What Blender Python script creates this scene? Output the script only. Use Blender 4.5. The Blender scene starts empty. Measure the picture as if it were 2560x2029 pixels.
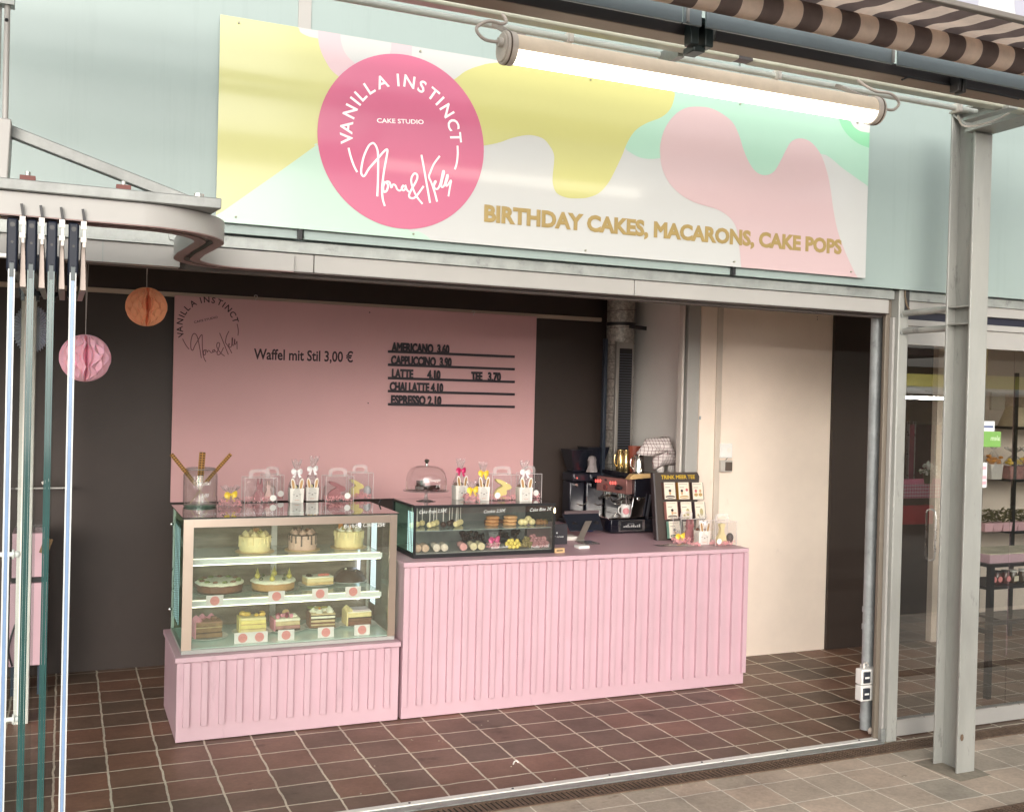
import bpy, bmesh, math, random
from mathutils import Vector, Matrix
from mathutils.geometry import tessellate_polygon, delaunay_2d_cdt
random.seed(7)
S = bpy.context.scene
C = S.collection
R = math.radians
# ---------------------------------------------------------------- camera
YAW, PITCH, ROLL, CAMZ = R(23.445), R(-.5305), R(1.4301), 1.9
IW, IH, FPX = 2560., 2029., 2584.6
_cy, _sy, _cp, _sp = math.cos(YAW), math.sin(YAW), math.cos(PITCH), math.sin(PITCH)
FWD = Vector((_sy*_cp, _cy*_cp, _sp)); _rt = Vector((_cy, -_sy, 0)); _up = _rt.cross(FWD)
RGT = _rt*math.cos(ROLL)+_up*math.sin(ROLL); UPV = _up*math.cos(ROLL)-_rt*math.sin(ROLL)
EYE = Vector((0, 0, CAMZ))
cam = bpy.data.cameras.new('camera'); cam.sensor_fit = 'HORIZONTAL'; cam.sensor_width = 36
cam.lens = FPX/IW*36; cam.clip_start = .05; cam.clip_end = 500
camo = bpy.data.objects.new('camera', cam); C.objects.link(camo)
m3 = Matrix((RGT, UPV, -FWD)).transposed()
camo.matrix_world = Matrix.Translation(EYE) @ m3.to_4x4()
S.camera = camo
# ---------------------------------------------------------------- daylight
SUN_EL, SUN_AZ = 11, 202
w = bpy.data.worlds.new('World'); S.world = w; w.use_nodes = True
nt = w.node_tree; nt.nodes.clear()
out = nt.nodes.new('ShaderNodeOutputWorld'); bg = nt.nodes.new('ShaderNodeBackground')
sky = nt.nodes.new('ShaderNodeTexSky'); sky.sky_type = 'NISHITA'; sky.sun_disc = False
sky.sun_elevation = R(SUN_EL); sky.sun_rotation = R(SUN_AZ); sky.air_density = 1.2; sky.dust_density = 4
hs = nt.nodes.new('ShaderNodeHueSaturation'); hs.inputs['Saturation'].default_value = .25
nt.links.new(sky.outputs[0], hs.inputs['Color']); nt.links.new(hs.outputs[0], bg.inputs[0])
bg.inputs[1].default_value = .15; nt.links.new(bg.outputs[0], out.inputs[0])
sun = bpy.data.lights.new('sun', 'SUN'); sun.energy = 1.45; sun.angle = R(65); sun.color = (1, .985, .96)
suno = bpy.data.objects.new('sun', sun); C.objects.link(suno)
az = R(SUN_AZ); el = R(SUN_EL)
sd = Vector((math.sin(az)*math.cos(el), math.cos(az)*math.cos(el), math.sin(el)))
suno.rotation_euler = sd.to_track_quat('Z', 'Y').to_euler()
v = S.view_settings; v.view_transform = 'Standard'; v.look = 'None'; v.gamma = 1; v.exposure = .72
S.cycles.use_denoising = True; S.cycles.max_bounces = 10; S.cycles.transparent_max_bounces = 24
S.cycles.diffuse_bounces = 5; S.cycles.glossy_bounces = 5; S.cycles.sample_clamp_indirect = 6
S.cycles.caustics_reflective = False; S.cycles.caustics_refractive = False

# ---------------------------------------------------------------- photo pixel -> point on a real plane
def ray(x, y): return RGT*((x-IW/2)/FPX)-UPV*((y-IH/2)/FPX)+FWD
def at(p, Y): d = ray(*p); return EYE+d*(Y/d.y)
def onx(p, X): d = ray(*p); return EYE+d*(X/d.x)
def gr(p, z=0.): d = ray(*p); return EYE+d*((z-CAMZ)/d.z)
def crop(ox, oy, s): return lambda x, y: (ox+x*s, oy+y*s)
cF = crop(400, 1100, 650/1851); cH = crop(900, 1100, 600/2156); cJ = crop(1350, 1050, 550/2156)
cK = crop(1380, 1080, 300/1709); cL = crop(1600, 1160, 280/2081); cI = crop(1300, 700, 800/1953)
c1 = crop(0, 0, 900/2156); c2 = crop(700, 0, 1000/2156); c3 = crop(1600, 0, 960/2156)
cA = crop(0, 0, 560/1367); cB = crop(2180, 700, 380/1443); c8 = crop(1900, 1300, 660/1547)
c6 = crop(2200, 1150, 360/1367); cQ = crop(1600, 0, 500/2156); cP = crop(2060, 0, 500/2156)
cO = crop(1100, 0, 500/2156); cZ = crop(780, 120, 440/1635); cW = crop(420, 720, 200/1709)
cM = crop(400, 700, 1000/2156); cG = crop(0, 480, 300/1221); c7 = crop(0, 1100, 250/854)

# ---------------------------------------------------------------- materials
MATS = {}
def nodes(name):
    m = bpy.data.materials.new(name); m.use_nodes = True; t = m.node_tree; t.nodes.clear()
    o = t.nodes.new('ShaderNodeOutputMaterial'); return m, t, o
def N(t, k, **kw):
    n = t.nodes.new(k)
    for a, b in kw.items():
        if a in n.inputs: n.inputs[a].default_value = b
        else: setattr(n, a, b)
    return n
def pm(name, col, rough=.5, metal=0, var=.07, sc=5, bump=0, bsc=120, coat=0, emit=None, es=0, sss=0, rv=0, spec=.5, stretch=None, scuff=None):
    if name in MATS: return MATS[name]
    m, t, o = nodes(name); L = t.links.new
    b = N(t, 'ShaderNodeBsdfPrincipled'); L(b.outputs[0], o.inputs[0])
    b.inputs['Roughness'].default_value = rough; b.inputs['Metallic'].default_value = metal
    b.inputs['Coat Weight'].default_value = coat; b.inputs['Coat Roughness'].default_value = .08
    b.inputs['Specular IOR Level'].default_value = spec
    if sss: b.inputs['Subsurface Weight'].default_value = sss; b.inputs['Subsurface Radius'].default_value = (.01, .006, .004)
    if emit: b.inputs['Emission Color'].default_value = (*emit, 1); b.inputs['Emission Strength'].default_value = es
    tc = N(t, 'ShaderNodeTexCoord'); vec = tc.outputs['Object']
    if stretch:
        mp = N(t, 'ShaderNodeMapping'); mp.inputs['Scale'].default_value = stretch; L(vec, mp.inputs[0]); vec = mp.outputs[0]
    n = N(t, 'ShaderNodeTexNoise', Scale=sc, Detail=6, Roughness=.62); L(vec, n.inputs['Vector'])
    mr = N(t, 'ShaderNodeMapRange'); mr.inputs['From Min'].default_value = .3; mr.inputs['From Max'].default_value = .7
    mr.inputs['To Min'].default_value = 1-var; mr.inputs['To Max'].default_value = 1+var; L(n.outputs[0], mr.inputs[0])
    vm = N(t, 'ShaderNodeVectorMath', operation='SCALE'); vm.inputs[0].default_value = col
    L(mr.outputs[0], vm.inputs['Scale']); L(vm.outputs[0], b.inputs['Base Color'])
    if scuff:   # sparse marks, streaks and smudges of their own shape
        am, ks, th, st_ = scuff; mp2 = N(t, 'ShaderNodeMapping'); mp2.inputs['Scale'].default_value = st_; L(tc.outputs['Object'], mp2.inputs[0])
        n3 = N(t, 'ShaderNodeTexNoise', Scale=ks, Detail=9, Roughness=.72); L(mp2.outputs[0], n3.inputs['Vector'])
        r3 = N(t, 'ShaderNodeMapRange', interpolation_type='SMOOTHSTEP'); r3.inputs['From Min'].default_value = th; r3.inputs['From Max'].default_value = th+.09; r3.inputs['To Min'].default_value = 1; r3.inputs['To Max'].default_value = 1-am; L(n3.outputs[0], r3.inputs[0])
        v3 = N(t, 'ShaderNodeVectorMath', operation='SCALE'); L(vm.outputs[0], v3.inputs[0]); L(r3.outputs[0], v3.inputs['Scale']); L(v3.outputs[0], b.inputs['Base Color'])
    if rv:
        r2 = N(t, 'ShaderNodeMapRange'); r2.inputs['From Min'].default_value = .3; r2.inputs['From Max'].default_value = .7
        r2.inputs['To Min'].default_value = max(0, rough-rv); r2.inputs['To Max'].default_value = rough+rv
        L(n.outputs[0], r2.inputs[0]); L(r2.outputs[0], b.inputs['Roughness'])
    if bump:
        n2 = N(t, 'ShaderNodeTexNoise', Scale=bsc, Detail=4); L(vec, n2.inputs['Vector'])
        bp = N(t, 'ShaderNodeBump'); bp.inputs['Strength'].default_value = bump; bp.inputs['Distance'].default_value = .01
        L(n2.outputs[0], bp.inputs['Height']); L(bp.outputs[0], b.inputs['Normal'])
    MATS[name] = m; return m
def glass(name, tint=(.95, .97, .96), refl=1.0, rough=.0, ior=1.5, bump=0, bsc=30, haze=0, hcol=(.9, .9, .9)):
    if name in MATS: return MATS[name]
    m, t, o = nodes(name); L = t.links.new
    tr = N(t, 'ShaderNodeBsdfTransparent'); tr.inputs[0].default_value = (*tint, 1)
    gl = N(t, 'ShaderNodeBsdfGlossy'); gl.inputs['Roughness'].default_value = rough
    fr = N(t, 'ShaderNodeFresnel'); fr.inputs['IOR'].default_value = ior
    ge = N(t, 'ShaderNodeNewGeometry')
    inv = N(t, 'ShaderNodeMath', operation='SUBTRACT'); inv.inputs[0].default_value = 1; L(ge.outputs['Backfacing'], inv.inputs[1])
    mu = N(t, 'ShaderNodeMath', operation='MULTIPLY', use_clamp=True); L(fr.outputs[0], mu.inputs[0]); L(inv.outputs[0], mu.inputs[1])
    m2 = N(t, 'ShaderNodeMath', operation='MULTIPLY', use_clamp=True); L(mu.outputs[0], m2.inputs[0]); m2.inputs[1].default_value = refl
    mx = N(t, 'ShaderNodeMixShader'); L(m2.outputs[0], mx.inputs[0]); L(gl.outputs[0], mx.inputs[2])
    if haze:
        df = N(t, 'ShaderNodeBsdfDiffuse'); df.inputs[0].default_value = (*hcol, 1)
        h = N(t, 'ShaderNodeMixShader'); h.inputs[0].default_value = haze; L(tr.outputs[0], h.inputs[1]); L(df.outputs[0], h.inputs[2])
        L(h.outputs[0], mx.inputs[1])
    else: L(tr.outputs[0], mx.inputs[1])
    if bump:
        tc = N(t, 'ShaderNodeTexCoord'); n2 = N(t, 'ShaderNodeTexNoise', Scale=bsc, Detail=3); L(tc.outputs['Object'], n2.inputs['Vector'])
        bp = N(t, 'ShaderNodeBump'); bp.inputs['Strength'].default_value = bump; bp.inputs['Distance'].default_value = .02
        L(n2.outputs[0], bp.inputs['Height']); L(bp.outputs[0], gl.inputs['Normal']); L(bp.outputs[0], fr.inputs['Normal'])
    L(mx.outputs[0], o.inputs[0]); MATS[name] = m; return m
def emat(name, col, s):
    if name in MATS: return MATS[name]
    m, t, o = nodes(name); e = N(t, 'ShaderNodeEmission'); e.inputs[0].default_value = (*col, 1); e.inputs[1].default_value = s
    t.links.new(e.outputs[0], o.inputs[0]); MATS[name] = m; return m
def tilemat(name, w_, h_, ox, oy, ca, cb, grout, gw, rough, stain, dark):
    m, t, o = nodes(name); L = t.links.new
    b = N(t, 'ShaderNodeBsdfPrincipled'); L(b.outputs[0], o.inputs[0])
    tc = N(t, 'ShaderNodeTexCoord')
    mp = N(t, 'ShaderNodeMapping'); mp.inputs['Location'].default_value = (-ox, -oy, 0); L(tc.outputs['Object'], mp.inputs[0])
    wn = N(t, 'ShaderNodeTexNoise', Scale=9, Detail=5); L(tc.outputs['Object'], wn.inputs['Vector'])
    sb = N(t, 'ShaderNodeVectorMath', operation='SUBTRACT'); L(wn.outputs['Color'], sb.inputs[0]); sb.inputs[1].default_value = (.5, .5, .5)
    sc = N(t, 'ShaderNodeVectorMath', operation='SCALE'); L(sb.outputs[0], sc.inputs[0]); sc.inputs['Scale'].default_value = .019
    ad = N(t, 'ShaderNodeVectorMath', operation='ADD'); L(mp.outputs[0], ad.inputs[0]); L(sc.outputs[0], ad.inputs[1])
    br = N(t, 'ShaderNodeTexBrick'); br.offset = 0; br.squash = 1
    for k, v_ in (('Scale', 1), ('Mortar Size', gw), ('Mortar Smooth', .25), ('Bias', 0), ('Brick Width', w_), ('Row Height', h_)): br.inputs[k].default_value = v_
    br.inputs['Color1'].default_value = (*ca, 1); br.inputs['Color2'].default_value = (*cb, 1); br.inputs['Mortar'].default_value = (*grout, 1)
    L(ad.outputs[0], br.inputs['Vector'])
    # broad stains and fine speckle that belong to the tiles
    s1 = N(t, 'ShaderNodeTexNoise', Scale=2.3, Detail=8, Roughness=.65); L(tc.outputs['Object'], s1.inputs['Vector'])
    r1 = N(t, 'ShaderNodeMapRange'); r1.inputs['From Min'].default_value = .38; r1.inputs['From Max'].default_value = .68
    r1.inputs['To Min'].default_value = 1+stain; r1.inputs['To Max'].default_value = 1-stain; L(s1.outputs[0], r1.inputs[0])
    s2 = N(t, 'ShaderNodeTexNoise', Scale=45, Detail=6, Roughness=.7); L(tc.outputs['Object'], s2.inputs['Vector'])
    r2 = N(t, 'ShaderNodeMapRange'); r2.inputs['From Min'].default_value = .3; r2.inputs['From Max'].default_value = .7
    r2.inputs['To Min'].default_value = .86; r2.inputs['To Max'].default_value = 1.14; L(s2.outputs[0], r2.inputs[0])
    mu = N(t, 'ShaderNodeMath', operation='MULTIPLY'); L(r1.outputs[0], mu.inputs[0]); L(r2.outputs[0], mu.inputs[1])
    vm = N(t, 'ShaderNodeVectorMath', operation='SCALE'); L(br.outputs['Color'], vm.inputs[0]); L(mu.outputs[0], vm.inputs['Scale'])
    # isolated dark blotches
    s3 = N(t, 'ShaderNodeTexNoise', Scale=4.1, Detail=4, Roughness=.55); mp3 = N(t, 'ShaderNodeMapping'); mp3.inputs['Location'].default_value = (3.7, 9.1, 0); mp3.inputs['Scale'].default_value = (1, 1.5, 1)
    L(tc.outputs['Object'], mp3.inputs[0]); L(mp3.outputs[0], s3.inputs['Vector'])
    r3 = N(t, 'ShaderNodeMapRange', interpolation_type='SMOOTHSTEP'); r3.inputs['From Min'].default_value = .64; r3.inputs['From Max'].default_value = .74; L(s3.outputs[0], r3.inputs[0])
    mx = N(t, 'ShaderNodeMix', data_type='RGBA', blend_type='MULTIPLY'); L(r3.outputs[0], mx.inputs[0]); L(vm.outputs[0], mx.inputs[6]); mx.inputs[7].default_value = (dark, dark*.93, dark*.88, 1)
    L(mx.outputs[2], b.inputs['Base Color'])
    rr = N(t, 'ShaderNodeMapRange'); rr.inputs['To Min'].default_value = rough-.12; rr.inputs['To Max'].default_value = rough+.15; L(s1.outputs[0], rr.inputs[0]); L(rr.outputs[0], b.inputs['Roughness'])
    h1 = N(t, 'ShaderNodeMath', operation='MULTIPLY'); L(br.outputs['Fac'], h1.inputs[0]); h1.inputs[1].default_value = -1
    h2 = N(t, 'ShaderNodeMath', operation='MULTIPLY'); L(s2.outputs[0], h2.inputs[0]); h2.inputs[1].default_value = .35
    h3 = N(t, 'ShaderNodeMath', operation='ADD'); L(h1.outputs[0], h3.inputs[0]); L(h2.outputs[0], h3.inputs[1])
    bp = N(t, 'ShaderNodeBump'); bp.inputs['Strength'].default_value = .5; bp.inputs['Distance'].default_value = .004; L(h3.outputs[0], bp.inputs['Height']); L(bp.outputs[0], b.inputs['Normal'])
    return m
def gridmat(name, base, line, axis_u, axis_v, pitch, wd, rough=.8, second=None, vector='Object'):
    """woven check: lines (or filled squares) along two object axes"""
    m, t, o = nodes(name); L = t.links.new
    b = N(t, 'ShaderNodeBsdfPrincipled'); b.inputs['Roughness'].default_value = rough; L(b.outputs[0], o.inputs[0])
    tc = N(t, 'ShaderNodeTexCoord'); sp = N(t, 'ShaderNodeSeparateXYZ'); L(tc.outputs[vector], sp.inputs[0])
    ms = []
    for a in (axis_u, axis_v):
        q = N(t, 'ShaderNodeMath', operation='MULTIPLY'); L(sp.outputs[a], q.inputs[0]); q.inputs[1].default_value = 1/pitch
        f = N(t, 'ShaderNodeMath', operation='FRACT'); L(q.outputs[0], f.inputs[0])
        l = N(t, 'ShaderNodeMath', operation='LESS_THAN'); L(f.outputs[0], l.inputs[0]); l.inputs[1].default_value = wd; ms.append(l)
    a = N(t, 'ShaderNodeMath', operation='ADD'); L(ms[0].outputs[0], a.inputs[0]); L(ms[1].outputs[0], a.inputs[1])
    hf = N(t, 'ShaderNodeMath', operation='MULTIPLY'); L(a.outputs[0], hf.inputs[0]); hf.inputs[1].default_value = .5 if second else 1.; hf.use_clamp = True
    mx = N(t, 'ShaderNodeMix', data_type='RGBA'); L(hf.outputs[0], mx.inputs[0]); mx.inputs[6].default_value = (*base, 1); mx.inputs[7].default_value = (*line, 1)
    L(mx.outputs[2], b.inputs['Base Color']); return m

# ---------------------------------------------------------------- mesh builder
class MB:
    def __init__(s): s.v = []; s.f = []
    def add(s, vs, fs):
        k = len(s.v); s.v += [Vector(p) for p in vs]; s.f += [tuple(i+k for i in f) for f in fs]; return s
    def box(s, x0, x1, y0, y1, z0, z1):
        return s.add([(x0,y0,z0),(x1,y0,z0),(x1,y1,z0),(x0,y1,z0),(x0,y0,z1),(x1,y0,z1),(x1,y1,z1),(x0,y1,z1)],
            [(0,3,2,1),(4,5,6,7),(0,1,5,4),(1,2,6,5),(2,3,7,6),(3,0,4,7)])
    def hexa(s, bot, top):
        return s.add(list(bot)+list(top), [(0,3,2,1),(4,5,6,7),(0,1,5,4),(1,2,6,5),(2,3,7,6),(3,0,4,7)])
    def obox(s, c, sx, sy, sz, rz=0, rx=0, ry=0):
        m = Matrix.Translation(c) @ Matrix.Rotation(rz, 4, 'Z') @ Matrix.Rotation(ry, 4, 'Y') @ Matrix.Rotation(rx, 4, 'X')
        q = MB().box(-sx/2, sx/2, -sy/2, sy/2, -sz/2, sz/2); return s.add([m @ p for p in q.v], q.f)
    def beam(s, p0, p1, wd, ht, upv=(0, 0, 1)):
        p0 = Vector(p0); p1 = Vector(p1); d = (p1-p0).normalized(); sd_ = d.cross(Vector(upv)).normalized()*wd/2; u = sd_.cross(d).normalized()*ht/2
        return s.hexa([p0-sd_-u, p0+sd_-u, p1+sd_-u, p1-sd_-u], [p0-sd_+u, p0+sd_+u, p1+sd_+u, p1-sd_+u])
    def cyl(s, p0, p1, r0, r1=None, n=16):
        return s.tube([p0, p1], [r0, r0 if r1 is None else r1], n)
    def tube(s, pts, r, n=8, closed=False):
        pts = [Vector(p) for p in pts]; k = len(pts); rs = r if isinstance(r, (list, tuple)) else [r]*k
        t0 = (pts[1]-pts[0]).normalized(); a = t0.orthogonal().normalized(); vs = []; fs = []
        for i, p in enumerate(pts):
            t = (pts[min(i+1, k-1)]-pts[max(i-1, 0)])
            if closed: t = pts[(i+1) % k]-pts[i-1]
            t = t.normalized() if t.length > 1e-9 else t0
            a = (a-t*a.dot(t)); a = a.normalized() if a.length > 1e-6 else t.orthogonal().normalized(); b = t.cross(a)
            for j in range(n):
                th = 2*math.pi*j/n; vs.append(p+(a*math.cos(th)+b*math.sin(th))*rs[i])
        for i in range(k-1 if not closed else k):
            i2 = (i+1) % k
            for j in range(n): fs.append((i*n+j, i*n+(j+1) % n, i2*n+(j+1) % n, i2*n+j))
        if not closed: fs += [tuple(range(n-1, -1, -1)), tuple(range((k-1)*n, k*n))]
        return s.add(vs, fs)
    def lathe(s, c, prof, n=28, wob=None, sx=1, sy=1):
        c = Vector(c); vs = []; fs = []
        for r, z in prof:
            for j in range(n):
                th = 2*math.pi*j/n; k = 1 if wob is None else wob(th, z)
                vs.append(c+Vector((math.cos(th)*r*k*sx, math.sin(th)*r*k*sy, z)))
        for i in range(len(prof)-1):
            for j in range(n): fs.append((i*n+j, i*n+(j+1) % n, (i+1)*n+(j+1) % n, (i+1)*n+j))
        fs += [tuple(range(n-1, -1, -1)), tuple(range((len(prof)-1)*n, len(prof)*n))]
        return s.add(vs, fs)
    def sph(s, c, r, n=14, sq=(1, 1, 1), lump=0):
        vs = []; fs = []; c = Vector(c); h = n//2
        for i in range(1, h):
            for j in range(n):
                a = math.pi*i/h; b = 2*math.pi*j/n; k = r*(1+lump*(random.random()-.5))
                vs.append(c+Vector((math.sin(a)*math.cos(b)*sq[0], math.sin(a)*math.sin(b)*sq[1], math.cos(a)*sq[2]))*k)
        vs += [c+Vector((0, 0, r*sq[2])), c-Vector((0, 0, r*sq[2]))]; T = len(vs)-2
        for i in range(h-2):
            for j in range(n): fs.append((i*n+j, (i+1)*n+j, (i+1)*n+(j+1) % n, i*n+(j+1) % n))
        for j in range(n): fs.append((T, j, (j+1) % n)); fs.append((T+1, (h-2)*n+(j+1) % n, (h-2)*n+j))
        return s.add(vs, fs)
    def poly(s, pts3, off=None):
        """flat polygon (concave allowed); off = thickness vector"""
        pts3 = [Vector(p) for p in pts3]; tris = [tuple(t) for t in tessellate_polygon([pts3])]
        nrm = Vector((0, 0, 0))
        for i, p in enumerate(pts3): nrm += p.cross(pts3[(i+1) % len(pts3)])
        def ori(t): return t if (pts3[t[1]]-pts3[t[0]]).cross(pts3[t[2]]-pts3[t[0]]).dot(nrm) > 0 else t[::-1]
        tris = [ori(t) for t in tris]
        if off is None: return s.add(pts3, tris)
        off = Vector(off); n = len(pts3)
        if nrm.dot(off) > 0: pts3 = pts3[::-1]; tris = [tuple(n-1-i for i in t)[::-1] for t in tris]; tris = [t[::-1] for t in tris]
        fs = [t for t in tris]+[tuple(i+n for i in t[::-1]) for t in tris]
        fs += [((i+1) % n, i, i+n, (i+1) % n+n) for i in range(n)]
        return s.add(pts3+[p+off for p in pts3], fs)
    def flat(s, pts2, y):
        """flat outline in x, z at depth y, triangulated robustly"""
        n = len(pts2); r = delaunay_2d_cdt([Vector(p) for p in pts2], [(i, (i+1) % n) for i in range(n)], [], 1, 1e-6)
        return s.add([(p.x, y, p.y) for p in r[0]], [tuple(f) for f in r[2]])
    def tf(s, m): s.v = [m @ p for p in s.v]; return s
    def build(s, name, mat, parent=None, smooth=True, bevel=0, ang=38, seg=2):
        top = parent
        while top is not None and top.parent: top = top.parent
        off = top.location.copy() if top is not None else Vector()
        if parent is None: off = Vector(getattr(s, 'org', (0, 0, 0)))
        me = bpy.data.meshes.new(name); me.from_pydata([p-off for p in s.v], [], s.f)
        bm = bmesh.new(); bm.from_mesh(me); bmesh.ops.recalc_face_normals(bm, faces=bm.faces); bm.to_mesh(me); bm.free()
        me.materials.append(mat)
        if smooth:
            for p in me.polygons: p.use_smooth = True
            me.set_sharp_from_angle(angle=R(ang))
        o = bpy.data.objects.new(name, me); C.objects.link(o); o.parent = parent
        if parent is None: o.location = off
        if bevel:
            b = o.modifiers.new('bevel', 'BEVEL'); b.width = bevel; b.segments = seg; b.limit_method = 'ANGLE'; b.angle_limit = R(40)
        return o
def B(*a): return MB().box(*a)
def tag(o, label, cat, group=None):
    o['label'] = label; o['category'] = cat
    if group: o['group'] = group
    return o
def thing(name, loc, label, cat, group=None):
    o = bpy.data.objects.new(name, None); o.empty_display_size = .05; C.objects.link(o); o.location = loc
    return tag(o, label, cat, group)
def struct(o): o['kind'] = 'structure'; return o
def dup(root, loc, rz=0, label=None, mats=None, scale=None):
    def rec(o, p):
        c = o.copy(); C.objects.link(c); c.parent = p
        for ch in list(o.children): rec(ch, c)
        return c
    r = rec(root, None); r.location = loc; r.rotation_euler = (0, 0, rz)
    if scale: r.scale = scale
    if label: r['label'] = label
    return r
def recolor(root, name, mat):
    """give the part called name of one copy its own material"""
    def rec(o):
        if o.name.split('.')[0] == name and o.type == 'MESH':
            o.data = o.data.copy(); o.data.materials.clear(); o.data.materials.append(mat)
        for ch in o.children: rec(ch)
    rec(root)
def smoothc(pts, k=5, closed=True):
    out = []; n = len(pts)
    rng = range(n) if closed else range(n-1)
    for i in rng:
        g = (lambda j: pts[j % n]) if closed else (lambda j: pts[max(0, min(n-1, j))])
        p0, p1, p2, p3 = g(i-1), g(i), g(i+1), g(i+2)
        for a in range(k):
            t = a/k; out.append(tuple(.5*((2*p1[d])+(-p0[d]+p2[d])*t+(2*p0[d]-5*p1[d]+4*p2[d]-p3[d])*t*t+(-p0[d]+3*p1[d]-3*p2[d]+p3[d])*t**3) for d in range(len(p1))))
    if not closed: out.append(tuple(pts[-1]))
    return out
_tc = {}
def text2d(s, bold=0, shear=0, extrude=0):
    key = (s, bold, shear, extrude)
    if key in _tc: return _tc[key]
    cu = bpy.data.curves.new('lettering', 'FONT'); cu.body = s; cu.size = 1; cu.offset = bold if bold < .015 else 0; cu.bevel_depth = bold if bold >= .015 else 0; cu.bevel_resolution = 0; cu.shear = shear; cu.extrude = extrude; cu.resolution_u = 3
    o = bpy.data.objects.new('lettering', cu); C.objects.link(o); bpy.context.view_layer.update()
    dg = bpy.context.evaluated_depsgraph_get(); me = bpy.data.meshes.new_from_object(o.evaluated_get(dg))
    r = ([tuple(p.co) for p in me.vertices], [tuple(f.vertices) for f in me.polygons])
    bpy.data.objects.remove(o); bpy.data.curves.remove(cu); bpy.data.meshes.remove(me); _tc[key] = r; return r
def text(mb, s, org, U, V, h, width=None, align='L', bold=0, shear=0, thick=0, cap=.7):
    """letters of cap height h, starting at org, running along U with V up; optional total width"""
    vs, fs = text2d(s, bold, shear, 1 if thick else 0)
    x0 = min(p[0] for p in vs); x1 = max(p[0] for p in vs); k = h/cap; kx = k if width is None else width/(x1-x0)
    U = Vector(U).normalized(); V = Vector(V).normalized(); W = U.cross(V)
    sh = {'L': -x0, 'C': -(x0+x1)/2, 'R': -x1}[align]
    org = Vector(org)
    mb.add([org+U*((p[0]+sh)*kx)+V*(p[1]*k)+W*(p[2]*thick if thick else p[2]*k*.12) for p in vs], fs); return mb
# ================================================================ shared materials
steel = pm('galvanised steel', (.36, .38, .365), .48, .5, .2, 14, .05, 60, rv=.1, scuff=(.25, 9, .56, (1, 1, 1)))
paintsteel = pm('weathered grey steel', (.37, .375, .35), .5, .2, .13, 7, .06, 40, rv=.1, stretch=(1, 1, .25), scuff=(.28, 6, .58, (2, 2, .6)))
white_alu = pm('white coated aluminium', (.395, .385, .365), .4, 0, .05, 3)
alu = pm('brushed aluminium', (.62, .61, .58), .3, .8, .06, 20, rv=.06)
chrome = pm('polished steel', (.72, .71, .69), .08, 1, .05, 10)
black = pm('black plastic', (.018, .018, .02), .35, 0, .1, 10)
blackmetal = pm('black powder coated metal', (.02, .02, .022), .4, .2, .1, 10)
navy = pm('dark blue grey plastic', (.010, .014, .026), .45, 0, .1, 12, spec=.3)
pink = pm('pink lacquered board', (.60, .40, .455), .42, 0, .04, 3, .03, 200, rv=.06, scuff=(.10, 3.2, .60, (2, 2, .5)))
cream = pm('cream wall paint', (.86, .735, .63), .75, 0, .07, 1.3, .15, 160, scuff=(.12, 2.6, .60, (1, 1, .7)))
greywall = pm('off white wall paint', (.86, .83, .79), .8, 0, .05, 1.5, .12, 220)
brown = pm('dark brown wall board', (.038, .0255, .0205), .5, 0, .14, 1.6, .03, 300, scuff=(-.12, 2.2, .58, (1, 1, .4)))
paper = pm('white card', (.82, .78, .72), .7, 0, .03, 8)
vinyl_dark = pm('dark lettering vinyl', (.035, .012, .02), .5)
whitepaint = pm('white paint pen', (.95, .95, .93), .6, emit=(1, 1, 1), es=0)
clear = glass('clear glass', (.93, .965, .95), 1.0)
clearp = glass('clear plastic', (.955, .95, .95), 1.6, .04, 1.5, .25, 22, haze=.045)
foil = glass('clear cellophane', (.93, .93, .93), 2.4, .1, 1.5, .6, 45, haze=.09)

# ================================================================ ground
g = tilemat('outdoor paving', .2413, .249, .3345, 4.199, (.56, .44, .345), (.395, .35, .285), (.74, .68, .58), .0045, .62, .22, .55)
struct(B(-26, 26, -24, 4.43, -.25, 0).build('ground', g, smooth=False))
struct(B(-26, 26, -24, 1.9, .0, .004).build('road', pm('lane asphalt', (.10, .095, .085), .85, 0, .2, 30, .15, 200), smooth=False))
f = tilemat('terracotta floor tiles', .2468, .2403, .4826, 5.204, (.215, .112, .073), (.122, .086, .060), (.60, .54, .43), .0060, .48, .22, .6)
struct(B(-3, 10.5, 4.43, 8.2, -.25, 0).build('floor', f, smooth=False))
struct(B(-26, -3, 4.43, 14, -.25, -.004).build('pavement', g, smooth=False))
E1 = pm('threshold strip white', (.80, .79, .74), .45, .1, .1, 9)
t = B(-2.5, 4.27, 4.515, 4.555, .0, .013).build('threshold_strip', E1, bevel=.003)
tag(t, 'thin pale metal threshold strip between terracotta floor and drain grate', 'threshold')
for X in (.98, 1.5, 2.02, 2.55, 3.1, 3.65, 4.15): MB().cyl((X, 4.534, .012), (X, 4.534, .0155), .006, n=10).build('screw', black, t)
t2 = B(-2.5, 4.27, 4.462, 4.513, .0, .008).build('flashing', steel, t)
rust = pm('rusty cast iron', (.17, .115, .08), .7, .2, .3, 18, .1, 60)
def grate(name, x0, x1, y0, y1, label, z=.006):
    o = thing(name, ((x0+x1)/2, (y0+y1)/2, 0), label, 'drain grate')
    m = MB(); m.box(x0, x1, y0, y0+.014, .001, z); m.box(x0, x1, y1-.014, y1, .001, z); n = int((x1-x0)/.0262)
    for i in range(n):
        X = x0+i*.0262; m.hexa([(X, y0+.014, .001), (X+.013, y0+.014, .001), (X+.006, y1-.014, .001), (X-.007, y1-.014, .001)], [(X, y0+.014, z), (X+.013, y0+.014, z), (X+.006, y1-.014, z), (X-.007, y1-.014, z)])
    m.build('slotted_cover', rust, o, smooth=False)
    B(x0, x1, y0+.002, y1-.002, .0006, .0012).build('channel', pm('dark drain channel', (.03, .024, .02), .9), o, smooth=False)
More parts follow.
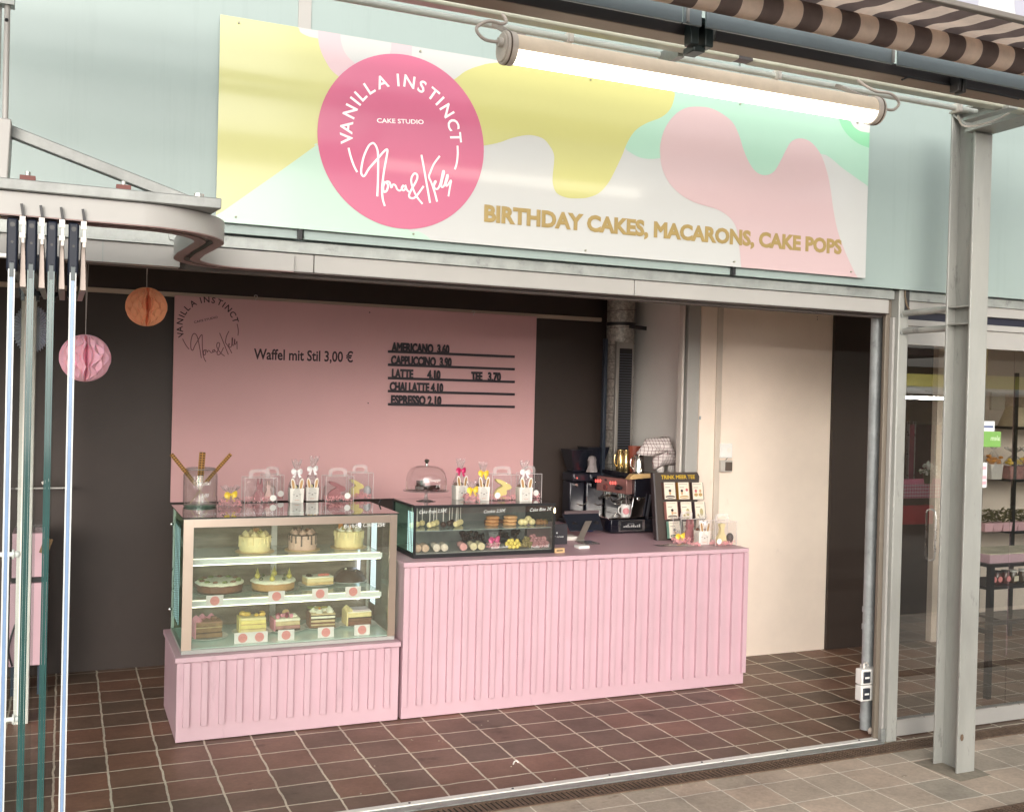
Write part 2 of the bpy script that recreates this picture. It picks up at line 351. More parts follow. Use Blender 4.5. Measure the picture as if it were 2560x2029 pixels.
grate('drain_grate', -2.5, 9.5, 4.335, 4.452, 'long rusty slotted drain grate running along the shop front')
grate('drain_grate', 3.05, 9.5, 3.445, 3.562, 'second slotted drain grate in the paving nearest the viewer, in front of the steel pillar')
rn0 = random.Random(31); m = MB()
for i in range(170):
    x = rn0.uniform(.5, 7.5); y = rn0.choice((rn0.gauss(4.33, .03), rn0.uniform(3.2, 4.3), rn0.gauss(4.49, .02), rn0.uniform(4.6, 5.6))); s = rn0.uniform(.0018, .0055); m.sph((x, y, .0015 if not 4.46 < y < 4.515 else .009), s, 6, (1, rn0.uniform(.5, 1.4), .45), .5)
o = m.build('debris', pm('pale grit', (.50, .44, .34), .9, 0, .5, 90)); o['kind'] = 'stuff'; o['label'] = 'pale grit and crumbs scattered along the drain grate'; o['category'] = 'debris'
m = MB().tube([(2.165, 4.86, .004), (2.175, 4.872, .012), (2.19, 4.878, .014), (2.2, 4.872, .005)], .004)
tag(m.build('paper_scrap', paper), 'tiny curled white paper scrap lying on the terracotta tiles', 'litter')

# ================================================================ shop building
bld = thing('shop_building', (2, 6, 0), 'market hall shop with frosted teal glass front and open brown walled unit', 'building')
B(-3, 4.256, 7.42, 7.56, 0, 4.2).build('wall', brown, bld, smooth=False)['label'] = 'dark brown rear wall'
B(4.256, 4.40, 6.372, 7.56, 0, 4.2).build('wall', greywall, bld, smooth=False)['label'] = 'off white side wall behind the coffee machine'
B(4.253, 5.455, 6.37, 6.50, 0, 4.2).build('wall', cream, bld, smooth=False)['label'] = 'cream painted wall'
B(5.455, 6.47, 6.345, 6.50, 0, 4.2).build('wall', brown, bld, smooth=False)['label'] = 'dark brown wall panel right of the cream wall'
B(6.47, 6.60, 6.29, 6.9, 0, 4.2).build('column', cream, bld, smooth=False)
B(6.60, 10.5, 6.75, 6.9, 0, 4.2).build('wall', cream, bld, smooth=False)['label'] = 'cream wall behind the shelf racks'
B(-3, 10.5, 4.62, 7.42, 2.80, 2.9).build('ceiling', pm('ceiling paint', (.84, .81, .76), .9), bld, smooth=False)
B(-3.15, 10.6, 4.36, 7.6, 4.6, 4.75).build('roof', steel, bld, smooth=False)
# pilaster edge, door frame and cable duct on the side wall
B(4.116, 4.134, 6.40, 6.46, 0, 2.79).build('pipe_duct', pm('pale pipe paint', (.66, .62, .57), .6), bld, bevel=.006)
B(4.150, 4.253, 6.38, 6.48, 0, 2.79).build('door_frame', white_alu, bld, bevel=.006)
B(4.385, 4.43, 6.352, 6.37, 0, 2.79).build('cable_duct', pm('cable duct', (.60, .52, .44), .6), bld, bevel=.003)
B(4.250, 4.265, 6.366, 6.37, 1.765, 1.79).build('bracket', steel, bld)
for p in ((1815, 225), (1815, 240)): q = at(cI(*p), 6.368); MB().sph(q, .004, 8).build('screw_hole', black, bld)
# frosted fascia
frost = pm('frosted teal glass', (.315, .392, .376), .35, 0, .06, .7, .015, 3, coat=.12, scuff=(.035, 2.5, .53, (5, 1, .22)))
seams = [-6.0, -2.3, .93, 3.162, 4.84, 7.3, 10.6]
for a, b in zip(seams[:-1], seams[1:]): B(a+.005, b-.005, 4.45, 4.462, 2.552, 4.6).build('fascia_panel', frost, bld, bevel=.002)
for s in seams[2:3]: B(s-.042, s+.013, 4.443, 4.4495, 3.30, 4.6).build('mullion', white_alu, bld)
for s in (.91, 3.14): B(s-.006, s+.012, 4.425, 4.449, 2.55, 2.615).build('glass_clip', blackmetal, bld)
B(-6, 10.6, 4.53, 4.60, 2.55, 4.6).build('fascia_backing', pm('pale backing', (.5, .6, .57), .8), bld, smooth=False)
B(.56, 4.27, 4.485, 4.535, 2.497, 2.547).build('lintel_beam', steel, bld, bevel=.002)
B(4.33, 10.5, 4.485, 4.535, 2.497, 2.547).build('lintel_beam', steel, bld, bevel=.002)
for a, b in ((.585, .99), (.994, 2.6), (2.604, 4.245)): B(a, b, 4.50, 4.55, 2.418, 2.495).build('lintel_panel', white_alu, bld, bevel=.002)
B(-3, 4.26, 4.56, 4.62, 2.40, 2.80).build('lintel_backing', pm('dark recess', (.12, .10, .09), .8), bld, smooth=False)
B(.86, 4.25, 4.50, 4.55, 2.412, 2.4175).build('track_slot', brown, bld)
# curved sliding-wall track leaving the lintel towards the street
def band(path, y0z, y1z, w0, w1):
    """sweep a rectangle (offset w0..w1 to the left of travel, z0..z1) along a plan path"""
    m = MB(); n = len(path); vs = []; fs = []
    for i, p in enumerate(path):
        a = Vector(path[max(i-1, 0)]); b = Vector(path[min(i+1, n-1)]); d = (b-a).normalized(); nn = Vector((-d.y, d.x)); p = Vector(p)
        for w_, z in ((w0, y0z), (w1, y0z), (w1, y1z), (w0, y1z)): q = p+nn*w_; vs.append((q.x, q.y, z))
    for i in range(n-1):
        for j in range(4): fs.append((i*4+j, i*4+(j+1) % 4, i*4+4+(j+1) % 4, i*4+4+j))
    fs += [(3, 2, 1, 0), ((n-1)*4, (n-1)*4+1, (n-1)*4+2, (n-1)*4+3)]
    return m.add(vs, fs)
def arc(cx, cy, r, a0, a1, n=10): return [(cx+r*math.cos(R(a0+(a1-a0)*i/n)), cy+r*math.sin(R(a0+(a1-a0)*i/n))) for i in range(n+1)]
curve = [(-2.5, 3.56), (.10, 3.56)]+arc(.30, 3.80, .24, -90, 0)[0:]+[(.54, 4.15)]
curve = [(-2.5, 3.55), (.20, 3.55)]+arc(.25, 3.80, .25, -88, -8)+[(.475, 3.95), (.45, 4.1)]+arc(.72, 4.26, .27, 190, 270)[0:]
curve = [(-2.5, 3.55), (.22, 3.55)]+arc(.22, 3.79, .24, -88, 0)+[(.45, 3.95), (.435, 4.12)]+arc(.70, 4.26, .265, 178, 90)+[(.9, 4.525)]
tr = thing('sliding_track', (0, 3.8, 2.42), 'white curved overhead track carrying the folded glass wall at left', 'door track')
band(curve, 2.416, 2.485, -.05, -.012).build('track_front', white_alu, tr, ang=50)
band(curve, 2.416, 2.485, .012, .05).build('track_back', white_alu, tr, ang=50)
band(curve, 2.430, 2.484, -.012, .012).build('slot', black, tr)
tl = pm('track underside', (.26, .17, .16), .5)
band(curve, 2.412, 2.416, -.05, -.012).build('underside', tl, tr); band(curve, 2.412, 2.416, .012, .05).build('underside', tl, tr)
B(-2.5, .43, 4.48, 4.55, 2.40, 2.485).build('rear_rail', white_alu, tr)
B(.13, .135, 4.478, 4.4805, 2.40, 2.485).build('joint', steel, tr)
B(-2.5, .43, 4.46, 4.52, 2.486, 2.56).build('rear_beam', steel, tr)
MB().cyl((.40, 4.46, 2.523), (.40, 4.445, 2.523), .022, n=6).build('bolt', steel, tr)
# steel carrier above the track
cr = thing('track_carrier', (0, 3.5, 2.5), 'grey steel carrier frame with diagonal strut above the curved track', 'steel frame')
a0 = at(cA(0, 1085), 3.5); a1 = at(cA(1365, 1200), 3.5)
m = MB(); m.hexa([(-2.5, 3.48, 2.487), (.46, 3.48, 2.487), (.40, 4.0, 2.487), (-2.5, 4.0, 2.487)], [(-2.5, 3.48, 2.521), (.46, 3.48, 2.521), (.40, 4.0, 2.521), (-2.5, 4.0, 2.521)])
m.build('deck', pm('grey zinc', (.27, .28, .27), .5, .4, .2, 10, .05, 60), cr, bevel=.003)
for px in (170, 755):
    q = at(cA(px, 1075), 3.52); B(q.x-.022, q.x+.022, 3.5, 3.54, 2.5215, 2.538).build('bolt_block', pm('red oxide block', (.16, .05, .04), .6), cr); MB().cyl((q.x, 3.52, 2.538), (q.x, 3.52, 2.552), .008, n=6).build('bolt', steel, cr)
q = at(cA(1215, 1180), 3.52); MB().cyl((q.x, 3.52, 2.521), (q.x, 3.52, 2.535), .016, n=8).build('bolt', alu, cr)
p0 = at(cA(60, 775), 3.6); p1 = at(cA(1120, 1190), 3.6)
m = MB().beam((p0.x-.03, 3.6, p0.z-.005), (p1.x+.03, 3.6, p1.z-.025), .035, .036, (0, 0, 1)); m.build('strut', pm('grey zinc', (.27, .28, .27), .5, .4, .2, 10, .05, 60), cr, bevel=.003)
q0 = at(cA(45, 1065), 3.58); q1 = at(cA(45, 750), 3.58)
m = MB().hexa([(-.27, 3.52, 2.5215), (q0.x+.004, 3.52, 2.5215), (q0.x+.004, 3.64, 2.5215), (-.27, 3.64, 2.5215)], [(-.20, 3.52, q1.z), (q1.x+.014, 3.52, q1.z), (q1.x+.014, 3.64, q1.z), (-.20, 3.64, q1.z)])
m.build('bracket', white_alu, cr, bevel=.004)
q = at(cA(40, 300), 3.6); MB().cyl((q.x, 3.6, q1.z), (q.x, 3.6, 3.3), .009, n=12).build('hanger_tube', white_alu, cr)
MB().cyl((q.x-.022, 3.615, q1.z), (q.x-.022, 3.615, 3.3), .006, n=12).build('hanger_tube', paintsteel, cr)
B(q.x-.05, q.x+.02, 3.58, 3.63, 3.075, 3.15).build('hanger_clamp', steel, cr)
MB().sph(at(cA(40, 123), 3.59), .006, 8).build('bolt', black, cr)

# ================================================================ folded glass panes
edgeb = pm('glass edge sky reflection', (.22, .33, .52), .2, 0, .1, 6, coat=.3)  # blue colour paints the sky's reflection on the pane edge
edged = pm('dark green glass edge', (.03, .085, .08), .12, 0, .15, 6, coat=.5)
arris = pm('glass arris sky reflection', (.62, .64, .62), .3, 0, .04, 4)  # white colour paints the sky's reflection on the chamfers
pglass = glass('folding pane glass', (.93, .965, .955), .3)
lab = ['first folded glass pane at far left, with white pull bars', 'second folded glass pane, with dark green edge', 'third folded glass pane, with dark green edge', 'rightmost folded glass pane, with sky reflection painted on its edge']
gx = [at(cG(118, 770), 3.5).x, at(cG(314, 770), 3.5).x, at(cG(522, 770), 3.5).x, at(cG(744, 770), 3.5).x]
for i, X in enumerate(gx):
    p = thing('folding_door', (X, 4, .02), lab[i], 'glass door', 'folded glass wall panes'); zt = 2.27; hw = .0075
    B(X-hw+.001, X+hw-.001, 3.506, 4.50, .02, zt).build('pane', pglass, p, smooth=False)
    br_ = i in (0, 3)
    B(X-hw*.62, X+hw*.62, 3.498, 3.506, .02, zt).build('edge', edgeb if br_ else edged, p)
    for s in (-1, 1): B(X+s*hw-.0022, X+s*hw+.0022, 3.4985, 3.507, .02, zt).build('arris', arris if br_ else edged, p)
    for Y, s in ((3.51, 1), (4.44, -1)):
        c_ = MB().box(X-.0155, X+.0155, Y-.012, Y+.05, 2.245, 2.405).build('clamp', navy, p, bevel=.006)
        
        for z_, r_ in ((2.385, .0075), (2.332, .004)): MB().cyl((X, Y-.0125, z_), (X, Y-.006, z_), r_, n=10).build('screw', black, c_)
        B(X-.006, X+.006, Y-.0135, Y+.03, 2.225, 2.268).build('clamp_tip', pm('clamp tip', (.05, .07, .075), .3), c_)
    m = MB().box(X-.005, X+.012, 3.56, 4.44, 2.262, 2.285); m.build('top_profile', pm('dull profile', (.16, .14, .125), .4, .4), p)
    s_ = MB(); s_.box(X+.026, X+.034, 3.488, 3.497, 2.33, 2.41); s_.box(X+.020, X+.036, 3.484, 3.494, 2.345, 2.36); s_.box(X+.020, X+.036, 3.484, 3.494, 2.385, 2.41); s_.build('hook', paper, p)
    s_ = MB().beam((X+.03, 3.49, 2.41), (X+.024, 3.488, 2.448), .008, .008, (0, 1, 0)); s_.build('hook_tip', black, p)
    s_ = MB(); s_.hexa([(X+.02, 3.55, 2.2), (X+.04, 3.55, 2.2), (X+.04, 4.4, 2.23), (X+.02, 4.4, 2.23)], [(X+.022, 3.55, 2.36), (X+.034, 3.55, 2.36), (X+.034, 4.4, 2.26), (X+.022, 4.4, 2.26)]); s_.build('guide_arm', pm('guide arm', (.30, .25, .22), .35, .5), p, bevel=.002)
    if i == 0:
        for y in (1385, 1797, 640):
            q = at((30, y), 3.62); m = MB().cyl((q.x-.6, 3.62, q.z), (q.x+.006, 3.62, q.z), .0075, n=12); m.sph((q.x+.014, 3.62, q.z), .011, 12)
            m.cyl((q.x+.0, 3.62, q.z), (q.x+.006, 3.62, q.z), .016, n=12); m.build('pull_bar', pm('white plastic', (.8, .8, .77), .35), p)
q = gr((52, 1804)); o = B(-.225, -.148, 6.36, 6.44, 0, 2.80).build('white_post', pm('post paint', (.90, .88, .82), .6, 0, .05, 5), bevel=.004)
tag(o, 'white square post standing on the tiles behind the folded glass panes', 'post')
o = thing('white_door', (-.5, 4.7, 0), 'white framed door leaf at the left edge, beyond the glass panes', 'door')
B(-.62, -.325, 4.66, 4.72, .02, 2.36).build('door_leaf', pm('door white', (.86, .86, .84), .3), o, bevel=.004)
B(-.325, -.30, 4.64, 4.74, .0, 2.38).build('frame', white_alu, o, bevel=.003)

# ================================================================ opening frame, downpipe, pillar
fp = thing('frame_post', (4.32, 4.53, 0), 'weathered grey steel post framing the right side of the opening', 'post')
B(4.318, 4.36, 4.60, 4.625, 0, 2.5).build('inner_jamb', pm('jamb', (.17, .14, .11), .5, .2, .15, 6, stretch=(4, 4, .3)), fp, bevel=.003)
B(4.256, 4.298, 4.532, 4.556, 0, 2.5).build('channel', pm('channel', (.205, .175, .14), .55, .2, .12, 8, stretch=(4, 4, .3)), fp, bevel=.004)
B(4.283, 4.299, 4.503, 4.531, 0, 2.40).build('strip', white_alu, fp, bevel=.003)
B(4.300, 4.372, 4.478, 4.545, 0, 2.585).build('upright', paintsteel, fp, bevel=.006)
B(4.338, 4.371, 4.4755, 4.4785, 2.42, 2.59).build('slot', black, fp)
B(4.272, 4.298, 4.490, 4.502, .0, .075).build('foot_plate', steel, fp, bevel=.002)
m = MB().tube([(4.335, 4.475, 2.59), (4.33, 4.468, 2.52), (4.338, 4.462, 2.47), (4.355, 4.45, 2.43)], .005); m.build('cable', pm('brown cable', (.14, .1, .06), .6), fp)
zincp = pm('grey zinc pipe', (.36, .385, .39), .5, .2, .22, 9, .08, 50, scuff=(.3, 7, .56, (1, 1, .5)))
dp = thing('downpipe', (4.316, 4.665, 0), 'galvanised round downpipe inside the right end of the opening', 'pipe')
m = MB().tube([(4.316, 4.665, .02), (4.316, 4.665, 2.75)], .034, 20); m.build('pipe', zincp, dp)
for z in (.60, .70): m = MB().cyl((4.316, 4.665, z), (4.316, 4.665, z+.03), .0385, n=20); m.build('collar', zincp, dp)
MB().cyl((4.316, 4.665, .08), (4.316, 4.665, .10), .038, n=20).build('collar', zincp, dp)
MB().sph((4.32, 4.628, .02), .02, 10, lump=.3).build('mortar_lump', cream, dp)
so = thing('socket_box', (4.215, 4.66, .42), 'white double power socket box strapped to the downpipe', 'power socket')
wp = pm('white socket plastic', (.80, .79, .76), .4)
q0 = at(c8(551, 858), 4.645); q1 = at(c8(648, 1035), 4.645)
B(q1.x-.052, q1.x+.002, 4.635, 4.685, q1.z, q0.z).build('back_plate', pm('socket back', (.62, .6, .56), .5), so, bevel=.004)
dz = (q0.z-q1.z)/2
for k in (0, 1):
    z0 = q1.z+k*dz+.002; z1 = z0+dz-.004
    b = B(q0.x, q1.x-.004, 4.58, 4.634, z0, z1).build('housing', wp, so, bevel=.006)
    xc = q0.x+.034; l = B(q0.x+.010, xc+.024, 4.571, 4.581, z0+.012, z1-.012).build('flap', pm('dark flap', (.03, .035, .045), .35), so, bevel=.004)
    B(q0.x+.016, xc+.014, 4.568, 4.572, (z0+z1)/2-.006, (z0+z1)/2+.005).build('grip', wp, so, bevel=.002)
m = MB().tube([(q0.x+.04, 4.61, q0.z-.004), (q0.x+.045, 4.615, q0.z+.02), (q0.x+.075, 4.63, q0.z+.025), (q0.x+.10, 4.64, q0.z+.005)], .005); m.build('cable', paper, so)
pl = thing('steel_pillar', (4.33, 4.05, 0), 'tall grey steel I-beam pillar standing on the paving', 'pillar')
B(4.285, 4.408, 3.966, 3.978, 0, 3.32).build('flange', paintsteel, pl, bevel=.003)
B(4.285, 4.408, 4.118, 4.130, 0, 3.45).build('flange', paintsteel, pl, bevel=.003)
B(4.343, 4.352, 3.978, 4.118, 0, 3.45).build('web', paintsteel, pl)
for z in (2.425, 2.335): B(4.288, 4.343, 3.978, 4.118, z, z+.008).build('stiffener', paintsteel, pl)
m = MB().hexa([(4.22, 3.88, .001), (4.45, 3.90, .001), (4.46, 4.2, .001), (4.2, 4.18, .001)], [(4.23, 3.89, .004), (4.44, 3.91, .004), (4.45, 4.19, .004), (4.21, 4.17, .004)]); m.build('mortar_base', pm('mortar', (.26, .23, .18), .9, 0, .2, 20, .2, 60), pl)
B(4.268, 4.425, 2.2, 4.02, 3.33, 3.342).build('arm_flange', paintsteel, pl); B(4.268, 4.425, 2.2, 4.13, 3.45, 3.462).build('arm_flange', paintsteel, pl); B(4.34, 4.352, 2.2, 4.13, 3.342, 3.45).build('arm_web', paintsteel, pl)
m = MB().hexa([(4.285, 3.966, 3.32), (4.408, 3.966, 3.32), (4.408, 3.978, 3.32), (4.285, 3.978, 3.32)], [(4.285, 4.118, 3.45), (4.408, 4.118, 3.45), (4.408, 4.13, 3.45), (4.285, 4.13, 3.45)]); m.build('knee_plate', paintsteel, pl)
for z0, z1 in ((2.422, 2.424), (2.322, 2.322)):
    m = MB().tube([(4.335, 4.48, z0), (4.335, 4.13, z1)], .0175, 14); m.build('brace_tube', paintsteel, pl)
    MB().cyl((4.322, 4.47, z0-.01), (4.322, 4.487, z0-.01), .014, n=6).build('nut', steel, pl)
MB().sph((4.31, 3.962, .19), .012, 8, (1, .2, 1.6)).build('rust_mark', rust, pl)
# ================================================================ printed shop sign
SY = 4.420
sl, sr, sb, st = .562, 4.005, 2.594, 3.449
A_ = at(c1(1310, 82), SY); B_ = at(c1(1303, 1325), SY); D_ = at(c3(1265, 1563), SY)
sl = (A_.x+B_.x)/2; sr = D_.x; sb = (B_.z+D_.z)/2; st = A_.z-.003
def vin(name, c): return pm(name, c, .17, 0, .012, 2, 0, 1, coat=.55)
sg = thing('shop_sign', ((sl+sr)/2, SY, sb), 'long printed shop sign with pink round logo and pastel blobs above the opening', 'sign')
B(sl, sr, SY, SY+.006, sb, st).build('board', vin('sign white', (.54, .55, .54)), sg, smooth=False)
lay = [0]
def patch(name, pts, c, sm=True):
    lay[0] += 1; y = SY-.00025*lay[0]
    q = [at(p, SY) for p in pts]; q = [(a.x, a.z) for a in q]
    if sm: q = smoothc(q, 5)
    q = [(min(max(x, sl), sr), min(max(z, sb), st)) for x, z in q]
    r = []
    for p in q:
        if not r or (abs(p[0]-r[-1][0])+abs(p[1]-r[-1][1])) > 1e-4: r.append(p)
    MB().flat(r, y).build(name, vin(name.replace('_', ' ')+' %d' % lay[0], c), sg, smooth=False)
patch('yellow_patch', [c1(1250, 40), c1(1500, 60), c1(1760, 150), c1(1800, 195), c1(1850, 220), c1(1905, 232), c2(300, 230), c2(420, 480), c2(420, 640), c2(195, 785), c1(1895, 870), c1(1700, 1010), c1(1500, 1150), c1(1340, 1262), c1(1250, 1320), c1(1240, 700)], (.56, .56, .25))
patch('mint_patch', [c1(1250, 1322), c1(1340, 1262), c1(1500, 1150), c1(1700, 1010), c1(1895, 870), c2(195, 785), c2(420, 800), c2(620, 1100), c2(690, 1238), c2(745, 1248), c2(790, 1272), c2(818, 1300), c2(830, 1340), c2(400, 1330), c2(0, 1290), c1(1250, 1400)], (.46, .63, .53))
patch('pale_pink_ring', [c2(205, 120), c2(205, 170), c2(210, 240), c2(240, 320), c2(305, 405), c2(460, 480), c2(620, 430), c2(700, 330), c2(712, 250), c2(712, 190), c2(600, 180), c2(600, 232), c2(592, 290), c2(560, 335), c2(460, 375), c2(395, 335), c2(350, 285), c2(330, 230), c2(325, 182), c2(322, 130)], (.62, .46, .49))
ry = [c2(2125, 500), c2(2124, 530), c2(2108, 580), c2(2080, 615), c2(2040, 640), c2(1975, 665), c2(1920, 700), c2(1885, 745), c2(1860, 795)]
patch('mint_patch', [c2(2095, 400)]+ry+[c2(1890, 825), c2(1940, 850), c2(2000, 858), c2(2060, 852), c3(300, 870), c3(600, 1010), c3(850, 950), c3(1015, 865), c3(1150, 955), c3(1290, 1050), c3(1360, 1060), c3(1360, 500), c3(800, 330)], (.38, .60, .48))
patch('yellow_patch', [c2(900, 450), c2(1000, 385), c2(1080, 355), c2(1160, 340), c2(1400, 330), c2(1800, 380), c2(2095, 440)]+ry+[c2(1845, 835), c2(1810, 910), c2(1770, 985), c2(1720, 1040), c2(1660, 1065), c2(1600, 1070), c2(1540, 1065), c2(1490, 1040), c2(1470, 990), c2(1470, 940), c2(1477, 870), c2(1475, 830), c2(1455, 790), c2(1420, 750), c2(1370, 732), c2(1320, 730), c2(1250, 745), c2(1170, 772), c2(1050, 790), c2(800, 800), c2(700, 500)], (.54, .53, .205))
patch('pink_patch', [c3(*p) for p in ((310, 600), (250, 610), (190, 650), (140, 720), (115, 800), (112, 870), (125, 950), (165, 1030), (230, 1095), (300, 1135), (370, 1158), (440, 1180), (500, 1220), (535, 1270), (550, 1330), (560, 1420), (568, 1510), (572, 1580), (900, 1640), (1260, 1640), (1222, 1562), (1190, 1500), (1150, 1410), (1110, 1300), (1085, 1180), (1070, 1070), (1050, 970), (1015, 870), (960, 800), (900, 778), (850, 795), (820, 840), (790, 900), (750, 965), (700, 985), (650, 965), (610, 910), (580, 840), (555, 760), (520, 690), (460, 640), (390, 607))], (.58, .43, .44))
patch('green_ring', [c3(*p) for p in ((1115, 600), (1120, 680), (1150, 740), (1200, 790), (1260, 822), (1330, 826), (1400, 700), (1300, 560))], (.25, .58, .35))
patch('white_spot', [c3(*p) for p in ((1170, 640), (1185, 690), (1210, 722), (1255, 742), (1330, 738), (1380, 650), (1290, 580))], (.60, .61, .60))
a = at(cZ(45, 790), SY); b = at(cZ(1597, 960), SY); t_ = at(cZ(760, 52), SY); u_ = at(cZ(890, 1682), SY)
dc = Vector(((a.x+b.x)/2, SY, (t_.z+u_.z)/2)); dr = ((b.x-a.x)/2+(t_.z-u_.z)/2)/2
pk = pm('sign rose pink', (.555, .135, .24), .17, 0, .012, 2, coat=.55)
MB().poly([(dc.x+dr*math.cos(R(i*4)), SY-.0026, dc.z+dr*math.sin(R(i*4))) for i in range(90)]).build('logo_disc', pk, sg, smooth=False)
# logo linework, stored once in units of the lettering circle
LC = at(cZ(838, 838), SY); LR = (at(cZ(1350, 838), SY).x-at(cZ(326, 838), SY).x)/2
def ln(p): q = at(cZ(*p), SY); return ((q.x-LC.x)/LR, (q.z-LC.z)/LR)
ARC = [('V', (325, 840)), ('A', (335, 740)), ('N', (370, 600)), ('I', (420, 510)), ('L', (475, 460)), ('L', (553, 402)), ('A', (660, 350)), ('I', (800, 325)), ('N', (900, 340)), ('S', (1012, 385)), ('T', (1122, 435)), ('I', (1177, 505)), ('N', (1245, 590)), ('C', (1310, 715)), ('T', (1345, 832))]
SIG = [[(605,1380),(612,1200),(612,1000),(600,930),(575,890),(550,890),(520,920),(480,1010),(460,1100),(455,1160),(470,1190),(490,1185),(530,1120),(600,1040),(660,970),(690,945),(700,955),(690,1020),(665,1160),(650,1300),(655,1400),(675,1470)],
 [(680,1240),(660,1290),(665,1335),(690,1330),(705,1280),(690,1245),(720,1250),(735,1300),(750,1270),(775,1280),(790,1315),(820,1325),(850,1275),(830,1300),(845,1325),(865,1310),(865,1275),(880,1320),(910,1345)],
 [(1025,1450),(970,1380),(930,1290),(920,1220),(945,1170),(975,1180),(970,1230),(920,1320),(900,1370),(915,1395),(960,1385),(1035,1285)],
 [(1015,995),(1040,1130),(1070,1300),(1095,1440)],[(1185,1005),(1130,1080),(1100,1150),(1085,1200),(1110,1260),(1140,1350),(1160,1430)],
 [(1130,1280),(1150,1240),(1135,1250),(1135,1300),(1165,1310),(1190,1260),(1215,1150),(1225,1160),(1205,1240),(1200,1290),(1225,1280),(1255,1180),(1258,1210),(1240,1270),(1255,1280),(1290,1230),(1280,1290),(1265,1380)],
 [(338,930),(355,1000),(385,1090),(418,1155)],[(1350,910),(1352,990),(1343,1070),(1325,1130)]]
SIG = [[ln(p) for p in s] for s in SIG]
ARC = [(ch, math.atan2(ln(p)[1], ln(p)[0])) for ch, p in ARC]
CS = ln((822, 684))
def logo(ctr, rad, rot, y, parent, mat, lw, bold, names, matsig=None):
    ca, sa = math.cos(rot), math.sin(rot)
    def P(u, v_): return Vector((ctr[0]+rad*(u*ca-v_*sa), y, ctr[1]+rad*(u*sa+v_*ca)))
    m = MB(); hh = .212*rad
    for ch, an in ARC:
        a = an+rot; U = Vector((math.sin(a), 0, -math.cos(a))); V = Vector((math.cos(a), 0, math.sin(a)))
        o = Vector((ctr[0], y, ctr[1]))+V*(rad-hh/2); text(m, ch, o, U, V, hh, align='C', bold=bold)
    m.build(names[0], mat, parent, smooth=False)
    m = MB(); a = R(5.5)+rot; U = Vector((math.cos(a), 0, math.sin(a))); V = Vector((-math.sin(a), 0, math.cos(a)))
    text(m, 'CAKE STUDIO', P(CS[0], CS[1]-.035), U, V, .075*rad, width=.85*rad, align='C', bold=bold); m.build(names[1], mat, parent, smooth=False)
    m = MB()
    for s in SIG:
        q = smoothc(s, 4, False); m.tube([P(*p) for p in q], lw, 6)
    m.v = [Vector((p.x, y+(p.y-y)*.15, p.z)) for p in m.v]
    m.build(names[2], matsig or mat, parent)
wv = pm('white lettering vinyl', (.86, .86, .84), .3)
logo((LC.x, LC.z), LR, 0, SY-.0030, sg, wv, .0046, .018, ('arc_lettering', 'small_lettering', 'signature'))
gold = pm('gold lettering vinyl', (.36, .26, .095), .3)
g0 = at(c2(1098, 1190), SY); g1 = at(c3(1130, 1425), SY)
m = MB(); text(m, 'BIRTHDAY CAKES, MACARONS, CAKE POPS', (g0.x, SY-.0031, g0.z), (1, 0, (g1.z-g0.z)/(g1.x-g0.x)), (0, 0, 1), .0715, width=g1.x-g0.x, bold=.05)
m.build('gold_lettering', gold, sg, smooth=False)
for p in (c1(1430, 138), c1(1412, 1300), c2(755, 278), c2(718, 1262), c2(1672, 432), c2(1645, 1350), c3(560, 586), c3(527, 1470), c3(1182, 1526), c3(1218, 692)):
    q = at(p, SY); MB().cyl((q.x, SY-.009, q.z), (q.x, SY+.001, q.z), .0042, n=10).build('screw', pm('sign screw', (.3, .3, .22), .4, .3), sg)

ns = thing('neighbour_sign', (6.5, SY, 3.9), 'white printed sign with lavender shapes above the awning at top right', 'sign')
B(4.70, 9.0, SY, SY+.006, 3.75, 4.55).build('board', vin('neighbour sign white', (.60, .61, .62)), ns, smooth=False)
for k, (px, py, r) in enumerate(((1480, -40, .17), (2230, 60, .17), (3000, -100, .4))):
    q = at(cP(px, py), SY); MB().flat([(q.x+r*math.cos(i*.2618)*.8, q.z+r*math.sin(i*.2618)) for i in range(24)], SY-.0004*(k+1)).build('lavender_patch', vin('lavender', (.42, .42, .50)), ns, smooth=False)
# ================================================================ fluorescent lamp and canopy steelwork
lp = thing('tube_lamp', (2.28, 3.45, 3.16), 'lit fluorescent batten lamp hanging in front of the shop sign', 'lamp')
LY, LZ, LRD = 3.45, 3.153, .054
def half(x0, x1, r, a0, a1, n=12):
    m = MB(); vs = []; fs = []
    for i in range(n+1):
        a = R(a0+(a1-a0)*i/n); vs += [(x0, LY+r*math.cos(a), LZ+r*math.sin(a)), (x1, LY+r*math.cos(a), LZ+r*math.sin(a))]
    for i in range(n): fs.append((2*i, 2*i+1, 2*i+3, 2*i+2))
    return m.add(vs, fs)
half(1.452, 3.132, LRD, -10, 196, 18).build('housing', pm('lamp housing', (.74, .62, .48), .35, 0, .08, 12, emit=(1, .8, .55), es=.05), lp)
half(1.452, 3.132, LRD-.001, 196, 350, 18).build('diffuser', emat('lamp light', (1, .92, .76), 3.4), lp)
cap_ = pm('aged lamp cap', (.56, .50, .44), .45, 0, .12, 25)
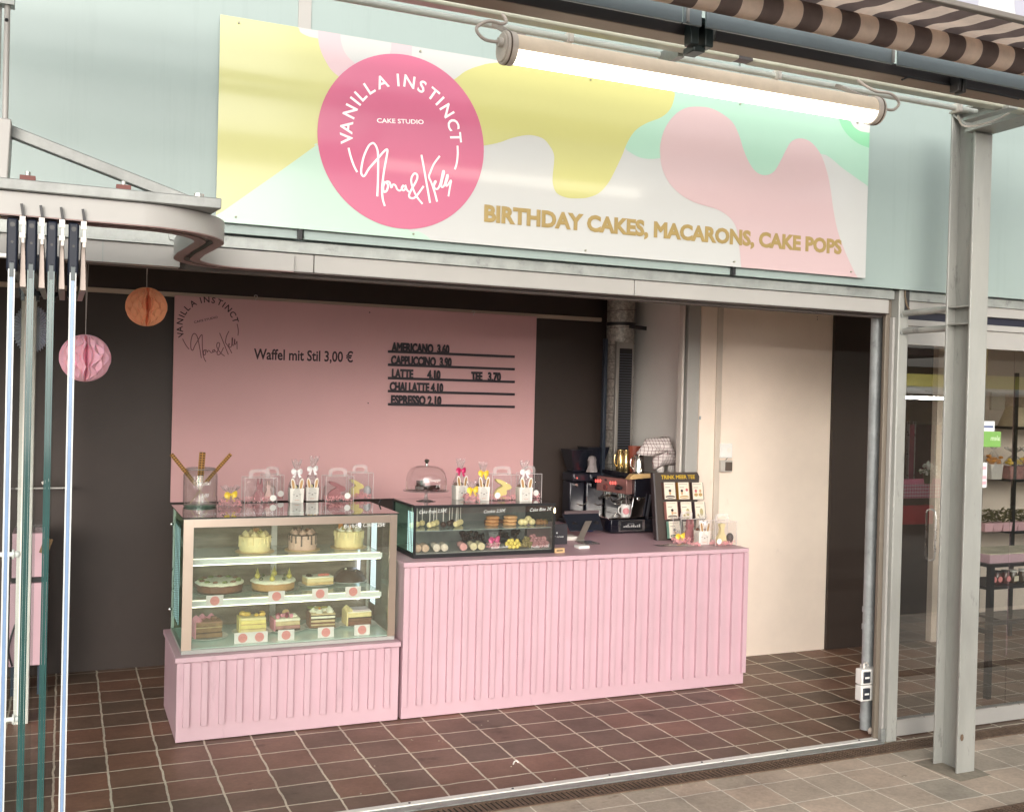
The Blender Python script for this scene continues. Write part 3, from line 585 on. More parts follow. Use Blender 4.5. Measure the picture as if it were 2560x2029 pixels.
for x0, s in ((1.452, -1), (3.132, 1)):
    m = MB().cyl((x0+.012*s*-1, LY, LZ), (x0+.028*s, LY, LZ), .0595, n=28); m.cyl((x0+.028*s, LY, LZ), (x0+.034*s, LY, LZ), .052, n=28); c_ = m.build('end_cap', cap_, lp, bevel=.003)
    MB().cyl((x0+.012*s, LY, LZ), (x0+.018*s, LY, LZ), .0606, n=28).build('seal_ring', pm('rubber ring', (.1, .07, .05), .6), c_)
    m = MB().cyl((x0+.03*s, LY-.012, LZ+.012), (x0+.052*s, LY-.012, LZ+.012), .017, n=14); m.build('cable_gland', pm('gland', (.5, .46, .41), .5), c_)
    q = Vector((x0+.05*s, LY-.012, LZ+.012))
    m = MB().tube(smoothc([tuple(q), (q.x+.055*s, q.y, q.z+.002), (q.x+.085*s, q.y, q.z+.035), (q.x+.04*s, q.y, q.z+.068), (q.x-.02*s, q.y+.02, q.z+.075), (q.x-.05*s, q.y+.05, q.z+.10), (q.x-.055*s, q.y+.10, q.z+.14)], 5, False), .0062, 8); m.build('cable', pm('grey cable', (.38, .33, .29), .55), lp)
    m = MB(); X = x0-.02*s; m.beam((X, LY+.01, LZ+.05), (X, LY+.2, LZ+.155), .026, .016); m.beam((X-.01, LY, LZ+.052), (X+.04*s*-1, LY, LZ+.052), .02, .014); m.beam((X, LY+.19, LZ+.145), (X, LY+.19, LZ+.21), .03, .02)
    m.build('bracket', pm('bracket', (.34, .30, .27), .5, .4, .15, 15), lp, bevel=.003)
ch = thing('canopy_frame', (3, 3.6, 3.35), 'steel canopy framing with conduit, square tube and brown bar above the lamp', 'canopy')
tz = at(cP(0, 770), 3.65); TZ = tz.z
m = MB().box(-1.0, 2.58, 3.63, 3.69, TZ-.022, TZ+.022); m.box(2.64, 4.33, 3.63, 3.69, TZ-.022, TZ+.022); m.build('square_tube', pm('greenish steel tube', (.45, .46, .38), .4, .3, .12, 8), ch, bevel=.01, seg=3)
m = MB().box(-1, 4.33, 3.70, 3.76, TZ+.03, TZ+.05); m.build('flat_rail', steel, ch)
zc = (at(cQ(0, 512), 3.85).z+at(cP(1500, 1220), 3.85).z)/2
m = MB().tube([(-1.0, 3.85, zc), (4.16, 3.85, zc)], .0135, 14); m.build('conduit', pm('pale conduit', (.62, .65, .60), .35), ch)
for px in (cO(1405, 330), cQ(1485, 740), cP(1450, 1100)):
    q = at(px, 3.84); m = MB().box(q.x-.012, q.x+.008, 3.82, 3.87, zc-.02, zc+.022); m.build('conduit_clip', paper, ch)
bz0 = at(cP(0, 535), 3.15).z; bz1 = at(cP(0, 665), 3.15).z; bt = pm('brown canopy bar', (.075, .06, .058), .45, .1, .06, 6)
B(-1, 2.10, 3.15, 3.235, bz1, bz0).build('brown_bar', bt, ch, bevel=.002)
B(2.13, 6.5, 3.15, 3.235, bz1, bz0).build('brown_bar', bt, ch, bevel=.002)
B(-1, 6.5, 3.152, 3.233, bz1-.003, bz1-.0006).build('bar_soffit', pm('tan soffit', (.33, .25, .19), .6), ch)
xs = [-1, at(cQ(470, 160), 3.05).x, at(cQ(695, 180), 3.05).x, at(cP(780, 600), 3.05).x, 6.5]
uz0 = at(cP(0, 380), 3.05).z; uz1 = at(cP(0, 545), 3.05).z; bl = pm('blue grey roof edge', (.24, .29, .31), .45, .2, .08, 4)
gaps = [(xs[0], xs[1]-.003), (xs[1]+.004, xs[2]-.010), (xs[2]+.010, xs[3]-.012), (xs[3]+.012, xs[4])]
for x0, x1 in gaps: B(x0, x1, 3.05, 3.062, uz1, uz0+.05).build('roof_edge_panel', bl, ch, bevel=.002)
for x in (xs[1]+.016, xs[3]-.018): B(x-.006, x+.004, 3.042, 3.049, uz1+.004, uz0+.04).build('panel_joint', white_alu, ch)
cl = at(cQ(660, 330), 3.12); m = MB(); X, Z = cl.x, cl.z
m.box(X-.055, X-.02, 3.10, 3.145, Z-.06, Z+.05); m.box(X+.005, X+.04, 3.10, 3.145, Z-.06, Z+.03); m.box(X-.055, X+.045, 3.09, 3.145, Z+.012, Z+.034); m.cyl((X-.055, 3.10, Z+.05), (X-.02, 3.10, Z+.05), .016, n=12); m.box(X-.03, X+.02, 3.12, 3.19, Z-.075, Z-.05)
m.build('awning_bracket', pm('bracket dark', (.02, .03, .03), .4, .3), ch, bevel=.004)
cl = at(cP(1450, 900), 3.12); m = MB(); X, Z = cl.x, cl.z; m.box(X-.022, X-.004, 3.10, 3.145, Z-.035, Z+.04); m.box(X+.004, X+.022, 3.10, 3.145, Z-.04, Z+.035); m.build('awning_bracket', pm('bracket grey', (.06, .055, .055), .4, .3), ch, bevel=.003)
m = MB().tube(smoothc([tuple(at(cP(*p), 3.14)) for p in ((840, 862), (910, 835), (1000, 850), (1200, 890), (1400, 925), (1560, 955), (1700, 980), (2100, 1070))], 4, False), .004); m.build('loose_cable', black, ch)
X = at(cQ(370, 500), 3.75).x; B(X-.012, X+.018, 3.70, 3.86, TZ-.03, TZ+.03).build('splice_plate', steel, ch); B(2.575, 2.645, 3.63, 3.68, TZ-.02, TZ+.02).build('splice', pm('bracket grey', (.06, .055, .055), .4, .3), ch)
B(4.10, 4.16, 3.60, 3.88, TZ-.03, TZ-.012).build('end_bracket', steel, ch, bevel=.003)
m = MB().tube(smoothc([(4.05, 3.86, zc-.03), (4.12, 3.88, zc-.07), (4.22, 3.8, zc-.05), (4.30, 3.7, zc+.01), (4.34, 3.6, zc+.04)], 5, False), .005); m.build('loose_cable', paper, ch)
# striped awning
aw = thing('awning', (2.5, 2.8, 3.25), 'rolled brown and cream striped awning at the upper right', 'awning')
m_, t, o = nodes('striped awning canvas'); L = t.links.new
b = N(t, 'ShaderNodeBsdfPrincipled'); b.inputs['Roughness'].default_value = .85; tc = N(t, 'ShaderNodeTexCoord'); sp = N(t, 'ShaderNodeSeparateXYZ'); L(tc.outputs['Object'], sp.inputs[0])
q = N(t, 'ShaderNodeMath', operation='MULTIPLY_ADD'); L(sp.outputs[0], q.inputs[0]); q.inputs[1].default_value = 1/.1655; q.inputs[2].default_value = .5-(2.446-2.5)/.1655+50
f = N(t, 'ShaderNodeMath', operation='FRACT'); L(q.outputs[0], f.inputs[0]); l = N(t, 'ShaderNodeMath', operation='GREATER_THAN'); L(f.outputs[0], l.inputs[0]); l.inputs[1].default_value = .5
n = N(t, 'ShaderNodeTexNoise', Scale=9, Detail=8, Roughness=.7); L(tc.outputs['Object'], n.inputs['Vector'])
mr = N(t, 'ShaderNodeMapRange'); mr.inputs['From Min'].default_value = .3; mr.inputs['From Max'].default_value = .7; mr.inputs['To Min'].default_value = .82; mr.inputs['To Max'].default_value = 1.12; L(n.outputs[0], mr.inputs[0])
mx = N(t, 'ShaderNodeMix', data_type='RGBA'); L(l.outputs[0], mx.inputs[0]); mx.inputs[6].default_value = (.86, .71, .60, 1); mx.inputs[7].default_value = (.185, .142, .132, 1)
vm = N(t, 'ShaderNodeVectorMath', operation='SCALE'); L(mx.outputs[2], vm.inputs[0]); L(mr.outputs[0], vm.inputs['Scale']); L(vm.outputs[0], b.inputs['Base Color'])
tl_ = N(t, 'ShaderNodeBsdfTranslucent'); L(vm.outputs[0], tl_.inputs[0]); ms = N(t, 'ShaderNodeMixShader'); ms.inputs[0].default_value = .45; L(b.outputs[0], ms.inputs[1]); L(tl_.outputs[0], ms.inputs[2]); L(ms.outputs[0], o.inputs[0])
rr = .047; RZ = 3.236
MB().cyl((-1, 2.9, RZ), (6.5, 2.9, RZ), rr, n=36).build('fabric_roll', m_, aw)
m = MB(); vs = []; fs = []
for i in range(13):
    f_ = i/12; Y = 2.897+(2.62-2.897)*f_; Z = RZ+rr+.001+(3.247-RZ-rr)*f_+.006*math.sin(f_*9)*(1-f_); vs += [(-1, Y, Z), (6.5, Y, Z)]
for i in range(12): fs.append((2*i, 2*i+2, 2*i+3, 2*i+1))
m.add(vs, fs).build('fabric', m_, aw)
B(-1, 6.5, 2.595, 2.622, 3.236, 3.256).build('front_bar', pm('awning bar', (.22, .20, .18), .5, .3), aw, bevel=.004)
# ================================================================ counters
def counter(name, x0, x1, y0, y1, z, label, slats, zb, cat='counter'):
    o = thing(name, ((x0+x1)/2, y0, 0), label, cat)
    B(x0+.012, x1-.004, y0+.021, y1, .005, z-.028).build('body', pink, o, bevel=.002)
    B(x0, x1, y0-.002, y1, z-.027, z).build('top', pink, o, bevel=.003)
    for s in slats: B(s[0], s[1], y0-.003, y0+.0205, zb, z-.030).build('slat', pink, o, bevel=.0015)
    return o
c6b = crop(400, 1400, 800/2156); cs7 = crop(1000, 1300, 950/2156)
low = []
for i in range(13):
    a = at(c6b(155+(1508-155)*i/12*1.0, 1132-(1132-985)*i/12), 5.73); low.append(a.x)
x0 = at(c6b(153, 1130), 5.73).x; x1 = at(c6b(1507, 985), 5.73).x
slats = [(x0+(x1-x0)*i/12, x0+(x1-x0)*i/12+.032) for i in range(13)]
counter('counter', .570, 1.822, 5.73, 6.45, .463, 'low pink slatted counter base carrying the cake display case', slats, .088)
x0 = 1.832; x1 = 4.215
slats = [(x0+(x1-x0)*i/26, x0+(x1-x0)*i/26+.032) for i in range(27)]
cnt = counter('counter', 1.826, 4.249, 5.73, 6.36, .920, 'long tall pink slatted sales counter right of the cake case', slats, .082)
B(2.95, 4.245, 6.362, 7.40, .02, .916).build('return_counter', pink, cnt, bevel=.003)
# ================================================================ pink menu board
PY = 7.36
pa = at((437, 733.4), PY); pb = at((1343.9, 796.5), PY); pc = at((428, 1251), PY)
pbd = thing('menu_board', ((pa.x+pb.x)/2, PY, pc.z), 'large dull pink menu board hanging on the brown rear wall', 'menu board')
PX0, PX1, PZ0, PZ1 = .678, 3.385, pc.z-.012, pa.z-.012
B(PX0, PX1, PY, PY+.02, PZ0, PZ1).build('board', pm('pink menu board', (.66, .385, .39), .55, 0, .04, 1.5, .03, 250), pbd, bevel=.002)
V1 = at(cW(270, 990), PY); V2 = at(cW(1440, 680), PY); ctr = at(cW(862, 838), PY)
logo((ctr.x, ctr.z), (V2-V1).length/2*1.0, math.atan2(V2.z-V1.z, V2.x-V1.x)-math.atan2(math.sin(ARC[-1][1])-math.sin(ARC[0][1]), math.cos(ARC[-1][1])-math.cos(ARC[0][1])), PY-.0012, pbd, vinyl_dark, .0027, .012, ('arc_lettering', 'small_lettering', 'signature'), pm('thin signature', (.16, .06, .07), .6))
a = at(cM(505, 425), PY); b = at(cM(1040, 440), PY)
m = MB(); text(m, 'Waffel mit Stil 3,00 €', (a.x, PY-.0012, (a.z+b.z)/2-.003), (1, 0, (b.z-a.z)/(b.x-a.x)*.6), (0, 0, 1), .073, width=b.x-a.x, bold=.022); m.build('waffle_lettering', vinyl_dark, pbd, smooth=False)
rows = [('AMERICANO  3.60', 1247, 1560, 385, 410), ('CAPPUCCINO  3.90', 1245, 1572, 453, 480), ('LATTE', 1250, 1365, 525, 548), ('CHAI LATTE 4.10', 1238, 1527, 594, 616), ('ESPRESSO 2.10', 1245, 1517, 665, 683)]
lt = pm('raised black letters', (.016, .010, .018), .45)
for s, xa, xb, y0, y1 in rows:
    l = at(cM(1227, y0), PY); r = at(cM(1907, y1+3), PY); z = (l.z+r.z)/2
    rl = B(l.x, r.x, PY-.022, PY-.001, z-.009, z+.009).build('letter_rail', lt, pbd, bevel=.002)
    def w_(s_, xa_, xb_):
        a = at(cM(xa_, y0), PY-.018); b = at(cM(xb_, y0), PY-.018)
        m = MB(); text(m, s_, (a.x, PY-.016, z+.004), (1, 0, 0), (0, 0, 1), .062, width=b.x-a.x, bold=.05, thick=.004); m.build('letters', lt, rl, smooth=False)
    w_(s, xa, xb)
    if s == 'LATTE': w_('4.10', 1440, 1512); w_('TEE', 1678, 1738); w_('3.70', 1768, 1838)
for p in ((1130, 174), (1122, 663)): q = at(cM(*p), PY-.001); MB().sph(q, .005, 8).build('screw', black, pbd)
for p in ((517, 95), (1690, 178)):
    q = at(cM(*p), PY-.004); m = MB().tube(smoothc([(q.x-.012, PY-.003, q.z+.004), (q.x-.008, PY-.003, q.z+.016), (q.x+.006, PY-.003, q.z+.016), (q.x+.010, PY-.003, q.z+.004), (q.x, PY-.003, q.z-.008), (q.x, PY-.003, q.z-.02)], 4, False), .0022, 6); m.build('hanging_hook', alu, pbd)
rl = at((300, 728), 7.40)
o = B(-3, 3.98, 7.395, 7.42, rl.z-.016, rl.z+.016).build('picture_rail', pm('beige rail', (.55, .45, .36), .6), bevel=.003); tag(o, 'thin beige rail running along the brown rear wall', 'wall rail')
# ================================================================ foil-wrapped duct and black vent grille in the corner
dk = thing('wrapped_duct', (4.08, 7.27, 0), 'round silver foil wrapped duct with a black strap in the rear corner', 'pipe')
m_, t, o = nodes('foil wrap'); L = t.links.new; b = N(t, 'ShaderNodeBsdfPrincipled'); b.inputs['Metallic'].default_value = .55; b.inputs['Roughness'].default_value = .4
tc = N(t, 'ShaderNodeTexCoord'); n = N(t, 'ShaderNodeTexNoise', Scale=38, Detail=5, Roughness=.7); L(tc.outputs['Object'], n.inputs['Vector']); mr = N(t, 'ShaderNodeMapRange'); mr.inputs['From Min'].default_value = .4; mr.inputs['From Max'].default_value = .62; mr.inputs['To Min'].default_value = .36; mr.inputs['To Max'].default_value = .72; L(n.outputs[0], mr.inputs[0])
vm = N(t, 'ShaderNodeVectorMath', operation='SCALE'); vm.inputs[0].default_value = (.85, .8, .72); L(mr.outputs[0], vm.inputs['Scale']); L(vm.outputs[0], b.inputs['Base Color']); L(b.outputs[0], o.inputs[0])
bp = N(t, 'ShaderNodeBump'); bp.inputs['Strength'].default_value = .6; bp.inputs['Distance'].default_value = .01; L(n.outputs[0], bp.inputs['Height']); L(bp.outputs[0], b.inputs['Normal'])
MB().cyl((4.085, 7.27, .0), (4.085, 7.27, 2.79), .112, n=32).build('duct', m_, dk)
m = MB()
for i in range(14):
    z = .95+i*.135; pts = [(4.085+.1135*math.cos(R(a)), 7.27+.1135*math.sin(R(a)), z+.05*(a/360)) for a in range(0, 360, 15)]; m.tube(pts, .0022, 5, True)
m.build('wire', pm('tie wire', (.12, .1, .09), .5), dk)
z = at(cI(600, 265), 7.2).z; m = MB().cyl((4.085, 7.27, z-.014), (4.085, 7.27, z+.012), .118, n=32); m.beam((4.10, 7.16, z-.02), (4.255, 7.16, z-.03), .02, .03); m.build('strap', black, dk)
gv = thing('vent_grille', (4.08, 7.11, 1.2), 'tall narrow vent grille with black louvres in front of the foil duct', 'vent')
gz1 = at(cI(620, 378), 7.12).z; gx0 = at(cI(582, 600), 7.12).x; gx1 = 4.118; ex = at(cI(510, 600), 7.12).x
B(gx0, gx1, 7.11, 7.14, .93, gz1).build('frame', pm('grille frame', (.35, .33, .30), .4, .5), gv, bevel=.003)
m = MB().box(gx0+.026, gx1-.014, 7.106, 7.112, .96, gz1-.05); m.build('opening', black, gv)
m = MB()
for i in range(62):
    z = .97+i*.021
    if z < gz1-.06: m.box(gx0+.026, gx1-.014, 7.100, 7.106, z, z+.004)
m.build('louvre', pm('louvre', (.10, .11, .14), .4, .4), gv, smooth=False)
o = thing('slim_pole', (ex+.01, 7.11, 0), 'slim dark blue grey upright left of the foil duct', 'upright'); B(ex, ex+.028, 7.11, 7.15, .93, gz1+.02).build('upright', pm('pole blue', (.022, .03, .045), .4, .2), o, bevel=.003)
# wall controls
th = thing('wall_thermostat', (4.48, 6.36, 1.54), 'white wall thermostat with round button on the cream wall', 'thermostat')
a = at(cI(1218, 995), 6.355); b = at(cI(1290, 1085), 6.355)
B(a.x, b.x, 6.342, 6.372, b.z, a.z).build('body', wp, th, bevel=.006); m = MB().cyl((b.x-.034, 6.343, (a.z+b.z)/2+.004), (b.x-.034, 6.338, (a.z+b.z)/2+.004), .016, n=20); m.build('dial', paper, th)
m = MB().tube([(b.x-.03, 6.362, b.z), (b.x-.04, 6.362, b.z-.012), (a.x+.04, 6.362, b.z-.024)], .003); m.build('cable', pm('dark cable', (.1, .09, .08), .6), th)
ws = thing('wall_socket', (4.48, 6.36, 1.42), 'small grey wall socket with brown flap below the thermostat', 'power socket')
a = at(cI(1218, 1098), 6.345); b = at(cI(1287, 1168), 6.345)
B(a.x, b.x, 6.325, 6.372, b.z, a.z).build('housing', pm('socket grey', (.50, .47, .43), .5), ws, bevel=.005); B(a.x+.036, b.x-.006, 6.319, 6.326, b.z+.008, a.z-.012).build('flap', pm('brown flap', (.10, .075, .06), .4), ws, bevel=.004)

# ================================================================ paper decorations
def honeycomb(r, n=24, face=-1.64):
    """tissue ball: wavy pleat edges that meet in diamonds, with one open fold"""
    m = MB(); vs = []; fs = []; H = 48; K = 2*n
    for k in range(K+1):
        for i in range(H+1):
            a = math.pi*i/H; g = .03+.15*abs(math.sin(a*3+.4)); sp_ = (2*math.pi-2*g)/n; j = k/2
            ph = face+g+sp_*j+(.42*sp_*math.sin(a*9)*(1 if (k//2) % 2 else -1) if k % 2 == 0 and 0 < k < K else 0)
            rr_ = r if k % 2 == 0 else r*.87
            vs.append((rr_*math.sin(a)*math.cos(ph), rr_*math.sin(a)*math.sin(ph), r*.97*math.cos(a)))
    for i in range(H+1): a = math.pi*i/H; vs.append((r*.35*math.sin(a)*math.cos(face), r*.35*math.sin(a)*math.sin(face), r*.97*math.cos(a)))
    order = list(range(K+1))+[K+1]
    for q in range(len(order)):
        k, k2 = order[q], order[(q+1) % len(order)]
        for i in range(H): fs.append((k*(H+1)+i, k*(H+1)+i+1, k2*(H+1)+i+1, k2*(H+1)+i))
    return m.add(vs, fs)
def tissue(name, c): return pm(name, c, .85, 0, .08, 12, sss=.35)
def ball(px, py, Y, r, col, label, zt, seam):
    q = at((px, py), Y); o = thing('honeycomb_ball', q, label, 'paper decoration', 'hanging paper honeycomb balls')
    m = honeycomb(r, 24, seam); m.v = [p+q for p in m.v]; m.build('paper_ball', col, o, ang=25)
    MB().tube([(q.x, q.y, q.z+r*.9), (q.x-.006, q.y, zt)], .0018, 5).build('thread', pm('thread', (.55, .5, .48), .7), o)
    MB().tube([(q.x, q.y, q.z+r*1.6), (q.x+.012, q.y, zt)], .0016, 5).build('thread', pm('thread', (.55, .5, .48), .7), o)
ball(366, 767, 5.3, .097, tissue('orange tissue', (1.0, .44, .25)), 'orange honeycomb paper ball hanging left of the pink board', 2.79, -1.55)
ball(213, 895, 5.2, .113, tissue('pink tissue', (.95, .52, .64)), 'pink honeycomb paper ball hanging behind the glass panes', 2.79, -1.50)
q = at((79, 822), 6.9); fan = thing('paper_fan', q, 'round pale blue grey paper rosette hanging on the brown wall behind the panes', 'paper decoration')
m = MB(); vs = []; fs = []; n = 44
for i in range(n*2):
    a = 2*math.pi*i/(2*n); r = .150*(1 if i % 2 else .90); vs += [(q.x+.035*math.cos(a)*.73, q.y-.01, q.z+.035*math.sin(a)), (q.x+r*math.cos(a)*.73, q.y+(.016 if i % 2 else -.016), q.z+r*math.sin(a))]
for i in range(n*2): j = (i+1) % (2*n); fs.append((2*i, 2*i+1, 2*j+1, 2*j))
m.add(vs, fs).build('pleats', pm('pale blue paper', (.62, .66, .74), .8), fan, ang=15); MB().tube([(q.x, q.y, q.z+.14), (q.x, q.y, 2.79)], .0015, 5).build('thread', pm('thread', (.55, .5, .48), .7), fan)
# coat rail and pink cart behind the panes
q = at((90, 1222), 7.2); o = thing('wall_rail', (q.x, 7.3, q.z), 'grey clothes rail on the brown wall behind the glass panes', 'rail')
MB().cyl((q.x-.12, 7.25, q.z), (q.x+.19, 7.25, q.z), .007, n=10).build('tube', alu, o); MB().cyl((q.x+.18, 7.25, q.z), (q.x+.18, 7.42, q.z), .01, n=10).build('bracket', alu, o)
for dx in (-.06, .055): MB().obox((q.x+dx, 7.23, q.z+.045), .05, .03, .016, 0, 0, .5*(1 if dx < 0 else -1)).build('spot', paper, o)
ct = thing('waffle_cart', (-.05, 7.0, 0), 'slim pink cart standing behind the glass panes', 'cart')
a = at((28, 1335), 6.9); b = at((118, 1660), 6.9); X0, X1 = a.x, b.x-.005; Z1 = a.z; Z0 = b.z
B(X0, X1, 6.9, 7.25, Z0, Z1-.30).build('cabinet', pink, ct, bevel=.004); B(X0+.005, X1-.012, 6.93, 7.22, Z1-.27, Z1).build('upper_cabinet', pink, ct, bevel=.004)
B(X0+.004, X1-.006, 6.92, 7.24, Z1-.299, Z1-.271).build('gap', black, ct); B(X0+.02, X1-.02, 6.95, 7.2, Z1, Z1+.05).build('clear_top', clearp, ct)
m = MB().beam((X1-.03, 6.89, Z1-.12), (X1+.0, 6.89, Z1-.03), .02, .05); m.build('brown_strap', pm('brown leather', (.16, .09, .03), .5), ct)
for X in (X0+.03, X1-.03): B(X-.02, X+.02, 6.95, 7.2, 0, Z0).build('leg', pm('dark leg', (.02, .04, .06), .4), ct)
m = MB().tube(smoothc([(X0+.02, 6.88, Z0+.01), (X0-.0, 6.87, Z0+.12), (X0+.03, 6.88, Z0+.25), (X0+.07, 6.89, Z0+.33)], 5, False), .006); m.build('cable', black, ct)
# ================================================================ cake display fridge on the low counter
FX0, FX1, FY0, FY1, FZ0, FZ1 = .605, 1.798, 5.785, 6.385, .465, 1.205
fr = thing('cake_display', (1.2, 6.05, .463), 'glass cake display case with mirror frame and lit shelves on the low pink counter', 'display case')
mir = pm('rose mirror steel', (.84, .69, .58), .30, 1, .03, 3, .05, 6)
B(FX0, FX1, FY0, FY1, FZ0, FZ0+.022).build('base', white_alu, fr, bevel=.002)
B(FX0, FX0+.052, FY0, FY0+.014, FZ0+.022, FZ1-.012).build('front_stile', mir, fr); B(FX1-.042, FX1, FY0, FY0+.014, FZ0+.022, FZ1-.012).build('front_stile', mir, fr)
B(FX0+.053, FX1-.043, FY0, FY0+.014, FZ1-.055, FZ1-.012).build('front_rail', mir, fr)
B(FX0+.053, FX1-.043, FY0+.005, FY0+.011, FZ0+.023, FZ1-.056).build('front_glass', glass('case glass', (.93, .96, .94), 1.5, haze=.05, hcol=(.8, .7, .55)), fr, smooth=False)  # tan haze paints the ground's reflection into the front glass
sg_ = glass('green side glass', (.72, .86, .78), 1.3)
B(FX0, FX0+.006, FY0+.016, FY1, FZ0+.023, FZ1-.012).build('side_glass', glass('left side glass', (.80, .90, .85), .2), fr, smooth=False); B(FX1-.006, FX1, FY0+.016, FY1, FZ0+.023, FZ1-.012).build('side_glass', sg_, fr, smooth=False)
for Y in (6.06, 6.36):
    for z in (.60, 1.10): MB().sph((FX0-.008, Y if False else 6.36, z), .012, 12).build('side_knob', chrome, fr) if Y > 6.2 else None
for Y in (FY1-.022,):
    B(FX0+.001, FX0+.016, Y, FY1+.004, FZ0+.023, FZ1-.012).build('rear_post', alu, fr); B(FX1-.016, FX1-.001, Y, FY1+.004, FZ0+.023, FZ1-.012).build('rear_post', alu, fr)
B(FX0+.016, FX1-.016, FY1-.02, FY1-.012, FZ0+.023, FZ1-.04).build('rear_door', pm('dark rear glass', (.20, .165, .12), .12, 0, .55, 2.2, 0, 1, coat=.3, stretch=(1, 1, 7)), fr)  # streaky brown colour imitates the plaza reflected in the case
q = at(cF(808, 900), FY1-.03); B(q.x-.017, q.x+.017, FY1-.035, FY1-.021, FZ0+.023, FZ1-.03).build('rear_stile', alu, fr)
B(FX0-.006, FX1+.010, FY0-.010, FY1+.05, FZ1-.006, FZ1).build('top_glass', glass('top glass', (.80, .86, .83), 1.6), fr, smooth=False)
B(FX0, FX1, FY0, FY1, FZ1-.0115, FZ1-.0085).build('top_tray', pm('top tray steel', (.42, .38, .36), .25, .5, .08, 4), fr)
ledc = emat('led cold white', (.80, .95, 1.0), 2.6); ledw = emat('led warm white', (1, .93, .74), 3.2)
def leds(name, fn, nu, nv, su, sv, sz, parent, backing=None):
    m = MB()
    for i in range(nu):
        for j in range(nv):
            p, U, V = fn(i*su, j*sv); m.add([p-U*sz-V*sz, p+U*sz-V*sz, p+U*sz+V*sz, p-U*sz+V*sz], [(0, 1, 2, 3)])
    return m.build(name, ledc, parent, smooth=False)
a = onx(cF(105, 1255), FX0+.03); b = onx(cF(168, 585), FX0+.03)
ly0 = b.y; lw_ = a.y-b.y
B(FX0+.012, FX0+.016, ly0-.01, ly0+lw_+.01, .56, 1.13).build('led_panel', pm('led panel', (.05, .10, .09), .4), fr)
leds('led_dots', lambda u, v_: (Vector((FX0+.0115, ly0+u, .57+v_)), Vector((0, 1, 0)), Vector((0, 0, 1))), 6, 42, lw_/5, .013, .0042, fr)
leds('led_dots', lambda u, v_: (Vector((FX0+.0165, ly0+u, .57+v_)), Vector((0, 1, 0)), Vector((0, 0, 1))), 6, 42, lw_/5, .013, .0042, fr)
q = at(cF(1465, 800), 6.18); q2 = at(cF(1530, 800), 6.18)
B(FX1-.024, FX1-.020, 6.12, 6.24, .60, 1.15).build('led_panel', pm('led panel', (.05, .10, .09), .4), fr)
leds('led_dots', lambda u, v_: (Vector((FX1-.025, 6.13+u, .61+v_)), Vector((0, 1, 0)), Vector((0, 0, 1))), 5, 41, .024, .013, .0042, fr)
a = gr(cF(295, 530), FZ1-.007); b = gr(cF(1300, 480), FZ1-.007)
leds('led_dots', lambda u, v_: (Vector((a.x+u, a.y+.012+v_, FZ1-.0078)), Vector((1, 0, 0)), Vector((0, 1, 0))), 54, 3, .0155, .018, .0035, fr)
q = at(cF(1427, 850), 6.30); MB().cyl((q.x, 6.34, .60), (q.x, 6.34, 1.12), .008, n=10).build('led_reflection', emat('led reflection glow', (.75, .82, 1), 3.0), fr)  # glowing bar stands in for the reflection of an LED strip
shelfw = pm('white shelf', (.74, .78, .74), .3, 0, .04, 4, coat=.3)
Z1_, Z2_, Z0_ = .958, .728, FZ0+.022
for z, yb in ((Z1_, 6.33), (Z2_, 6.33)):
    B(FX0+.055, FX1-.055, 5.90, yb, z-.007, z).build('shelf', glass('shelf glass', (.82, .92, .88), 1.2, haze=.30, hcol=(.75, .85, .8)), fr, smooth=False)
    B(FX0+.055, FX1-.055, 5.888, 5.899, z-.028, z+.001).build('shelf_edge', shelfw, fr, bevel=.002)
    B(FX0+.065, FX1-.065, 5.890, 5.900, z-.033, z-.0285).build('shelf_light', ledw, fr); B(FX0+.065, FX1-.065, 5.902, 5.914, z+.0005, z+.004).build('shelf_trim', pm('lit trim', (.85, .82, .65), .4, emit=(1, .95, .7), es=.8), fr)
B(FX0+.07, FX1-.07, 5.815, 5.845, FZ1-.045, FZ1-.040).build('top_light', emat('led top', (1, .93, .74), 5.0), fr)
B(FX0+.02, FX1-.02, FY0+.02, FY1-.04, Z0_, Z0_+.004).build('deck', pm('mint deck', (.55, .70, .66), .18, 0, .05, 5, coat=.4), fr)
a = at(cF(1308, 628), FY0+.004); m = MB(); text(m, 'Birthday Cake', (a.x, FY0+.0045, a.z), (1, 0, .05), (0, 0, 1), .024, width=.175, shear=.3, bold=-.01); b = at(cF(1545, 612), FY0+.004); text(m, '25€', (b.x, FY0+.0045, b.z-.003), (1, 0, .05), (0, 0, 1), .022, width=.052, shear=.2); m.build('handwriting', whitepaint, fr, smooth=False)

# ---------------------------------------------------------------- cakes
def icing(n, c, **k): return pm(n, c, k.pop('rough', .55), 0, k.pop('var', .10), 30, .32, 70, sss=.05, **k)
vanilla = icing('vanilla cream', (.80, .68, .36)); pinkc = icing('dusky pink cream', (.60, .40, .32)); straw = icing('butter cream', (.82, .66, .33)); choc = icing('chocolate', (.035, .015, .010), rough=.25); choc2 = icing('milk chocolate', (.17, .07, .035)); white_c = icing('white cream', (.86, .82, .66))
biscuit = icing('biscuit crust', (.50, .27, .10)); sponge = icing('sponge', (.62, .43, .20), var=.18); crumb = icing('dark crumb crust', (.18, .065, .035), var=.2); rosec = icing('rose cream', (.72, .28, .36)); berry = icing('berry', (.25, .02, .06), rough=.3); leafg = icing('physalis husk', (.40, .36, .10)); orangef = icing('apricot', (.75, .30, .06)); greenl = icing('green leaf', (.16, .2, .05)); goldb = pm('gold cake board', (.62, .45, .24), .35, .4, .05, 8); plate = pm('white porcelain', (.80, .82, .78), .12, 0, .02, 4, coat=.5)
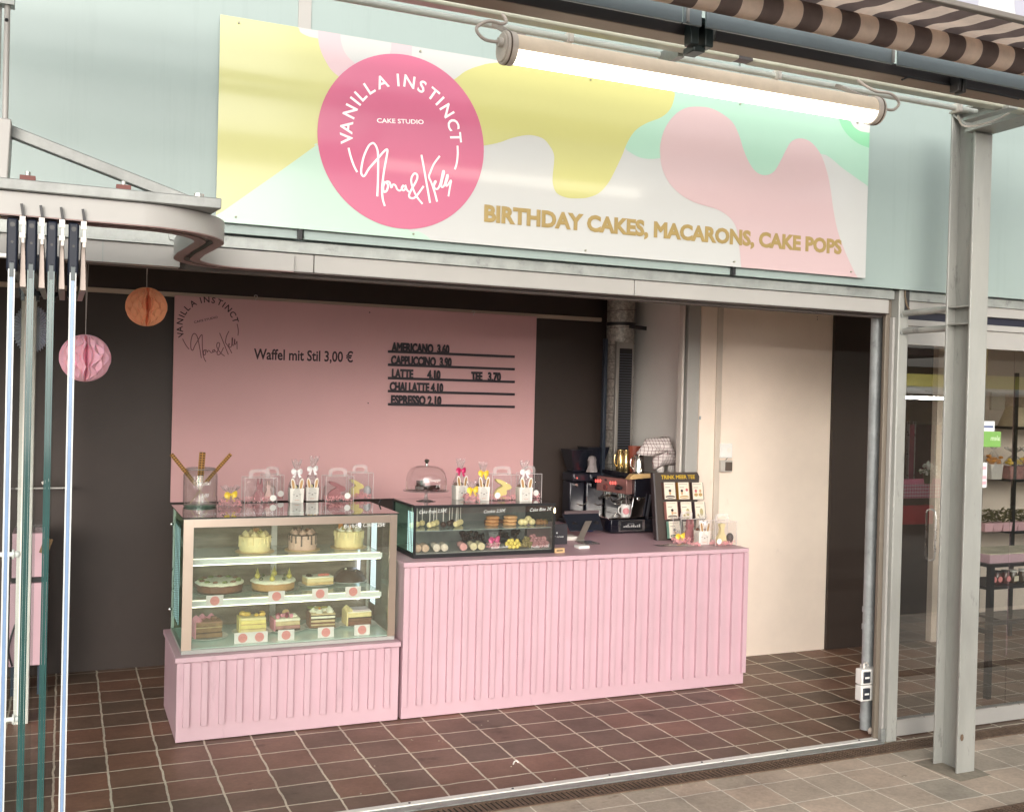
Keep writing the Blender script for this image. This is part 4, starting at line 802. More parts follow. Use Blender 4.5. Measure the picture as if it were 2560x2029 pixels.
def drip_cake(c, r, h, base, drip, tops, label):
    o = thing('birthday_cake', c, label, 'cake', 'drip cakes on the top shelf'); c = Vector(c)
    MB().lathe(c, [(r*1.27, .0), (r*1.28, .002), (r*1.28, .004), (r*1.25, .0055)], 32).build('cake_board', goldb, o)
    MB().lathe(c+Vector((0, 0, .0056)), [(r*.98, 0), (r, .004), (r, h-.006), (r*.97, h), (r*.5, h+.001)], 36, lambda a, z: 1+.008*math.sin(a*13+z*90)).build('cake_body', base, o)
    m = MB(); m.lathe(c+Vector((0, 0, h+.0052)), [(r*1.005, -.004), (r*1.005, .0015), (r*.9, .003), (.003, .0032)], 32)
    for i in range(17):
        a = i*2*math.pi/17+random.uniform(-.1, .1); l = random.uniform(.25, .75)*h; x, y = c.x+r*1.005*math.cos(a), c.y+r*1.005*math.sin(a)
        m.tube([(x, y, c.z+h+.007), (x, y, c.z+h+.006-l*.5), (x, y, c.z+h+.006-l)], [.005, .0045, .0055], 6)
    m.build('drip_icing', drip, o); rnd = random.Random(len(label))
    for i in range(7):
        a = i*2*math.pi/7; x, y = c.x+r*.66*math.cos(a), c.y+r*.66*math.sin(a)
        MB().lathe((x, y, c.z+h+.007), [(.019, 0), (.021, .008), (.015, .016), (.008, .024), (.001, .03)], 12, lambda t, z: 1+.12*math.sin(5*t+z*150)).build('cream_rosette', tops[0], o)
    for i in range(5):
        a = rnd.uniform(0, 6.28); q = rnd.uniform(.1, .8)*r; z = c.z+h+.022
        if i % 2: MB().obox((c.x+q*math.cos(a), c.y+q*math.sin(a), z+.012), .026, .006, .034, a, .4).build('topping', tops[1], o, bevel=.001)
        else: MB().sph((c.x+q*math.cos(a), c.y+q*math.sin(a), z+.006), .012, 10).build('topping', tops[2], o)
def base(px, py, z, dy=0): q = gr(cF(px, py), z); return Vector((q.x, q.y+dy, z))
SZ = Z1_+.001
drip_cake(base(675, 790, SZ), .088, .086, vanilla, straw, (vanilla, biscuit, leafg), 'pale vanilla drip cake on gold board, left on the top shelf')
drip_cake(base(1013, 778, SZ), .082, .088, pinkc, choc, (pinkc, choc, choc2), 'dusky pink cake with dark chocolate drips, middle of the top shelf')
drip_cake(base(1343, 760, SZ), .086, .094, straw, vanilla, (white_c, orangef, leafg), 'yellow butter cream drip cake, right on the top shelf')
SZ2 = Z2_+.001
def tart(c, r, h, crust, top, deco, label):
    o = thing('round_cake', c, label, 'cake', 'round cakes on the middle shelf'); c = Vector(c)
    MB().lathe(c, [(r*.8, 0), (r*1.2, .001), (r*1.26, .006), (r*1.25, .008), (r*1.1, .003)], 36).build('plate', glass('glass plate', (.88, .93, .9), 1.3, haze=.15), o)
    MB().lathe(c+Vector((0, 0, .004)), [(r*.93, 0), (r*.98, .006), (r*1.0, h*.6), (r*.98, h)], 40, lambda a, z: 1+.012*math.sin(a*17)+.006*math.sin(a*5+1)).build('crust', crust, o)
    MB().lathe(c+Vector((0, 0, h+.0)), [(r*.96, -.008), (r*1.03, -.003), (r*1.04, .005), (r*.97, .011), (r*.6, .0125), (.004, .013)], 44, lambda a, z: 1+.022*math.sin(a*11)+.012*math.sin(a*23+2)).build('cream_topping', top, o)
    deco(c+Vector((0, 0, h+.011)), r, o)
def deco1(c, r, o):
    for i in range(13):
        a = i*2*math.pi/13; MB().sph((c.x+r*.82*math.cos(a), c.y+r*.82*math.sin(a), c.z+.004), .014, 9, (1.2, 1, .6), .35).build('nut', choc2 if i % 2 else greenl, o)
def deco2(c, r, o):
    for i in range(8):
        a = i*2*math.pi/8-.25; x, y = c.x+r*.74*math.cos(a), c.y+r*.74*math.sin(a)
        if i % 2: MB().sph((x, y, c.z+.008), .0115, 10).build('berry', pm('dark green berry', (.05, .06, .02), .4), o)
        else:
            MB().sph((x, y, c.z+.014), .0165, 12).build('physalis', icing('physalis fruit', (.55, .46, .10)), o)
            m = MB()
            for k in range(4): b_ = k*1.57+a; m.poly([(x-.012*math.sin(b_), y+.012*math.cos(b_), c.z+.022), (x+.012*math.sin(b_), y-.012*math.cos(b_), c.z+.022), (x+.018*math.cos(b_), y+.018*math.sin(b_), c.z+.062)])
            m.build('husk', leafg, o)
tart(base(425, 1072, SZ2), .130, .052, crumb, white_c, deco1, 'dark crusted cheesecake with white cream and nut ring, left on the middle shelf')
tart(base(805, 1058, SZ2), .124, .052, biscuit, white_c, deco2, 'biscuit crusted white cream cake topped with physalis fruit')
def round_plate(c, r, label, sq=1):
    o = thing('cake_plate', c, label, 'plate', 'white plates in the cake display'); MB().lathe(c, [(r*.55, 0), (r*.6, .002), (r*.9, .007), (r, .012), (r*.99, .0135), (r*.85, .009), (r*.3, .0055)], 36, sy=sq).build('dish', plate, o)
def slab(c, sx, sy, layers, rz, label, top=None, name='layer_cake', side=None, grp='layer cakes on the bottom deck'):
    o = thing(name, c, label, 'cake', grp); z = c[2]; c = Vector(c)
    for nm, h, mt in layers:
        sh = random.uniform(-.003, .003); MB().obox((c.x, c.y, z+h/2-.0003), sx+sh, sy+sh, h, rz).build(nm, mt, o, bevel=min(.004, h*.3)); z += h
    if side: m = Matrix.Rotation(rz, 4, 'Z'); d = m @ Vector((-sx/2-.004, 0, 0)); MB().obox((c.x+d.x, c.y+d.y, c.z+(z-c.z)/2), .010, sy+.006, z-c.z+.002, rz).build('side_cream', side, o, bevel=.004)
    if top: top(Vector((c.x, c.y, z)), sx, sy, rz, o)
    return o
def rel(c, dx, dy, dz, rz): return (c.x+dx*math.cos(rz)-dy*math.sin(rz), c.y+dx*math.sin(rz)+dy*math.cos(rz), c.z+dz)
def rosette(p, r, mt, o, nm='cream_rosette'): MB().lathe(p, [(r, 0), (r*1.08, r*.4), (r*.75, r*.8), (r*.4, r*1.15), (.001, r*1.4)], 12, lambda t, z: 1+.14*math.sin(6*t+z*200)).build(nm, mt, o)
q = base(1112, 1030, SZ2); round_plate(q, .112, 'white plate under the strawberry cheesecake piece', .95)
def t1(c, sx, sy, rz, o):
    for dx in (.02, .045): MB().sph(rel(c, dx, -.012, .004, rz), .017, 10, (1.5, .7, .5)).build('strawberry_slice', icing('strawberry slice', (.70, .18, .14)), o)
    MB().sph(rel(c, -.055, .0, .002, rz), .022, 10, (1, 1.2, .5), .3).build('chocolate_shard', choc, o)
slab((q.x+.006, q.y-.01, q.z+.010), .165, .10, (('base', .016, sponge), ('filling', .026, icing('cheesecake filling', (.74, .60, .33))), ('cream', .008, white_c)), .12, 'rectangular cheesecake piece with strawberry slices on the middle shelf', t1, 'cheesecake_piece', grp='cakes on the middle shelf')
q = base(1345, 1010, SZ2); round_plate(q, .112, 'white plate under the chocolate dome cake', .95)
o = thing('chocolate_cake', (q.x, q.y, q.z+.0135), 'dark chocolate glazed dome cake with white icing lines', 'cake'); c = Vector((q.x, q.y, q.z+.0140))
MB().lathe(c, [(.103, 0), (.106, .006), (.098, .024), (.078, .052), (.05, .070), (.02, .078), (.001, .079)], 36, lambda a, z: 1+.02*math.sin(a*7+z*60)).build('dome', choc, o)
m = MB()
for k in range(4): x = c.x+.018+.017*k; m.tube([(x-.012, c.y-.070+.006*k, c.z+.052-.007*k), (x+.012, c.y-.052+.006*k, c.z+.066-.009*k)], .0016, 5)
m.build('icing_lines', white_c, o); MB().sph((c.x-.03, c.y-.03, c.z+.074), .008, 8).build('sugar_pearl', white_c, o)
DZ = Z0_+.005
spec = [((335, 1425), 'rose'), ((655, 1392), 'yellow'), ((893, 1372), 'berry'), ((1148, 1352), 'nut'), ((1403, 1335), 'lilac')]
def sp_top(kind):
    def f(c, sx, sy, rz, o):
        rn = random.Random(kind)
        if kind == 'rose':
            for dx, dy in ((-.058, -.03), (-.06, .02), (.03, .05), (-.02, .055)): rosette(rel(c, dx, dy, -.004, rz), .022, rosec, o)
            MB().obox(rel(c, .035, 0, .009, rz), .032, .026, .018, rz).build('chocolate_cube', choc2, o, bevel=.002)
        elif kind == 'yellow':
            for k in range(7): MB().sph(rel(c, rn.uniform(-.06, .06), rn.uniform(-.04, .05), .008, rz), rn.uniform(.012, .018), 10, (1.2, 1, .8), .25).build('mango_piece', icing('mango', (.80, .52, .10)), o)
            MB().obox(rel(c, .04, .0, .010, rz), .034, .012, .02, rz+.4).build('chocolate_cube', choc, o, bevel=.001)
        elif kind == 'berry':
            for k in range(9): MB().sph(rel(c, rn.uniform(-.06, .03), rn.uniform(-.05, .05), .010, rz), rn.uniform(.009, .014), 10).build('berry', berry if k % 2 else rosec, o)
            for k in range(3): MB().obox(rel(c, .04, -.03+.024*k, .008, rz), .042, .012, .012, rz).build('cream_strip', white_c, o, bevel=.004)
            MB().cyl(rel(c, .01, .045, .016, rz), rel(c, .01, .05, .018, rz), .02, n=16).build('biscuit', sponge, o)
        elif kind == 'nut':
            for dx, dy in ((-.02, -.04), (.045, -.035), (-.05, .0), (.02, .02), (-.03, .045), (.05, .03)): rosette(rel(c, dx, dy, 0, rz), .019, white_c, o)
            for k in range(4): MB().sph(rel(c, rn.uniform(-.06, .05), rn.uniform(0, .06), .022, rz), .019, 10, (1.2, .8, .35), .2).build('leaf', greenl if k % 2 else leafg, o)
            MB().sph(rel(c, -.02, -.04, .026, rz), .008, 8).build('apricot_piece', orangef, o)
        else:
            MB().obox(rel(c, .01, 0, .004, rz), sx*.78, sy*.9, .01, rz).build('icing_swirl', icing('lilac icing', (.62, .50, .52), var=.2), o, bevel=.004)
            for dy in (-.04, 0, .04): rosette(rel(c, -.058, dy, 0, rz), .018, straw, o)
    return f
pl_lab = dict(rose='white plate under the brown cake with pink cream', yellow='white plate under the yellow mango layer cake', berry='white plate under the berry cream cake', nut='white plate under the nut and apricot layer cake', lilac='white plate under the lilac iced cake')
cl = dict(rose='brown layered cake with pink cream sides at the far left', yellow='yellow mango cream layer cake with chocolate piece', berry='white and pink cream cake topped with dark berries', nut='striped cream and chocolate layer cake with leaves and apricot', lilac='cream cake with lilac icing on a dark chocolate base')
cs_ = icing('mango cream', (.80, .66, .22)); nutc = icing('nut cream', (.60, .46, .26), var=.15); cocoa = icing('cocoa sponge', (.22, .12, .05), var=.2); cho3 = icing('cocoa top', (.30, .15, .09), var=.15)
ly = dict(rose=[('sponge', .026, cocoa), ('filling', .004, choc), ('sponge', .026, cocoa), ('filling', .004, nutc), ('sponge', .022, cocoa), ('topping', .008, cho3)],
 yellow=[('sponge', .022, straw), ('filling', .004, sponge), ('sponge', .022, cs_), ('filling', .004, sponge), ('sponge', .022, cs_), ('topping', .014, vanilla)],
 berry=[('base', .008, choc), ('sponge', .02, icing('berry sponge', (.42, .2, .18), var=.35)), ('filling', .026, nutc), ('topping', .014, white_c)],
 nut=[('sponge', .012, cocoa), ('filling', .010, nutc), ('sponge', .010, choc2), ('filling', .014, nutc), ('sponge', .008, choc), ('filling', .014, white_c), ('sponge', .006, choc), ('topping', .010, nutc)],
 lilac=[('base', .026, crumb), ('sponge', .016, choc2), ('filling', .006, choc), ('cream', .028, straw), ('topping', .006, white_c)])
side = dict(rose=rosec, yellow=cs_, berry=rosec, nut=choc2, lilac=straw)
for (px, k) in spec:
    q = base(px[0], px[1]-22, DZ); round_plate(q, .115, pl_lab[k], 1.0)
    slab((q.x, q.y, q.z+.0105), .145, .115, ly[k], {'rose': .06, 'yellow': -.03, 'berry': .04, 'nut': -.05, 'lilac': .02}[k], cl[k], sp_top(k), side=side[k])
# price cards
cdot = pm('card red dot', (.72, .26, .25), .6)
def card(px, py, Y, z, label, s=1):
    q = at(cF(px, py), Y); o = thing('price_card', (q.x, Y, z), label, 'price card', 'price cards with a red dot in the cake display')
    B(q.x-.046, q.x+.046, Y, Y+.0016, z, z+.060).build('card', pm('card stock', (.78, .72, .70), .6, 0, .03, 9), o); MB().cyl((q.x, Y-.0012, z+.030), (q.x, Y+.0005, z+.030), .0255, n=28).build('dot', cdot, o)
    m = MB()
    for dz in (.005, -.003): m.box(q.x-.017, q.x+.017, Y-.0016, Y-.0013, z+.029+dz, z+.0305+dz)
    m.build('fine_print', pm('print red', (.55, .14, .15), .6), o, smooth=False); B(q.x-.014, q.x+.014, Y+.0017, Y+.014, z, z+.003).build('foot', paper, o)
for px, py, l in ((390, 1142, 'dark crusted nut cheesecake'), (830, 1110, 'physalis cake'), (1140, 1092, 'strawberry cheesecake piece'), (1375, 1077, 'chocolate dome cake')):
    q = at(cF(px, py), 5.884); card(px, py, 5.884, q.z-.030, 'white price card with red dot on the shelf edge below the '+l)
for px, py, l in ((588, 1452, 'left of the pair before the yellow cake'), (707, 1447, 'right of the pair before the yellow cake'), (897, 1428, 'before the berry cream cake'), (1180, 1405, 'before the nut and apricot cake'), (1438, 1383, 'before the lilac iced cake')):
    card(px, py, 5.84, DZ, 'white price card with red dot, '+l)
# ================================================================ goods standing on the cases and the counter
shred_m = pm('pink paper shred', (.84, .40, .42), .8, 0, .25, 30)
def shred(c, sx, sy, h, name, parent, n=70, seed=1, th=.0026):
    rn = random.Random(seed); m = MB()
    for i in range(n*2):
        x, y, z = c[0]+rn.uniform(-sx, sx)/2, c[1]+rn.uniform(-sy, sy)/2, c[2]+.003+rn.random()*h*.8; a = rn.uniform(0, 6.28); l = rn.uniform(.008, .018)
        pts = [(x+k*l*math.cos(a)*.5, y+k*l*math.sin(a)*.5, max(c[2]+.0015, z+(.006 if k % 2 else -.004)+rn.uniform(-.003, .003))) for k in (-1, 0, 1)]
        pts = [(min(max(p[0], c[0]-sx/2), c[0]+sx/2), min(max(p[1], c[1]-sy/2), c[1]+sy/2), p[2]) for p in pts]
        m.tube(pts, th, 4)
    return m.build(name, shred_m, parent)
RAB = [(.10, 0), (.62, 0), (.70, .05), (.66, .12), (.72, .30), (.70, .42), (.90, .46), (1.0, .56), (.98, .62), (.86, .74), (.78, .76), (.60, .86), (.30, .98), (.10, 1.0), (.06, .95), (.16, .84), (.40, .70), (.46, .64), (.30, .56), (.14, .46), (.04, .30), (.0, .16), (.02, .06)]
SITR = [(.15, 0), (.85, 0), (.95, .1), (.92, .25), (.78, .42), (.72, .55), (.80, .66), (.78, .74), (.72, .98), (.66, 1), (.60, .78), (.48, .78), (.40, 1), (.34, .98), (.28, .74), (.24, .66), (.30, .55), (.22, .42), (.08, .25), (.05, .1)]
def rabbit(c, w_, h, d, shape, mat, parent, flip=False):
    pts = smoothc([((1-x if flip else x), z) for x, z in shape], 3)
    m = MB().poly([(c[0]+(x-.5)*w_, c[1]-d/2, c[2]+z*h) for x, z in pts], (0, d, 0)); return m.build('chocolate_rabbit', mat, parent, bevel=.007, seg=3)
sticker = pm('round white sticker', (.84, .82, .78), .5)
def gift_box(c, w_, d, h, label, figs, stick, seed=3, egg=None, group='clear gift boxes with chocolate figures'):
    o = thing('gift_box', c, label, 'gift box', group); x, y, z = c
    m = MB().box(x-w_/2, x+w_/2, y-d/2, y+d/2, z, z+h); m.build('clear_box', clearp, o, smooth=False)
    e = MB()
    for sx in (-1, 1):
        for sy in (-1, 1): e.box(x+sx*w_/2-.0012, x+sx*w_/2+.0012, y+sy*d/2-.0012, y+sy*d/2+.0012, z, z+h)
    for sy in (-1, 1): e.box(x-w_/2, x+w_/2, y+sy*d/2-.0012, y+sy*d/2+.0012, z+h-.0012, z+h+.0012)
    e.build('fold', pm('plastic fold highlight', (.74, .68, .68), .25), o)
    pts = smoothc([(x-w_*.33, y, z+h), (x-w_*.33, y, z+h+.030), (x-w_*.24, y, z+h+.046), (x, y, z+h+.05), (x+w_*.24, y, z+h+.046), (x+w_*.33, y, z+h+.030), (x+w_*.33, y, z+h)], 4, False)
    hm = MB(); vs = []; n = len(pts)
    for p in pts: q = Vector(p); k = Vector((x, y, z+h)); inn = k+(q-k)*.62; vs += [q, Vector((inn.x, y+.0008, max(inn.z, z+h)))]
    hm.add(vs, [(2*i, 2*i+2, 2*i+3, 2*i+1) for i in range(n-1)]); hm.build('handle', glass('handle plastic', (.9, .88, .88), 2.2, .12, haze=.32, hcol=(.9, .85, .85)), o)
    shred((x, y, z), w_-.012, d-.012, h*.22, 'paper_shred', o, 60, seed)
    for dx, dy, w2, h2, shp, mt, fl in figs: rabbit((x+dx, y+dy, z+.012), w2, h2, .028, shp, mt, o, fl)
    if egg: MB().sph((x+egg[0], y+egg[1], z+.05), .03, 14, (.85, .85, 1.15)).build('egg', egg[2], o)
    for dx, dz in stick: MB().cyl((x+dx, y-d/2-.0012, z+dz), (x+dx, y-d/2-.0002, z+dz), .0195, n=24).build('sticker', sticker, o)
    return o
rub = pm('ruby chocolate', (.36, .12, .13), .4, 0, .06, 15); yel = pm('yellow chocolate', (.78, .66, .24), .4, 0, .06, 15); palep = pm('pale pink chocolate', (.70, .46, .42), .4, 0, .1, 15)
def bow(c, s, mat, parent, tilt=0):
    c = Vector(c); m = MB()
    for k in (-1, 1):
        ring = []
        for i in range(13):
            t = i/12; w2 = s*.30*math.sin(t*math.pi)**.6*(.55+.45*t)+s*.08; ring.append((t, w2))
        vs = []; fs = []
        for i, (t, w2) in enumerate(ring):
            X = k*s*(.06+.55*t); yy = -s*.22*math.sin(t*math.pi); zz = tilt*X
            vs += [c+Vector((X, yy, zz+w2)), c+Vector((X, yy*.2-s*.02, zz)), c+Vector((X, yy, zz-w2))]
        for i in range(12): fs += [(3*i, 3*i+3, 3*i+4, 3*i+1), (3*i+1, 3*i+4, 3*i+5, 3*i+2)]
        m.add(vs, fs)
        m.add([c+Vector((0, -.002, 0)), c+Vector((k*s*.12, -.004, -s*.05)), c+Vector((k*s*.5, -.006, -s*.62)), c+Vector((k*s*.22, -.006, -s*.70))], [(0, 1, 2, 3)])
    m.sph(c+Vector((0, -s*.06, 0)), s*.13, 10)
    return m.build('bow', mat, parent, ang=60)
def cello(c, r0, r1, z0, zn, z1, parent, seed=1, tilt=0):
    """gathered cellophane: pouch up to the neck zn, frill above it"""
    rn = random.Random(seed); ph = rn.random()*6; n = 26
    def wob(a, z): return 1+(.14*math.sin(a*7+ph)+.1*math.sin(a*11+ph*2))*min(1, max(0, (z-(z0-c[2]))/(zn-z0)))
    h = zn-z0; f = z1-zn
    prof = [(r0, 0), (r0*1.02, h*.35), (r0*.85, h*.6), (r0*.45, h*.85), (.008, h), (.014, h+f*.2), (r1*.7, h+f*.6), (r1, h+f)]
    m = MB(); vs = []; fs = []
    for r, z in prof:
        for j in range(n): a = 2*math.pi*j/n; k = wob(a, z0-c[2]+z); vs.append((c[0]+r*k*math.cos(a)+tilt*max(0, z-h), c[1]+r*k*math.sin(a)*.8, z0+z+(.012*math.sin(a*5+ph) if z > h+f*.9 else 0)))
    for i in range(len(prof)-1):
        for j in range(n): fs.append((i*n+j, i*n+(j+1) % n, (i+1)*n+(j+1) % n, (i+1)*n+j))
    return m.add(vs, fs).build('cellophane', foil, parent, ang=20)
boxw = pm('white bunny box', (.82, .78, .72), .6, 0, .03, 8); eargold = pm('gold ear foil', (.48, .28, .11), .4, .3)
def bunny(c, w_, h, label, bowm, rz=0, hi=.17, tilt=0, seed=2):
    """white paper box with bunny face and ears, filled and tied up in cellophane; built at the origin then turned"""
    o = thing('bunny_bag', (0, 0, 0), label, 'gift bag', 'white bunny face treat bags'); d = w_*.8
    b = MB().hexa([(-w_*.46, -d*.46, 0), (w_*.46, -d*.46, 0), (w_*.46, d*.46, 0), (-w_*.46, d*.46, 0)], [(-w_/2, -d/2, h), (w_/2, -d/2, h), (w_/2, d/2, h), (-w_/2, d/2, h)]).build('box', boxw, o, bevel=.001)
    for s in (-1, 1):
        E = [(s*(.10+.0)*w_+x*.13*w_+s*.14*w_+s*z*.10*w_, z*.62*h*1.25) for x, z in [(-.8, 0), (.8, 0), (1.15, .3), (1.2, .6), (.8, .88), (0, 1), (-.8, .88), (-1.2, .6), (-1.15, .3)]]
        MB().poly([(x, -d/2-.001, h-.004+z) for x, z in smoothc(E, 3)], (0, .002, 0)).build('ear', boxw, o)
        E2 = [(s*.24*w_+x*.075*w_+s*z*.10*w_, .06*h+z*.48*h*1.25) for x, z in [(-.8, 0), (.8, 0), (1.15, .3), (1.2, .6), (.8, .88), (0, 1), (-.8, .88), (-1.2, .6), (-1.15, .3)]]
        MB().poly([(x, -d/2-.0022, h-.004+z) for x, z in smoothc(E2, 3)], (0, .001, 0)).build('inner_ear', eargold, o)
    m = MB(); yf = -d/2*.985-.0015
    for s in (-1, 1):
        m.tube([(s*.30*w_, yf+.001, .60*h), (s*.23*w_, yf, .56*h), (s*.15*w_, yf+.001, .60*h)], .0011, 5)
    m.sph((0, yf, .48*h), .0042, 8, (1.2, .4, .8)); m.build('face_print', pm('face print', (.10, .07, .06), .6), b)
    m = MB().box(-.16*w_, .16*w_, yf, yf+.001, .16*h, .20*h); m.build('tag_print', pm('peach print', (.75, .46, .34), .6), b)
    for k, mt in enumerate((choc2, yel, choc, palep)): MB().sph((-.3*w_+.2*w_*k, .02*w_-.25*w_*(k % 2)+.1*w_, h+.006), .0135, 10).build('treat', mt, o)
    cello((0, 0, 0), w_*.56, w_*.34, .002, hi*.74, hi, o, seed, tilt); bow((0, -.012, hi*.74), .058, bowm, o, tilt*.4)
    o.location = c; o.rotation_euler = (0, 0, rz); return o
whiteb = pm('white satin ribbon', (.82, .78, .78), .35, 0, .04, 20); yellowb = pm('yellow satin ribbon', (.85, .58, .05), .35, 0, .06, 20); magb = pm('magenta satin ribbon', (.55, .015, .12), .35, 0, .08, 20)
def treat_bag(c, r, h, label, bowm, fill, seed=5, tilt=.0, cat='gift bag'):
    o = thing('treat_bag', c, label, cat, 'small cellophane treat bags'); x, y, z = c
    shred((x, y, z), r*1.8, r*1.4, h*.42, 'paper_shred', o, 60, seed)
    if fill: 
        for k in range(4): MB().sph((x-.02+.014*k, y-.012+.01*(k % 2), z+.03), .0125, 10).build('treat', fill, o)
    cello((x, y, z), r, r*.8, z+.001, z+h*.62, z+h, o, seed, tilt); bow((x, y-.016, z+h*.62), .062, bowm, o, .1); return o
T = FZ1
def G(f, px, py, z): q = gr(f(px, py), z); return Vector((q.x, q.y, z))
# waffle jar
q = G(cF, 285, 470, T+.0); q.y += .0
jr = thing('glass_jar', q, 'open glass jar holding three waffle sticks on the cake display', 'jar'); k = .00083*1.03; r = .098
prof = [(r*.80, .0005), (r*.97, .004), (r, .015), (r, .185), (r*.93, .205), (r*.86, .213), (r*.86, .224)]
m = MB(); n = 36; vs = []; fs = []
for rr_, z in prof+[(a-.004, b) for a, b in prof[::-1][:-1]]+[(.001, .016)]:
    for j in range(n): vs.append((q.x+rr_*math.cos(2*math.pi*j/n), q.y+rr_*math.sin(2*math.pi*j/n), q.z+z))
for i in range(len(vs)//n-1):
    for j in range(n): fs.append((i*n+j, i*n+(j+1) % n, (i+1)*n+(j+1) % n, (i+1)*n+j))
m.add(vs, fs).build('jar_body', glass('jar glass', (.92, .94, .935), 1.5), jr)
MB().lathe(q, [(r*.80, .0006), (r*.95, .003), (r*.95, .012), (r*.8, .0155), (.002, .0155)], 36).build('thick_base', glass('jar base glass', (.55, .75, .66), 1.2, haze=.15, hcol=(.4, .6, .5)), jr)
MB().tube([(q.x+r*.87*math.cos(i*.2094), q.y+r*.87*math.sin(i*.2094), q.z+.222) for i in range(30)], .005, 8, True).build('rim', glass('rim glass', (.82, .84, .85), 2.0, haze=.1), jr)
m = MB(); text(m, 'Waffel', (q.x-.028, q.y-r-.0005, q.z+.128), (1, 0, .06), (0, 0, 1), .024, width=.075, shear=.3, bold=-.012); text(m, '3,00', (q.x-.008, q.y-r-.0005, q.z+.062), (1, 0, .06), (0, 0, 1), .02, width=.045, shear=.3, bold=-.012); m.build('handwriting', whitepaint, jr, smooth=False)
m_w, t, o_ = nodes('baked waffle'); L = t.links.new; b = N(t, 'ShaderNodeBsdfPrincipled'); b.inputs['Roughness'].default_value = .6; L(b.outputs[0], o_.inputs[0]); b.inputs['Base Color'].default_value = (.46, .22, .04, 1)
wdk = pm('waffle pit', (.07, .02, .005), .6); stickm = pm('wooden stick', (.60, .45, .28), .6, 0, .06, 40)
def waffle(p0, p1, stick_end, label, wd=.027):
    p0 = Vector(p0); p1 = Vector(p1); o = thing('waffle_stick', p0, label, 'waffle', 'waffle sticks in the glass jar'); d = p1-p0; u = d.normalized(); s = u.cross(Vector((0, -1, 0))).normalized()
    MB().beam(p0, p1, wd, .013, (0, -1, 0)).build('waffle', m_w, o, bevel=.004); n = int(d.length/.0145); nf = s.cross(u).normalized(); nf = nf if nf.y < 0 else -nf
    m = MB()
    for i in range(n):
        for k in (-1, 1):
            c_ = p0+u*(.010+i*.0145)+s*(k*wd*.24)+nf*.0068; e1 = u*.0045; e2 = s*(wd*.16); m.add([c_-e1-e2, c_+e1-e2, c_+e1+e2, c_-e1+e2], [(0, 1, 2, 3)])
    m.build('waffle_pits', wdk, o, smooth=False); MB().cyl(p0-u*.001, stick_end, .0022, n=6).build('stick', stickm, o)
Yj = q.y
def jt(px, py, Y): return at(cF(px, py), Y)
waffle(jt(258, 318, Yj), jt(80, 98, Yj+.0), (q.x+.052, Yj+.03, q.z+.018), 'waffle stick leaning left out of the jar', .024)
waffle(jt(285, 312, Yj+.03), jt(303, 85, Yj+.03), (q.x-.010, Yj-.03, q.z+.018), 'waffle stick standing upright in the middle of the jar', .036)
waffle(jt(325, 300, Yj-.02), jt(505, 98, Yj+.02), (q.x-.055, Yj+.01, q.z+.018), 'waffle stick leaning right out of the jar', .022)
q = G(cF, 500, 470, T); treat_bag(q, .070, .115, 'small clear bag with yellow bow and pink shred beside the waffle jar', yellowb, None, 5)
q = G(cF, 830, 420, T); gift_box((q.x-.02, q.y+.06, T), .13, .12, .155, 'clear gift box half hidden behind the ruby rabbit box, left group', [], [(.045, .035)], 11, (0, 0, palep))
q = G(cF, 705, 440, T); gift_box((q.x, q.y, T), .196, .12, .155, 'clear gift box with sitting ruby chocolate rabbit, left group on the cake display', [(-.005, -.02, .075, .135, SITR, rub, False), (.055, .01, .05, .12, SITR, palep, False)], [(.075, .03)], 12)
q = G(cF, 968, 440, T); bunny((q.x, q.y, T), .088, .088, 'bunny bag with white bow, left of two on the cake display', whiteb, -.05, .26, 0, 2)
q = G(cF, 1080, 428, T); bunny((q.x, q.y, T), .082, .085, 'bunny bag with tilted white bow, right of two on the cake display', whiteb, -.12, .275, .2, 7)
q = G(cF, 1425, 415, T); gift_box((q.x, q.y+.02, T), .15, .12, .172, 'clear gift box with yellow rabbit and grey egg, right end of the cake display', [(-.028, -.01, .10, .115, RAB, yel, False)], [], 13, (.048, -.02, pm('grey blue egg', (.42, .42, .44), .4)))
q = G(cF, 1262, 432, T); gift_box((q.x, q.y, T), .178, .12, .162, 'clear gift box with leaping ruby chocolate rabbit, right group on the cake display', [(-.012, -.02, .115, .115, RAB, rub, False)], [(.05, .038)], 14)
o = thing('marker_pen', G(cF, 1560, 455, T), 'small dark clip on the rear edge of the cake display top', 'clip'); q = o.location.copy(); MB().beam(q+Vector((0, 0, .004)), q+Vector((.012, 0, .032)), .008, .008).build('clip', black, o); o.name = 'clip'

# ================================================================ black framed counter case
BX0, BX1, BY0, BY1, BZ0, BZ1 = 1.925, 2.858, 5.858, 6.30, .921, 1.235
bc = thing('counter_case', (2.39, 6.08, .921), 'black framed glass counter case with cake pops, cookies and truffles', 'display case')
fm = MB()
for x in (BX0, BX1-.014):
    for y in (BY0, BY1-.014): fm.box(x, x+.014, y, y+.014, BZ0+.022, BZ1-.014)
fm.build('upright_frame', blackmetal, bc)
B(BX0, BX1, BY0, BY1, BZ0, BZ0+.022).build('base', blackmetal, bc, bevel=.002)
m = MB().box(BX0, BX1, BY0, BY0+.014, BZ1-.014, BZ1-.001); m.box(BX0, BX1, BY1-.014, BY1, BZ1-.014, BZ1-.001); m.box(BX0, BX0+.014, BY0+.014, BY1-.014, BZ1-.014, BZ1-.001); m.box(BX1-.014, BX1, BY0+.014, BY1-.014, BZ1-.014, BZ1-.001); m.build('top_frame', blackmetal, bc)
B(BX0+.014, BX1-.014, BY0+.003, BY0+.007, BZ0+.022, BZ1-.014).build('front_glass', glass('counter case glass', (.94, .95, .945), 1.5, haze=.02, hcol=(.7, .7, .65)), bc, smooth=False)
